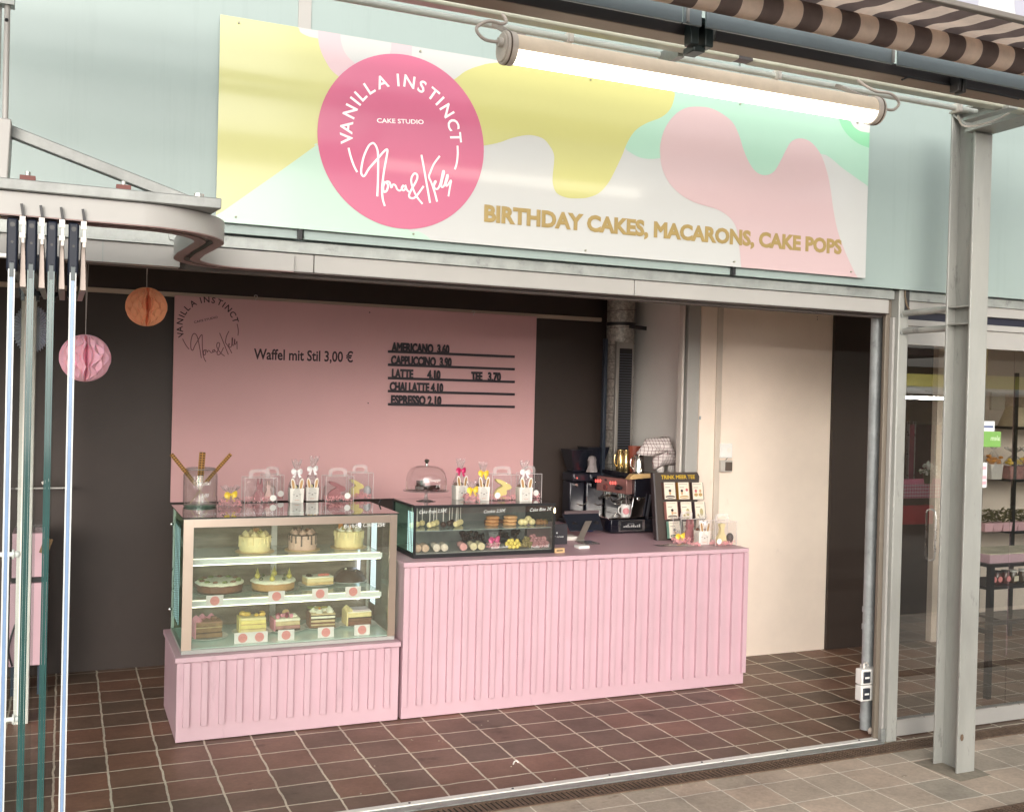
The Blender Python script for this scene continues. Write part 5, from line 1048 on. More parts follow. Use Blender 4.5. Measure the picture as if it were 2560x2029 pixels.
for x in (BX0+.003, BX1-.007): B(x, x+.004, BY0+.014, BY1-.014, BZ0+.022, BZ1-.014).build('side_glass', glass('left side glass', (.80, .90, .85), .2), bc, smooth=False)
B(BX0+.014, BX1-.014, BY1-.01, BY1-.006, BZ0+.022, BZ1-.014).build('rear_panel', pm('slate rear panel', (.19, .195, .185), .25, 0, .25, 9, coat=.2), bc)
B(BX0+.001, BX1-.001, BY0+.001, BY1-.001, BZ1-.0012, BZ1+.0025).build('top_panel', pm('dark glass top', (.05, .042, .045), .08, 0, .1, 5, coat=.6), bc, bevel=.001)
bs = BZ0+.16
B(BX0+.014, BX1-.014, BY0+.03, BY1-.02, bs-.005, bs).build('shelf', glass('shelf glass', (.82, .92, .88), 1.2, haze=.12, hcol=(.6, .75, .7)), bc, smooth=False)
B(BX0+.02, BX1-.02, BY0+.015, BY1-.02, BZ0+.0225, BZ0+.026).build('deck', pm('case deck', (.42, .42, .39), .3), bc)
leds('led_dots', lambda u, v_: (Vector((BX0+.009, BY0+.05+u, BZ0+.035+v_)), Vector((0, 1, 0)), Vector((0, 0, 1))), 4, 22, .030, .011, .0038, bc)
B(BX0+.05, BX1-.03, BY0+.03, BY0+.045, BZ1-.006, BZ1-.003).build('hidden_light_bar', emat('hidden case light', (1, .95, .82), 2.2), bc)  # unseen light strip behind the top frame, brightens the case
def hand(s, px, py, w_, h, f=cH, sh=.25):
    a = at(f(px, py), BY0); text(hw_, s, (a.x, BY0-.0008, a.z), (1, 0, .04), (0, 0, 1), h, width=w_, shear=sh, bold=-.01)
hw_ = MB(); hand('Cake Pops 2,50€', 533, 660, .175, .020); hand('Cookie 2,50€', 1113, 655, .145, .019); hand('Cake Bite 2€', 1527, 640, .150, .020); hand('Schokolade', 1178, 975, .115, .015); hand('Trüffel 1,10€', 1535, 972, .13, .016)
hw_.build('handwriting', whitepaint, bc, smooth=False)
o = at(cH(1752, 630), BY0-.002); MB().sph((BX1-.008, BY0-.003, o.z), .006, 10, (1, .6, 3)).build('lamp_glint', emat('warm glint glow', (1, .75, .4), 6), bc)  # glowing bead paints a warm glint on the front corner
Bz = bs+.0005; Dz = BZ0+.027
# cake pops
pops = [(470, 750, 0), (512, 755, 0), (558, 752, 0), (625, 752, 0), (660, 748, 0), (688, 752, 0), (748, 740, 1), (803, 742, 1), (825, 735, 1), (862, 745, 0), (880, 745, 0), (903, 738, 0)]
popw = icing('white chocolate coat', (.80, .68, .34)); popd = icing('dark chocolate coat', (.05, .022, .014)); stw = pm('white paper stick', (.82, .78, .70), .6)
for i, (px, py, k) in enumerate(pops):
    q = at(cH(px, py), 6.0+.05*(i % 3)); c_ = Vector((q.x, q.y, Bz+.019)); o = thing('cake_pop', (c_.x, c_.y, Bz), ('dark chocolate cake pop with white stick among the cake pops' if k else 'white chocolate cake pop with white stick in the counter case'), 'cake pop', 'cake pops in the black framed case')
    MB().sph(c_, .0185, 14).build('cake', popd if k else popw, o); MB().cyl(c_+Vector((0, 0, .016)), c_+Vector((.002*(i % 5-2), 0, .125)), .0024, n=6).build('stick', stw, o)
# cookies
def cookie(c, r, h, mt, label, tilt=0): 
    o = MB().lathe((0, 0, 0), [(r*.9, 0), (r, h*.35), (r*.96, h*.75), (r*.7, h), (.002, h*1.05)], 24, lambda a, z: 1+.03*math.sin(a*3+c[2]*900)+.02*math.sin(a*8)).build('cookie', mt, bevel=0); o.location = c; tag(o, label, 'cookie', 'stacked cookies in the counter case')
ck = [icing('golden cookie', (.56, .27, .10), var=.2), icing('pale cookie', (.64, .36, .15), var=.15)]
od = ['bottom', 'middle', 'top']
for px, mt, nm in ((1190, 0, 'brown chocolate chip cookie'), (1350, 1, 'golden filled cookie')):
    q = at(cH(px, 745), 6.03)
    for k in range(3): cookie((q.x+.004*(k-1), q.y+.003*k, Bz+.0005+.0205*k), .044, .019, ck[mt], nm+', '+od[k]+' of its stack of three')
for i in range(3): q = at(cH(1170+75*i, 745), 6.15); cookie((q.x, q.y, Bz+.0005), .040, .022, choc2, 'darker cookie lying behind the two cookie stacks')
# cake bites
for i, (px, py) in enumerate(((1450, 740), (1482, 745), (1545, 742), (1512, 720))):
    q = at(cH(px, py), 6.0 if i < 3 else 6.05); o = MB().sph((0, 0, 0), .0225, 14, (1, 1, .92)).build('cake_bite', popw); o.location = (q.x, q.y, Bz+.021+(.012 if i == 3 else 0)); tag(o, 'round white cake bite beside the golden cookies', 'cake bite', 'white cake bites')
for i in range(6):
    q = at(cH(1600+32*(i % 3), 730), 6.0+.045*(i//3)); o = MB().sph((0, 0, 0), .0185, 10, (1, 1, .85), .25).build('cake_bite', icing('nut crumb', (.30, .15, .06), var=.3)); o.location = (q.x, q.y, Bz+.016); tag(o, 'knobbly brown nut cake bite at the right end of the upper shelf', 'cake bite', 'brown cake bites')
# macaron rolls
def macaron_roll(px, py, Y, col, label, ln_=.115):
    q = at(cH(px, py), Y); z = Dz+.026; o = thing('macaron_roll', (q.x, Y, Dz), label, 'macarons', 'clear rolls of macarons lying in the counter case'); d = Vector((.17, .985, 0)); n = 6
    for k in range(n):
        p = Vector((q.x, Y, z))+d*(k*.0185); m = MB()
        for a_, b_ in ((0, .0065), (.009, .0155)):
            m.tube([p+d*a_, p+d*(a_+.002), p+d*(b_-.001), p+d*b_], [.0185, .0225, .0225, .019], 20)
        m.build('macaron', col, o); MB().cyl(p+d*.006, p+d*.0095, .0195, n=18).build('cream', pm('macaron cream', (.78, .70, .58), .6), o)
    MB().cyl(Vector((q.x, Y, z))-d*.002, Vector((q.x, Y, z))+d*(n*.0185+.002), .0248, n=20).build('wrapper', clearp, o)
mc = [icing('beige macaron', (.66, .47, .30)), icing('cream macaron', (.80, .70, .54)), icing('pink macaron', (.80, .38, .34)), icing('lemon macaron', (.80, .70, .40))]
for px, py, k, l in ((520, 995, 0, 'beige macaron roll at the far left of the case'), (588, 995, 0, 'beige macaron roll, second from the left'), (690, 990, 1, 'cream macaron roll left of centre'), (760, 985, 1, 'cream macaron roll next to the pink one'), (930, 978, 2, 'pink macaron roll in the middle of the case'), (1022, 972, 3, 'lemon macaron roll, left of the two lemon ones'), (1090, 975, 3, 'lemon macaron roll, right of the two lemon ones')):
    macaron_roll(px, py, 5.895, mc[k], l)
q = at(cH(1195, 960), 5.96); treat_bag((q.x, q.y, Dz), .040, .095, 'small cellophane bag with pink bow inside the counter case', pm('pink satin ribbon', (.62, .08, .22), .35), palep, 8)
# truffles in heaps
def heap(cells, mat, r, label, grp, Y0):
    base_ = MB().sph((0, 0, 0), r, 12).build('truffle', mat); first = True
    for px, py, Y in cells:
        q = at(cH(px, py), Y); o = base_ if first else base_.copy()
        if not first: C.objects.link(o)
        o.location = (q.x, Y, max(q.z, Dz+r)); tag(o, label, 'truffle', grp); first = False
rn = random.Random(4)
heap([(1345, 955, 5.90), (1378, 955, 5.90), (1412, 952, 5.90), (1320, 930, 5.93), (1358, 925, 5.93), (1395, 925, 5.93), (1425, 930, 5.93), (1340, 905, 5.96), (1365, 900, 5.96), (1412, 905, 5.96), (1425, 940, 5.905)], icing('yellow truffle coat', (.82, .66, .14)), .0145, 'round yellow truffle in the heap between pink bow bag and olive truffles', 'yellow truffles', 0)
heap([(1450+24*(i % 4)+8*(i//4)+rn.uniform(-6, 6)+(10 if (i//4) % 2 else 0), 945-21*(i//4)+rn.uniform(-4, 4), 5.91+.028*(i//4)) for i in range(14)], icing('olive truffle coat', (.22, .17, .06)), .0135, 'round olive brown truffle between the yellow and pink truffles', 'olive truffles', 0)
heap([(1560+27*(i % 5)-6*(i//5)+rn.uniform(-7, 7)+(13 if (i//5) % 2 else 0), 945-21*(i//5)+rn.uniform(-4, 4), 5.905+.026*(i//5)) for i in range(22)], icing('pink truffle coat', (.42, .20, .20)), .0145, 'round dusky pink truffle in the heap at the right end of the case', 'pink truffles', 0)
# dark boxes at the rear of the case
for px, w_, h, l in ((1010, .16, .05, 'left'), (1330, .17, .06, 'right')):
    q = at(cH(px, 900), 6.2); m = MB(); rn = random.Random(px)
    o = thing('chocolate_tray', (q.x, 6.2, Dz), 'tray of dark chocolates at the rear of the counter case, '+('behind the macarons' if l == 'left' else 'behind the yellow truffles'), 'tray'); B(q.x-w_/2, q.x+w_/2, 6.15, 6.25, Dz, Dz+.012).build('tray', black, o)
    for i in range(26): m.sph((q.x+rn.uniform(-.46, .46)*w_, 6.2+rn.uniform(-.035, .035), Dz+.02+rn.random()*h), .013, 8)
    ob = m.build('chocolates', choc, o); ob['kind'] = 'stuff'
# ---------------------------------------------------------------- on top of the black case
CT = BZ1+.003
q = G(cH, 592, 545, CT); cs2 = thing('cake_stand', q, 'glass cake stand with dome on the black framed case', 'cake stand'); k = .278*6.45/2584
m = MB().lathe(q, [(.060, 0), (.061, .003), (.045, .007), (.015, .012), (.009, .03), (.009, .05), (.018, .057), (.10, .060), (.142, .063), (.145, .067), (.14, .069), (.02, .066)], 36); m.build('stand', glass('stand glass', (.78, .80, .80), 1.8, haze=.08), cs2)
R_ = .127; z0 = .0695
dm = [(R_, 0), (R_, .05), (R_*.985, .075), (R_*.92, .105), (R_*.78, .130), (R_*.5, .146), (R_*.15, .150)]
MB().lathe(q+Vector((0, 0, z0)), dm, 40).build('dome', glass('dome glass', (.93, .93, .93), 1.9), cs2)
MB().lathe(q+Vector((0, 0, z0+.150)), [(.010, 0), (.007, .012), (.012, .022), (.016, .030), (.012, .038), (.002, .041)], 16).build('knob', chrome, cs2)
m = MB(); text(m, 'Brownie', (q.x-.038, q.y-R_-.001, q.z+z0+.058), (1, 0, .05), (0, 0, 1), .018, width=.085, shear=.25, bold=-.01); text(m, '3 €', (q.x+.018, q.y-R_-.001, q.z+z0+.025), (1, 0, .05), (0, 0, 1), .017, width=.032, shear=.25, bold=-.01); m.build('handwriting', whitepaint, cs2, smooth=False)
for dx, dy, dz, w_, l in ((-.045, -.01, 0, .055, 'left'), (.012, -.025, 0, .05, 'middle'), (.055, .0, 0, .05, 'right'), (-.03, .02, .028, .05, 'upper'), (-.02, .055, 0, .05, 'rear')):
    o = MB().obox((0, 0, .0135), w_, .045, .026, dx*5).build('brownie', choc, bevel=.004); o.location = (q.x+dx, q.y+dy, q.z+.0697+dz); tag(o, 'dark chocolate brownie under the glass dome, '+l+' one', 'brownie', 'brownies under the glass dome')
q = G(cH, 893, 528, CT); bunny((q.x, q.y, CT), .084, .088, 'bunny bag with magenta bow on the black framed case', magb, .12, .25, .05, 3)
q = G(cH, 1097, 540, CT); bunny((q.x, q.y, CT), .080, .088, 'bunny bag with yellow bow on the black framed case', yellowb, -.04, .235, 0, 4)
q = G(cH, 1000, 553, CT); treat_bag(q, .050, .125, 'small clear bag with yellow bow and pink shred between two bunny bags', yellowb, None, 6)
q = G(cH, 1580, 520, CT); gift_box((q.x-.03, q.y+.05, CT), .13, .12, .16, 'clear gift box behind the white bow bunny bag at the case end', [], [(.025, .035)], 15, (0, .0, palep))
q = G(cH, 1270, 535, CT); gift_box((q.x, q.y, CT), .185, .13, .165, 'clear gift box with leaping yellow rabbit on the black framed case', [(.0, -.015, .115, .122, [(1-x, z) for x, z in RAB][::-1], yel, True)], [(-.055, .035)], 16)
q = G(cH, 1472, 545, CT); bunny((q.x, q.y, CT), .092, .088, 'bunny bag with white bow at the right end of the black framed case', whiteb, -.03, .25, 0, 5)
# ================================================================ coffee corner on the tall counter
CZ = .921
# POS tablet, stand, reader, signs
q = G(cJ, 590, 1090, CZ)
tb = thing('till_tablet', (3.42, 6.42, CZ), 'black till tablet seen from behind on a silver stand', 'till')
a = at(cJ(275, 950), 6.42); b = at(cJ(620, 985), 6.42); c_ = at(cJ(265, 1085), 6.42); d_ = at(cJ(575, 1085), 6.42); tz0 = at(cJ(420, 1075), 6.40).z; tz1 = at(cJ(440, 905), 6.52).z
xl = at(cJ(262, 1000), 6.42).x; xr = at(cJ(625, 1000), 6.42).x
m = MB().hexa([(xl, 6.36, tz0), (xr-.03, 6.36, tz0), (xr-.03, 6.375, tz0-.004), (xl, 6.375, tz0-.004)], [(xl+.005, 6.50, tz1), (xr, 6.50, tz1), (xr, 6.515, tz1-.005), (xl+.005, 6.515, tz1-.005)]); m.build('tablet_back', pm('tablet dark', (.016, .02, .032), .4), tb, bevel=.006)
m = MB().hexa([(xl+.02, 6.49, tz1-.004), (xr-.0, 6.49, tz1-.004), (xr, 6.515, tz1-.004), (xl+.02, 6.515, tz1-.004)], [(xl+.025, 6.50, tz1+.018), (xr, 6.50, tz1+.018), (xr, 6.515, tz1+.016), (xl+.025, 6.515, tz1+.016)]); m.build('tablet_edge', pm('tablet edge', (.20, .15, .16), .3, .4), tb, bevel=.003)
m = MB()
for x in (xl+.06, xr-.06): m.cyl((x, 6.41, (tz0+tz1)/2-.02), (x, 6.43, (tz0+tz1)/2-.015), .022, n=18)
m.build('port', black, tb)
s0 = at(cJ(400, 1180), 6.28); s1 = at(cJ(465, 990), 6.38); silver = pm('silver stand', (.50, .46, .42), .3, .8, .04, 10)
MB().hexa([(s0.x-.030, 6.29, CZ+.006), (s0.x+.022, 6.29, CZ+.006), (s0.x+.022, 6.296, CZ+.004), (s0.x-.030, 6.296, CZ+.004)], [(s1.x-.02, 6.372, s1.z+.004), (s1.x+.032, 6.372, s1.z+.004), (s1.x+.032, 6.378, s1.z), (s1.x-.02, 6.378, s1.z)]).build('stand_arm', silver, tb, bevel=.002)
MB().cyl((s0.x-.032, 6.285, CZ+.011), (s0.x+.026, 6.285, CZ+.011), .009, n=14).build('hinge', silver, tb)
B(s0.x-.045, s0.x+.075, 6.14, 6.285, CZ, CZ+.005).build('stand_foot', pm('stand foot', (.30, .28, .27), .2, .8), tb, bevel=.002)
a = at(cJ(245, 1165), 6.35); B(a.x, a.x+.10, 6.34, 6.46, CZ, CZ+.026).build('dock', paper, tb, bevel=.004)
q = G(cJ, 435, 1262, CZ); o = thing('card_reader', (q.x, q.y, CZ), 'small white card reader lying on the tall pink counter', 'card reader')
B(q.x-.042, q.x+.042, q.y-.002, q.y+.075, CZ, CZ+.022).build('body', wp, o, bevel=.008, seg=3); MB().sph((q.x-.005, q.y-.003, CZ+.010), .0022, 6).build('light', pm('grey dot', (.3, .3, .3), .5), o)
q = G(cJ, 200, 1215, CZ); o = thing('chalk_sign', (q.x, q.y, CZ), 'small black counter sign with white handwriting beside the black framed case', 'sign')
B(q.x-.055, q.x+.05, q.y, q.y+.012, CZ, CZ+.135).build('board', pm('sign slate', (.035, .032, .04), .5), o, bevel=.001)
m = MB()
for px0, px1, py in ((105, 140, 1098), (160, 172, 1105), (100, 150, 1140), (165, 205, 1143), (208, 230, 1142)):
    a = at(cJ(px0, py), q.y-.001); b = at(cJ(px1, py), q.y-.001); n = 9
    m.tube([(a.x+(b.x-a.x)*i/n, q.y-.0012, a.z+(.0055 if i % 2 else -.004)*(1 if i % 3 else .5)) for i in range(n+1)], .0012, 5)
m.build('handwriting', whitepaint, o)
q = G(cJ, 205, 1300, CZ); o = thing('wooden_block', (q.x, q.y, CZ), 'small pale wooden block sign at the right foot of the black framed case', 'sign')
B(q.x-.04, q.x+.026, q.y, q.y+.02, CZ, CZ+.030).build('block', pm('pale wood', (.62, .42, .22), .5, 0, .12, 20, stretch=(1, 1, 6)), o, bevel=.001)
B(q.x-.03, q.x+.012, q.y-.0008, q.y, CZ+.012, CZ+.019).build('print', black, o)
# espresso machine facing left, its end panel towards the street
em = thing('espresso_machine', (3.9, 6.9, CZ), 'espresso machine with copper front panel and red digits in the corner', 'coffee machine')
dkm = pm('machine black enamel', (.014, .014, .022), .25, .3, .1, 6, coat=.3); mchr = chrome
EX0, EX1, EY0, EY1 = 3.752, 4.09, 6.60, 7.25
B(EX0-.08, EX1, EY0, EY1, CZ+.004, CZ+.10).build('base', dkm, em, bevel=.004)
B(EX0-.02, EX0+.20, EY0-.004, EY0-.0005, CZ+.012, CZ+.095).build('end_plate', pm('end plate frame', (.42, .42, .42), .2, .9), em)
B(EX0-.004, EX0+.178, EY0-.007, EY0-.0045, CZ+.022, CZ+.088).build('plate_panel', pm('plate black', (.02, .02, .024), .3), em)
m = MB(); z = CZ+.042
for k in range(9): m.box(EX0+.02+k*.016, EX0+.030+k*.016, EY0-.0078, EY0-.0072, z, z+.010+.006*(k % 3))
m.box(EX0+.055, EX0+.105, EY0-.0078, EY0-.0072, CZ+.068, CZ+.071); m.build('plate_print', pm('plate print', (.45, .45, .45), .5), em, smooth=False)
B(EX0-.10, EX0+.14, EY0+.012, EY1-.02, CZ+.101, CZ+.112).build('drip_tray', chrome, em, bevel=.002)
B(EX0+.12, EX1, EY0+.02, EY1, CZ+.113, CZ+.40).build('rear_body', dkm, em, bevel=.006)
B(EX0+.10, EX0+.119, EY0+.03, EY1-.03, CZ+.113, CZ+.27).build('splash_plate', chrome, em)
m = MB().hexa([(EX0+.075, EY0-.002, CZ+.112), (EX0+.18, EY0-.002, CZ+.112), (EX0+.18, EY0+.015, CZ+.112), (EX0+.075, EY0+.015, CZ+.112)], [(EX0+.10, EY0-.002, CZ+.26), (EX0+.205, EY0-.002, CZ+.26), (EX0+.205, EY0+.015, CZ+.26), (EX0+.10, EY0+.015, CZ+.26)]); m.build('side_mirror', pm('side mirror', (.5, .5, .5), .12, 1), em, bevel=.003)
m = MB().beam((EX0+.215, EY0-.003, CZ+.10), (EX0+.245, EY0-.003, CZ+.28), .012, .02, (0, 1, 0)); m.build('side_rail', pm('side rail', (.12, .12, .14), .3, .8), em)
pn0 = at(cK(1063, 670), EY0+.05); pn1 = at(cK(1060, 885), EY0+.05); cop = pm('copper panel', (.34, .17, .155), .3, .45, .08, 8)
PXa, PXb = pn0.x, onx(cK(640, 620), pn0.x-.03).x
f0 = onx(cK(640, 622), pn0.x-.05); f1 = onx(cK(630, 822), pn0.x-.05)
m = MB().hexa([(pn1.x, EY0+.05, pn1.z), (pn1.x+.05, EY0+.05, pn1.z), (f1.x+.05, f1.y, f1.z), (f1.x, f1.y, f1.z)], [(pn0.x, EY0+.05, pn0.z), (pn0.x+.05, EY0+.05, pn0.z), (f0.x+.05, f0.y, f0.z), (f0.x, f0.y, f0.z)]); m.build('front_panel', cop, em, bevel=.003)
def pp(px, py):   # point on the copper panel plane
    A = Vector((pn0.x, EY0+.05, pn0.z)); U = Vector((f0.x, f0.y, f0.z))-A; V = Vector((pn1.x, EY0+.05, pn1.z))-A; nn = U.cross(V).normalized(); d = ray(*cK(px, py)); t_ = (A-EYE).dot(nn)/d.dot(nn); return EYE+d*t_, nn, U.normalized(), V.normalized()
_, nn, pu, pv = pp(800, 750); nn = nn if nn.dot(EYE-pn0) > 0 else -nn
red = emat('red digits', (1, .10, .08), 2.6)
for px in (625, 655, 690, 835, 868, 903):
    c_ = pp(px, 692 if px < 760 else 722)[0]+nn*.0015; MB().tube([c_+pu*(.0055*math.cos(t_*.785))+pv*(.0105*math.sin(t_*.785)) for t_ in range(8)], .0016, 5, True).build('digit', red, em)
c_ = pp(767, 680)[0]; m = MB(); m.hexa([c_-pu*.014-pv*.008, c_+pu*.014-pv*.008, c_+pu*.014+pv*.008, c_-pu*.014+pv*.008], [c_-pu*.014-pv*.008+nn*.002, c_+pu*.014-pv*.008+nn*.002, c_+pu*.014+pv*.008+nn*.002, c_-pu*.014+pv*.008+nn*.002]); m.build('display', black, em)
c_ = pp(765, 778)[0]; MB().cyl(c_, c_+nn*.008, .024, n=24).build('gauge', pm('copper rim', (.35, .14, .12), .2, .9), em); MB().cyl(c_+nn*.006, c_+nn*.0085, .018, n=20).build('gauge_face', pm('gauge face', (.14, .05, .05), .3), em)
m = MB()
for px, py in ((655, 765), (688, 770), (838, 795), (868, 800), (898, 803)): c_ = pp(px, py)[0]; m.cyl(c_, c_+nn*.001, .003, n=8)
m.build('button_print', vinyl_dark, em)
c_ = pp(935, 775)[0]; m = MB().tube([c_+nn*.0, c_+nn*.02+Vector((0, -.03, 0)), c_+nn*.03+Vector((.0, -.07, 0)), c_+nn*.03+Vector((0, -.10, 0))], [.012, .021, .020, .012], 16); m.build('steam_knob', black, em); MB().cyl(c_+nn*.004+Vector((0, .004, 0)), c_+nn*.012+Vector((0, -.006, 0)), .015, n=16).build('knob_rim', chrome, em)
for px, py, Y in ((775, 880, 7.0), (985, 930, 6.78)):
    q = at(cK(px, py), Y); m = MB().cyl(q+Vector((0, 0, .05)), q+Vector((0, 0, .0)), .034, n=20); m.cyl(q, q+Vector((0, 0, -.018)), .030, .022, n=20); m.cyl(q+Vector((0, 0, -.018)), q+Vector((0, 0, -.04)), .008, n=10); m.build('group_head', chrome, em)
    m = MB().tube([q+Vector((-.02, -.01, -.008)), q+Vector((-.06, -.05, -.014)), q+Vector((-.11, -.09, -.022))], [.008, .013, .012], 10); m.build('portafilter_handle', black, em)
q = at(cK(1050, 900), 6.70); m = MB().tube([q, q+Vector((-.004, -.02, -.05)), q+Vector((.01, -.03, -.17))], .005, 8); m.build('steam_wand', pm('dark wand', (.10, .08, .08), .3, .8), em)
q = at(cK(1175, 940), 6.62); MB().sph(at(cK(1235, 950), 6.594), .014, 12, (1, .25, 1)).build('bright_rivet', chrome, em)
# wooden top end trim of the machine
a = at(cK(1095, 665), 6.56); b = at(cK(1420, 590), 6.56); wood = pm('light oak', (.58, .38, .17), .45, 0, .14, 12, stretch=(1, 6, 6))
m = MB().hexa([(a.x, 6.56, a.z-.006), (b.x+.01, 6.56, b.z-.030), (b.x+.01, 6.62, b.z-.030), (a.x, 6.62, a.z-.006)], [(a.x+.035, 6.56, b.z-.004), (b.x+.01, 6.56, b.z), (b.x+.01, 6.62, b.z), (a.x+.035, 6.62, b.z-.004)]); m.build('wooden_trim', wood, em, bevel=.003)
TZ2 = b.z-.004
B(EX0+.11, EX1, EY0+.0, EY1, CZ+.401, TZ2-.001).build('top_deck', dkm, em, bevel=.003)
# jugs, cups and mugs
def jug(p, r, h, mat, label, hdir=-1):
    o = thing('milk_jug', p, label, 'jug', 'metal milk jugs on the espresso machine'); MB().lathe(p, [(r*.92, 0), (r, .004), (r*.93, h*.45), (r*.78, h*.7), (r*.86, h*.96), (r*.88, h), (r*.82, h), (r*.72, h*.7), (r*.85, h*.4), (.002, .01)], 28).build('body', mat, o)
    p = Vector(p); MB().tube(smoothc([(p.x+hdir*r*.82, p.y, p.z+h*.85), (p.x+hdir*r*1.45, p.y, p.z+h*.75), (p.x+hdir*r*1.5, p.y, p.z+h*.35), (p.x+hdir*r*.95, p.y, p.z+h*.2)], 4, False), .004, 8).build('handle', mat, o)
brass = pm('brass jug', (.50, .38, .18), .22, .9, .06, 10); stj = pm('steel jug', (.62, .58, .54), .14, 1, .05, 10)
q = at(cK(968, 640), 6.95); jug((q.x, 6.95, TZ2), .034, .155, brass, 'tall brass coloured jug, left of two, on the espresso machine'); q = at(cK(1048, 640), 6.90); jug((q.x, 6.90, TZ2), .034, .155, brass, 'tall brass coloured jug, right of two, on the espresso machine')
q = at(cK(1230, 590), 6.75); jug((q.x, 6.75, TZ2), .046, .130, stj, 'shiny steel milk jug between the brass jugs and the tea towel')
o = MB().lathe((0, 0, 0), [(.034, 0), (.044, .09), (.048, .19), (.045, .19), (.041, .09), (.002, .006)], 24).build('cup_stack', pm('red paper cup', (.30, .07, .04), .5)); q = at(cK(1165, 590), 6.88); o.location = (q.x, 6.88, TZ2); tag(o, 'red paper cup stack behind the steel milk jug', 'cup')
def mug(p, r, h, mat, label, dot=False, hd=(-1, 0), cat='mug', grp=None):
    o = thing('mug', p, label, cat, grp); p = Vector(p); MB().lathe(p, [(r*.9, 0), (r, .005), (r, h), (r*.93, h), (r*.9, .01), (.002, .008)], 28).build('body', mat, o)
    hx, hy = hd; MB().tube(smoothc([(p.x+hx*r*.96, p.y+hy*r*.96, p.z+h*.85), (p.x+hx*r*1.55, p.y+hy*r*1.55, p.z+h*.78), (p.x+hx*r*1.62, p.y+hy*r*1.62, p.z+h*.4), (p.x+hx*r*.98, p.y+hy*r*.98, p.z+h*.18)], 4, False), .0048, 8).build('handle', mat, o)
    if dot:
        m = MB(); vs = []; fs = []
        for q_ in (1, .75, .5, .25, .02):
            for i in range(24):
                t_ = 2*math.pi*i/24; dx = .024*q_*math.cos(t_); dz = .024*q_*math.sin(t_); an = math.asin(dx/r)-.35; vs.append((p.x+(r+.0009)*math.sin(an), p.y-(r+.0009)*math.cos(an), p.z+h*.5+dz))
        m.add(vs, [(k_*24+i, k_*24+(i+1) % 24, k_*24+24+(i+1) % 24, k_*24+24+i) for k_ in range(4) for i in range(24)]).build('pink_dot', pm('mug dot', (.62, .25, .27), .4), o)
    return o
q = at(cK(1042, 1235), 6.66); mug((q.x, 6.66, CZ+.113), .035, .088, pm('mug white', (.78, .76, .74), .2, coat=.4), 'white mug with pink dot on the espresso machine drip tray', True)
mw = pm('cup grey white', (.62, .58, .55), .3)
for px, l in ((1175, 'left'), (1285, 'middle'), (1385, 'right')): q = at(cJ(px, 500), 6.64); mug((q.x, 6.64, TZ2), .030, .062, mw, 'off white cup under the checked tea towel, '+l+' of three', False, (-.8, -.6), 'cup', 'off white cups under the tea towel')
# checked tea towel draped over the cups
tw = gridmat('checked tea towel', (.66, .60, .58), (.16, .07, .08), 0, 2, .024, .13)
m = MB(); out_ = [(955, 330), (1010, 250), (1050, 185), (1120, 172), (1190, 172), (1225, 160), (1270, 165), (1310, 215), (1350, 310), (1390, 400), (1412, 440), (1370, 440), (1300, 445), (1230, 445), (1190, 470), (1140, 490), (1120, 470), (1125, 400), (1140, 360), (1080, 355), (1010, 345)]
pts = [at(cJ(*p), 6.58) for p in out_]; cx = sum(p.x for p in pts)/len(pts); cz = sum(p.z for p in pts)/len(pts); rings = 7; vs = []; fs = []; n = len(pts)
top_ = at(cJ(1210, 300), 6.58)
for k in range(rings+1):
    f_ = 1-k/rings
    for i, p in enumerate(pts): dpt = -.075*(1-f_*f_)+.013*math.sin(i*1.9+k*.8)*(f_)+.018*math.sin((p.x-cx)*90); vs.append((top_.x+(p.x-top_.x)*f_, 6.60+dpt, top_.z+(p.z-top_.z)*f_))
for k in range(rings):
    for i in range(n): fs.append((k*n+i, k*n+(i+1) % n, (k+1)*n+(i+1) % n, (k+1)*n+i))
m.add(vs, fs); m.org = (top_.x, 6.6, top_.z); o = m.build('tea_towel', tw, None, ang=80); tag(o, 'white tea towel with dark check draped over cups on the machine', 'tea towel')
o.modifiers.new('thick', 'SOLIDIFY').thickness = .003
# grinders in the dark corner
def grinder(x, y, label, h=.62, s=1.):
    o = thing('coffee_grinder', (x, y, CZ), label, 'coffee grinder', 'black coffee grinders'); gm = pm('grinder black', (.016, .016, .026), .3, .2, .1, 8, coat=.3)
    m = MB().box(x-.09*s, x+.09*s, y-.08, y+.14, CZ, CZ+.03); m.build('base', gm, o, bevel=.008)
    B(x-.065*s, x+.065*s, y+.0, y+.13, CZ+.031, CZ+.33).build('body', gm, o, bevel=.012); B(x-.075*s, x+.075*s, y-.07, y+.12, CZ+.331, CZ+.40).build('head', gm, o, bevel=.012)
    m = MB().hexa([(x-.05*s, y-.03, CZ+.401), (x+.05*s, y-.03, CZ+.401), (x+.05*s, y+.08, CZ+.401), (x-.05*s, y+.08, CZ+.401)], [(x-.095*s, y-.075, CZ+h), (x+.095*s, y-.075, CZ+h), (x+.095*s, y+.12, CZ+h), (x-.095*s, y+.12, CZ+h)]); m.build('bean_hopper', pm('smoked hopper', (.010, .011, .017), .2, 0, .1, 5, coat=.2), o, bevel=.004)
    MB().cyl((x-.02, y-.0, CZ+.30), (x-.02, y-.025, CZ+.30), .014, n=14).build('chrome_knob', chrome, o); MB().cyl((x-.05, y-.07, CZ+.36), (x-.05, y-.09, CZ+.36), .009, n=10).build('chrome_knob', chrome, o)
    m = MB().tube(smoothc([(x-.03, y-.07, CZ+.16), (x+.01, y-.085, CZ+.15), (x+.045, y-.08, CZ+.18), (x+.05, y-.07, CZ+.215)], 4, False), .004, 8); m.build('fork', chrome, o)
    return o
q = at(cK(615, 600), 7.18); grinder(q.x, 7.20, 'black coffee grinder with smoked hopper and grey cloth draped on it', .60)
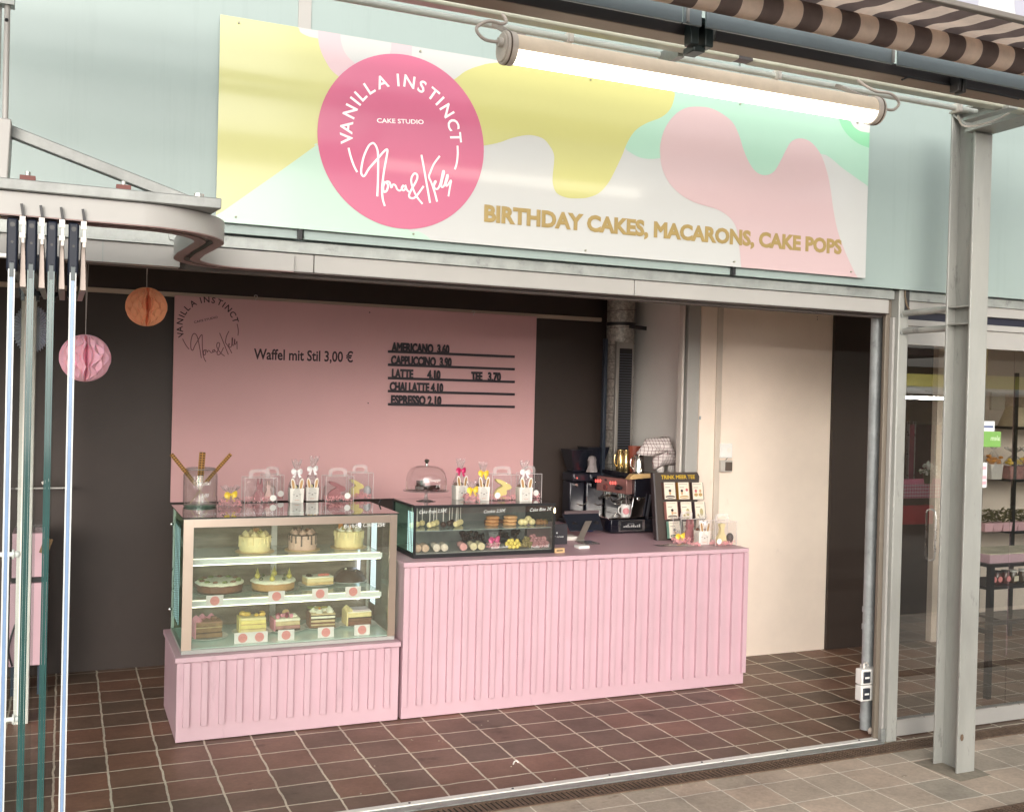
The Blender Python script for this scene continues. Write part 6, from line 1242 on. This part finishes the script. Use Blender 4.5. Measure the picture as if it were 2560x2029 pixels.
qc = at(cK(565, 430), 7.09); m = MB(); o = MB().lathe((0, 0, 0), [(.036, -.075), (.03, -.02), (.034, .02), (.022, .045), (.004, .052)], 20, lambda a, z: 1+.22*math.sin(a*4+z*40)+.1*math.sin(a*7)).build('cleaning_cloth', pm('grey cloth', (.26, .23, .23), .9, 0, .1, 20)); o.location = (qc.x, 7.085, qc.z); tag(o, 'crumpled grey cloth hanging on the coffee grinder hopper', 'cloth')
q = at(cK(380, 600), 7.18); grinder(q.x, 7.20, 'second black coffee grinder in the darkest part of the corner', .58)
q = at(cK(515, 1075), 6.78); o = MB().lathe((0, 0, 0), [(.045, 0), (.05, .01), (.045, .06), (.03, .085), (.002, .09)], 18).build('blue_cloth', pm('dark blue cloth', (.01, .03, .13), .8)); o.location = (q.x, 6.78, CZ); tag(o, 'dark blue bundle beside the coffee grinders', 'cloth')
# tea display rack
RY = 6.17; rk = thing('tea_rack', (3.97, RY, CZ), 'dark tea display rack with yellow lettering on the counter end', 'display rack')
rp = pm('rack dark board', (.060, .045, .038), .5, 0, .05, 8); rk_l = at(cL(385, 1415), RY); tl_ = at(cL(280, 150), RY+.10); tr_ = at(cL(1105, 155), RY+.10); br_ = at(cL(1000, 1380), RY)
zt = (tl_.z+tr_.z)/2
pts = [(rk_l.x-.005, 6.19, CZ), (br_.x+.02, 6.19, CZ), (tr_.x+.0, 6.27, zt-.03), (tr_.x-.015, 6.275, zt), (tl_.x+.0, 6.275, zt)]
MB().poly([(p[0], p[1], p[2]) for p in pts], (0, .02, 0)).build('back_board', rp, rk)
MB().hexa([(rk_l.x-.016, 6.195, CZ), (rk_l.x-.006, 6.19, CZ), (rk_l.x-.006, 6.24, CZ), (rk_l.x-.016, 6.24, CZ)], [(tl_.x-.012, 6.278, zt-.005), (tl_.x-.001, 6.275, zt), (tl_.x-.001, 6.315, zt), (tl_.x-.012, 6.315, zt-.005)]).build('side_panel', pm('rack side', (.03, .022, .025), .5), rk)
def rp_(px, py):  # point on the leaning rack face
    A = Vector((4, 6.19, CZ)); V = Vector((0, .085, zt-CZ)); nn_ = V.cross(Vector((1, 0, 0))).normalized(); d = ray(*cL(px, py)); t_ = (A-EYE).dot(nn_)/d.dot(nn_); return EYE+d*t_
a = rp_(390, 272); b = rp_(1018, 278); V = Vector((0, .085, zt-CZ)).normalized()
m = MB(); text(m, 'TRINK MEER TEE', a+Vector((0, -.003, 0)), (1, 0, 0), V, .026, width=b.x-a.x, bold=.03); m.build('yellow_lettering', pm('yellow lettering', (.62, .40, .03), .5), rk, smooth=False)
packs = [((412, 635, 332, 637), (.10, .05, .04), 'black bath figure'), ((675, 890, 332, 640), (.26, .12, .02), 'two figures, one with red hair'), ((935, 1150, 335, 645), (.06, .035, .03), 'two tan busts'),
 ((438, 660, 687, 1000), (.33, .14, .12), 'reclining pink figure'), ((705, 922, 690, 1005), (.07, .03, .035), 'pale cone and plant'), ((965, 1170, 690, 1000), (.06, .04, .05), 'grey figure'), ((470, 690, 1045, 1350), (.16, .30, .24), 'figure on a green cushion'), ((735, 955, 1050, 1330), (.08, .06, .05), 'plain lower print')]
skin = pm('print skin tone', (.60, .36, .20), .6); dkp = pm('print dark', (.05, .03, .03), .6)
for i, ((x0, x1, y0, y1), colr, l) in enumerate(packs):
    tl0 = rp_(x0, y0); br0 = rp_(x1, y1); dy = -.022-.012*(i//3); o = thing('tea_pack', (tl0.x, tl0.y+dy, br0.z), 'white tea pack in the rack, printed with '+l, 'tea pack', 'tea packs in the display rack')
    W_ = br0.x-tl0.x; H_ = (tl0.z-br0.z)/V.z; O = Vector((tl0.x, br0.y+dy, br0.z)); U = Vector((1, 0, 0)); nn_ = U.cross(V)
    def P3(u, v_, k=.0): return O+U*(u*W_)+V*(v_*H_)+nn_*k
    MB().hexa([P3(-.10, -.02, -.020), P3(1.10, -.02, -.020), P3(1.10, 1.0, -.020), P3(-.10, 1.0, -.020)], [P3(-.06, -.01, -.0015), P3(1.06, -.01, -.0015), P3(1.06, 1.0, -.0015), P3(-.06, 1.0, -.0015)]).build('holder', pm('holder %d' % i, colr, .5), o)
    MB().hexa([P3(0, 0, -.0012), P3(1, 0, -.0012), P3(1, 1, -.0012), P3(0, 1, -.0012)], [P3(0, 0, 0), P3(1, 0, 0), P3(1, 1, 0), P3(0, 1, 0)]).build('front', pm('tea pack card', (.80, .72, .60), .55, 0, .03, 12), o)
    def blob(cu, cv, ru, rv, mt, nm, k=.0012, sq=2): 
        MB().poly([P3(cu+ru*math.copysign(abs(math.cos(a*.3927))**(2/sq), math.cos(a*.3927)), cv+rv*math.copysign(abs(math.sin(a*.3927))**(2/sq), math.sin(a*.3927)), k) for a in range(16)], -nn_*.0006).build(nm, mt, o, smooth=False)
    blob(.45, .90, .40, .012, pm('print grey', (.30, .27, .24), .6), 'fine_print', sq=6); blob(.32, .70, .22, .018, pm('print grey', (.30, .27, .24), .6), 'fine_print', sq=6)
    if i in (0, 1, 3, 6):
        c2_ = {0: dkp, 1: pm('print ochre', (.5, .32, .12), .6), 3: dkp, 6: pm('print green', (.06, .10, .05), .6)}[i]
        blob(.5, .13, .44, .085, c2_, 'tub_print'); blob(.5, .12, .40, .02, pm('tea pack card', (.80, .72, .60), .55), 'tub_stripe', .0018); blob(.5 if i != 1 else .3, .36, .10, .12, skin, 'figure_print', .0014); blob(.5 if i != 1 else .3, .50, .12, .08, dkp, 'hair_print', .0018)
        if i == 1: blob(.78, .55, .12, .09, pm('print red', (.55, .14, .15), .6), 'hair_print', .0018); blob(.75, .38, .09, .12, paper, 'figure_print', .0014)
        if i == 3: blob(.74, .34, .16, .035, skin, 'figure_print', .0015)
    elif i == 2:
        for u in (.3, .72): blob(u, .28, .18, .10, pm('print ochre', (.5, .32, .12), .6), 'figure_print', .0012); blob(u, .50, .11, .10, skin if u > .5 else pm('print red', (.55, .14, .15), .6), 'head_print', .0016)
    else: blob(.62, .40, .17, .22, pm('print sage', (.45, .38, .20) if i == 4 else (.5, .47, .45), .6), 'figure_print'); blob(.28, .22, .10, .06, pm('print sage', (.45, .38, .20), .6), 'plant_print')
# treats at the end of the tall counter
q = G(cL, 850, 1440, CZ); gift_box((q.x, q.y, CZ), .15, .10, .165, 'clear gift box with sitting ruby rabbit before the tea rack', [(.02, -.01, .10, .145, SITR, rub, False)], [], 21)
q = G(cL, 690, 1455, CZ); treat_bag((q.x, q.y-.02, CZ), .050, .085, 'cellophane treat bag with pink shred at the foot of the tea rack', yellowb, None, 22)
q = G(cL, 990, 1510, CZ); o = thing('treat_bag', q, 'small flat cellophane bag with coral shred on the counter edge', 'gift bag', 'small cellophane treat bags'); shred(q, .09, .05, .02, 'paper_shred', o, 40, 9); MB().sph(q+Vector((0, 0, .010)), .05, 14, (1, .6, .28), .15).build('cellophane', foil, o); MB().sph(q+Vector((.005, 0, .012)), .012, 8).build('treat', yel, o)
q = G(cL, 1145, 1480, CZ); bunny((q.x, q.y, CZ), .090, .092, 'bunny bag with white bow at the right end of the tall pink counter', whiteb, -.02, .20, 0, 8)
q = G(cL, 1555, 1510, CZ); gift_box((q.x, q.y+.03, CZ), .172, .11, .165, 'clear gift box with yellow bottle shaped figure at the counter end', [(-.0, .0, .085, .135, [(.05, 0), (.95, 0), (1, .12), (.9, .3), (.72, .5), (.66, .75), (.74, .98), (.26, .98), (.34, .75), (.28, .5), (.1, .3), (0, .12)], pm('pale yellow chocolate', (.80, .68, .36), .4), False)], [(-.055, .034)], 23, (.055, -.02, pm('dark seal', (.07, .05, .045), .5)))
q = G(cL, 640, 1510, CZ); o = thing('flat_pouch', q, 'flat silver grey plastic pouch lying on the tall pink counter', 'pouch'); m = MB(); vs = []; fs = []
for i in range(13):
    for j in range(7): u = i/12; v_ = j/6; vs.append((q.x-.13+.30*u, q.y+.03-.10*u+.07*(v_-.5), CZ+.002+.010*math.sin(v_*3.14)*math.sin(u*3.14)*(1+.7*math.sin(u*19+v_*3))))
for i in range(12):
    for j in range(6): fs.append((i*7+j, (i+1)*7+j, (i+1)*7+j+1, i*7+j+1))
m.add(vs, fs).build('pouch', pm('silver film', (.42, .36, .35), .2, .5, .1, 20), o, ang=70)
# ================================================================ glazed neighbour shop front on the right
sf = thing('shop_window', (7, 4.56, 0), 'white framed glass shop front right of the steel post', 'shop window')
GY = 4.56
B(4.372, 10.5, 4.535, 4.585, .004, .098).build('bottom_rail', white_alu, sf, bevel=.003)
B(4.372, 10.5, 4.533, 4.538, .096, .101).build('glazing_bead', alu, sf)
B(4.372, 10.5, 4.50, 4.56, 2.44, 2.497).build('top_panel', white_alu, sf, bevel=.002)
B(4.372, 10.5, 4.53, 4.58, 2.395, 2.44).build('track_gap', pm('navy gap', (.012, .013, .03), .5), sf)
B(4.372, 10.5, 4.52, 4.57, 2.36, 2.395).build('upper_rail', white_alu, sf, bevel=.002); B(4.372, 10.5, 4.535, 4.575, 2.253, 2.358).build('head_rail', white_alu, sf, bevel=.002)
B(4.372, 5.30, GY-.005, GY+.005, .0985, 2.2525).build('window_pane', glass('shop front glass', (.95, .96, .95), 5.0), sf, smooth=False)
B(5.305, 7.4, GY-.005, GY+.005, .0985, 2.2525).build('window_pane', glass('shop front glass', (.95, .96, .95), 5.0), sf, smooth=False)
B(7.405, 10.5, GY-.005, GY+.005, .0985, 2.2525).build('window_pane', glass('shop front glass', (.95, .96, .95), 5.0), sf, smooth=False)
a = at((2341, 1310), GY-.03); b = at((2338, 1400), GY-.03)
hz0 = at((2336, 1403), GY-.04).z; hx = at((2338, 1350), GY-.04).x
m = MB().tube([(hx, GY-.006, hz0), (hx, GY-.035, hz0+.012), (hx, GY-.04, hz0+.04), (hx, GY-.04, hz0+.26), (hx, GY-.035, hz0+.29), (hx, GY-.006, hz0+.30)], .006, 10)
m.build('pull_handle', alu, sf)
# small notices on the pane
def notice(x0, y0, x1, y1, col, label, kind):
    a = at((x0, y0), GY-.0065); b = at((x1, y1), GY-.0065); o = thing('window_notice', (a.x, GY-.006, b.z), label, 'notice', 'notices stuck on the shop window')
    B(a.x, b.x, GY-.0072, GY-.0054, b.z, a.z).build('sheet', pm(kind, col, .6), o); return o, a, b
n1, a, b = notice(2459, 1052, 2486, 1078, (.78, .80, .82), 'small white notice with blue print above the green sticker', 'notice white')
m = MB(); z = a.z-(a.z-b.z)*.55; m.box(a.x+.004, b.x-.012, GY-.0078, GY-.0073, z-.006, z+.006); m.build('blue_print', pm('print blue', (.10, .14, .30), .6), n1, smooth=False)
n2, a, b = notice(2455, 1078, 2501, 1117, (.20, .42, .10), 'bright green window sticker with pale lettering seen from behind', 'sticker green')
m = MB(); text(m, 'alem', (b.x-.008, GY-.0078, b.z+(a.z-b.z)*.42), (-1, 0, 0), (0, 0, 1), .030, width=.075, bold=.01); m.build('lettering', pm('sticker lettering', (.62, .74, .52), .6), n2, smooth=False)
n3, a, b = notice(2451, 1156, 2466, 1218, (.84, .82, .80), 'narrow white opening notice with pink print beside the pillar', 'notice white')
for k in (.80, .42, .2): B(a.x+.006, b.x-.006, GY-.0078, GY-.0073, b.z+(a.z-b.z)*k-.012, b.z+(a.z-b.z)*k+.008).build('pink_print', pm('print pink', (.80, .42, .48), .6), n3, smooth=False)
# display racks inside
bm_ = blackmetal
def rack(x0, x1, y0, y1, zs, label, ztop):
    o = thing('shelf_rack', ((x0+x1)/2, (y0+y1)/2, 0), label, 'shelf', 'black metal shelf racks in the neighbouring shop'); 
    for x in (x0, x1-.028):
        for y in (y0, y1-.028): B(x, x+.028, y, y+.028, 0, ztop).build('post', bm_, o)
    for z in zs: B(x0, x1, y0, y1, z-.022, z).build('shelf_board', bm_, o, bevel=.002)
    return o
def Zp(px, py, Y): return at((px, py), Y).z
s_ = [.12, Zp(2520, 1326, 6.3), Zp(2520, 1197, 6.3), Zp(2520, 1066, 6.3)]
zt_ = s_[3]+.45
rack(7.30, 8.15, 6.25, 6.62, s_, 'black shelf rack behind the shop window, with treat bags and plants', zt_)
rack(8.25, 9.1, 6.25, 6.62, s_, 'second black shelf rack at the right edge of the window', zt_)
tb_ = thing('display_table', (6.3, 5.1, 0), 'black metal display table with pink top box behind the shop window', 'table')
tz_ = Zp(2520, 1410, 5.0); x0 = 5.575
for x in (x0, x0+.95):
    for y in (4.93, 5.25): B(x, x+.035, y, y+.035, 0, tz_).build('leg', bm_, tb_)
B(x0, x0+.985, 4.93, 4.95, .48, .51).build('stretcher', bm_, tb_); B(x0, x0+.03, 4.96, 5.25, .42, .45).build('stretcher', bm_, tb_)
B(x0-.02, x0+1.0, 4.92, 5.30, tz_, tz_+.02).build('table_board', bm_, tb_); js = Zp(2500, 1452, 5.1); B(x0, x0+.985, 4.95, 5.27, js-.02, js).build('lower_shelf', bm_, tb_)
o = thing('pink_box', (x0+.5, 5.2, tz_+.02), 'flat pink box with cream top on the display table', 'box'); B(x0+.01, x0+.97, 4.95, 5.27, tz_+.0205, tz_+.075).build('tray', pink, o, bevel=.003)
B(x0+.03, x0+.95, 4.97, 5.25, tz_+.0755, tz_+.08).build('print', pm('cream print', (.72, .68, .52), .6, 0, .3, 8), o)
jm = pm('jam dark', (.10, .03, .025), .25, coat=.4); jm2 = pm('dark honey', (.08, .05, .03), .25, coat=.4); jn = 0
for px, k in ((2478, 0), (2492, 0), (2513, 0), (2532, 1), (2556, 1), (2580, 1)):
    q = at((px, 1440), 5.03); o = thing('jam_jar', (q.x, 5.03, js), ('jar with round pink label' if k == 0 else 'jar with white lid and cream label')+' on the shelf under the pink box', 'jar', 'jars under the display table'); hh = .085
    MB().lathe((q.x, 5.03, js), [(.026, 0), (.029, .004), (.029, .06), (.024, .07), (.024, .075)], 20).build('glass_body', jm if k == 0 else jm2, o); MB().cyl((q.x, 5.03, js+.0755), (q.x, 5.03, js+.088), .027, n=20).build('lid', pm('lid white', (.75, .73, .7), .4) if k else black, o)
    if k: B(q.x-.02, q.x+.02, 4.999, 5.002, js+.016, js+.05).build('label', pm('cream label', (.75, .68, .52), .6), o)
    else: MB().cyl((q.x, 5.0015, js+.034), (q.x, 4.999, js+.034), .019, n=18).build('label', cdot, o)
# goods on the racks
rn = random.Random(12)
def goods_bag(px, py, Y, z, w_, h, c1_, c2_, label):
    q = at((px, py), Y); o = thing('treat_bag', (q.x, Y, z), label, 'gift bag', 'treat bags on the shelf rack'); m = MB().hexa([(q.x-w_*.4, Y-.04, z), (q.x+w_*.4, Y-.04, z), (q.x+w_*.4, Y+.04, z), (q.x-w_*.4, Y+.04, z)], [(q.x-w_/2, Y-.045, z+h*.42), (q.x+w_/2, Y-.045, z+h*.42), (q.x+w_/2, Y+.045, z+h*.42), (q.x-w_/2, Y+.045, z+h*.42)]); m.build('box', c1_, o, bevel=.003)
    for k in range(16): MB().sph((q.x+rn.uniform(-.4, .4)*w_, Y-.02+rn.uniform(-.02, .03), z+h*.43+rn.uniform(0, .22)*h), .018, 8, (1.2, 1, .7), .3).build('filling', c2_, o)
    cello((q.x, Y, z), w_*.56, w_*.4, z+.002, z+h*.8, z+h, o, int(px)); return o
orb = pm('orange treat', (.70, .30, .06), .5); yob = pm('yellow treat', (.80, .55, .08), .5); pks = pm('shred dusky', (.40, .16, .14), .8, 0, .3, 30)
goods_bag(2482, 1190, 6.30, s_[2]+.001, .14, .30, boxw, orb, 'white box with orange treats in cellophane, upper rack shelf'); goods_bag(2533, 1190, 6.30, s_[2]+.001, .19, .26, pks, yob, 'cellophane bag of yellow treats over dusky pink shred, upper rack shelf'); goods_bag(2566, 1190, 6.32, s_[2]+.001, .16, .26, pks, orb, 'cellophane bag with orange treats at the frame edge, upper rack shelf')
pinkpot = pm('pale pink pot', (.74, .46, .50), .5); leaf = pm('brownish leaf', (.14, .12, .05), .6, 0, .3, 30)
for px, s in ((2462, 1), (2484, 1.1), (2508, 1), (2524, .9), (2545, 1.1), (2562, 1)):
    q = at((px, 1318), 6.30); o = thing('potted_treat', (q.x, 6.30, s_[1]), 'pale pink pot with a brownish leafy bouquet on the lower rack shelf', 'flower pot', 'small pink pots on the rack'); z = s_[1]+.001
    m = MB().hexa([(q.x-.04*s, 6.26, z), (q.x+.04*s, 6.26, z), (q.x+.04*s, 6.34, z), (q.x-.04*s, 6.34, z)], [(q.x-.05*s, 6.25, z+.075), (q.x+.05*s, 6.25, z+.075), (q.x+.05*s, 6.35, z+.075), (q.x-.05*s, 6.35, z+.075)]); m.build('pot', pinkpot, o, bevel=.004)
    m = MB()
    for k in range(46): c_ = Vector((q.x+rn.uniform(-.06, .06), 6.30+rn.uniform(-.04, .04), z+.08+rn.random()*.10)); a = rn.uniform(0, 6.28); U = Vector((math.cos(a), math.sin(a)*.6, rn.uniform(-.4, .8)))*.03; V2_ = Vector((-math.sin(a), math.cos(a)*.5, .3))*.017; m.add([c_-U, c_+V2_, c_+U, c_-V2_], [(0, 1, 2, 3)])
    m.build('leaves', leaf, o, smooth=False)
o = thing('table_lamp', (8.0, 6.4, s_[3]), 'pale beige lampshade standing on the top rack shelf', 'lamp'); q = at((2535, 1055), 6.4); o.location = (q.x, 6.4, s_[3]); MB().lathe((q.x, 6.4, s_[3]+.001), [(.13, 0), (.12, .02), (.07, .16), (.05, .17), (.01, .171)], 24).build('shade', pm('beige shade', (.62, .52, .36), .7), o); o.name = 'table_lamp'
o = thing('wall_picture', (8, 6.6, 1.9), 'cream framed picture on the wall above the shelf rack', 'picture'); a = at((2475, 993), 6.74); b = at((2640, 1028), 6.74); B(a.x, b.x, 6.72, 6.745, b.z, a.z+.05).build('frame', pm('frame cream', (.66, .58, .48), .5), o, bevel=.003); B(a.x+.16, b.x-.08, 6.715, 6.7195, b.z+.02, a.z+.03).build('print', pm('print tan', (.50, .38, .28), .6, 0, .3, 9), o); o.name = 'wall_picture'

# ================================================================ stall across the lane (behind the viewer, seen mirrored in the glass)
def mir_(px, py, Y): q = at((px, py), Y); return Vector((q.x, 2*(GY-.005)-Y, q.z))
YM = 11.6; YR = 2*(GY-.005)-YM
zy0 = mir_(2265, 963, YM).z; zy1 = mir_(2265, 931, YM).z; ze = mir_(2265, 983, YM).z
stl = thing('market_stall', (13, YR-1.5, 0), 'opposite market stall with yellow fascia, mirrored in the shop window', 'market stall')
ylw = pm('yellow tarpaulin', (.92, .80, .22), .6, 0, .1, 3, .2, 8)
B(2.5, 30, YR-.35, YR-.30, zy0, zy1).build('fascia', ylw, stl); xw = mir_(2468, 900, YM).x
B(xw, 30, YR-.36, YR-.31, zy1+.001, zy1+1.4).build('upper_fascia', ylw, stl)
B(xw+.35, xw+2.2, YR-.306, YR-.28, zy1+.02, zy1+.85).build('window', pm('stall window', (.22, .15, .10), .3), stl)
MB().cyl((2.5, YR-.28, (zy0+ze)/2), (30, YR-.28, (zy0+ze)/2), (zy0-ze)/2, n=16).build('white_roll', pm('white roll', (.9, .89, .86), .5, 0, .12, 4), stl)
dkb = pm('stall interior', (.06, .042, .034), .8)
B(2.5, 30, YR-3.2, YR-3.1, 0, zy1+.25).build('back_wall', dkb, stl, smooth=False); B(2.5, xw-.01, YR-3.1, YR-.4, zy1+.3, zy1+.4).build('stall_roof', dkb, stl, smooth=False); B(2.3, 2.5, YR-3.1, YR-.4, 0, zy1+.25).build('side_wall', dkb, stl, smooth=False)
q0 = mir_(2260, 993, YM-.4); MB().cyl((6, q0.y, q0.z), (12.1, q0.y, q0.z), .02, n=8).build('light_tube', emat('stall light', (1, .97, .9), 60), stl)
for x in (6.2, 9, 11.9): MB().cyl((x, q0.y, q0.z+.02), (x, YR-.28, (zy0+ze)/2), .006, n=6).build('lamp_hanger', alu, stl)
tbx = thing('stall_table', (11, YR, 0), 'long table with red cloth and pink gingham cover in the opposite stall', 'table')
zc0 = mir_(2253, 1312, YM).z; zc1 = mir_(2255, 1265, YM).z; zg0 = mir_(2253, 1247, YM-.05).z; zg1 = mir_(2255, 1210, YM-.05).z; xe = mir_(2336, 1320, YM).x
redc = pm('red cloth', (.70, .02, .05), .8, 0, .12, 4)
B(5.0, xe, YR-.8, YR-.02, zc0, zc1).build('red_cloth', redc, tbx, bevel=.01)
ging = gridmat('pink gingham', (.90, .72, .75), (.72, .06, .2), 0, 2, .05, .5, second=True)
B(5.0, xe+.9, YR-.80, YR+.01, zg0, zg1).build('gingham_cloth', ging, tbx, bevel=.006); B(5.2, xe-.1, YR-.7, YR-.1, zc1+.001, zg0-.001).build('gap', pm('dark gap', (.05, .03, .025), .8), tbx)
for x in (6.5, 8.5, xe-.2, xe-.9): B(x-.025, x+.025, YR-.5, YR-.45, 0, zc0).build('leg', black, tbx)
q = mir_(2333, 1200, YM-.1); fpz = thing('flower_pot', (q.x, q.y-.1, zg1), 'pot of white flowers on the gingham table', 'flower pot'); MB().lathe((q.x, q.y-.1, zg1), [(.05, 0), (.075, .14), (.07, .145), (.01, .14)], 18).build('pot', pm('pot dark green', (.06, .08, .03), .6), fpz)
m = MB()
for k in range(60): a = rn.uniform(0, 6.28); r = rn.random()*.13; m.sph((q.x+r*math.cos(a), q.y-.1+r*math.sin(a), zg1+.20+rn.random()*.12-r*.5), .022, 7)
m.build('blossoms', pm('white blossom', (.78, .80, .70), .7), fpz); m = MB()
for k in range(60): a = rn.uniform(0, 6.28); r = rn.random()*.15; m.sph((q.x+r*math.cos(a), q.y-.1+r*math.sin(a), zg1+.14+rn.random()*.08), .02, 6, (1.4, 1, .4))
m.build('leaves', pm('pot leaves', (.07, .12, .03), .7), fpz)
for px, col, l in ((2300, (.30, .05, .10), 'red'), (2315, (.35, .25, .04), 'ochre')):
    q = mir_(px, 1150, YM+1.5); o = thing('poster_rack', (q.x, q.y, 0), l+' poster board standing in the opposite stall', 'poster'); B(q.x-.28, q.x+.28, q.y, q.y+.03, .7, 1.6).build('board', pm('poster '+l, col, .6, 0, .3, 5), o); B(q.x-.30, q.x-.28, q.y-.01, q.y+.04, 0, 1.65).build('post', alu, o); B(q.x+.28, q.x+.30, q.y-.01, q.y+.04, 0, 1.65).build('post', alu, o)
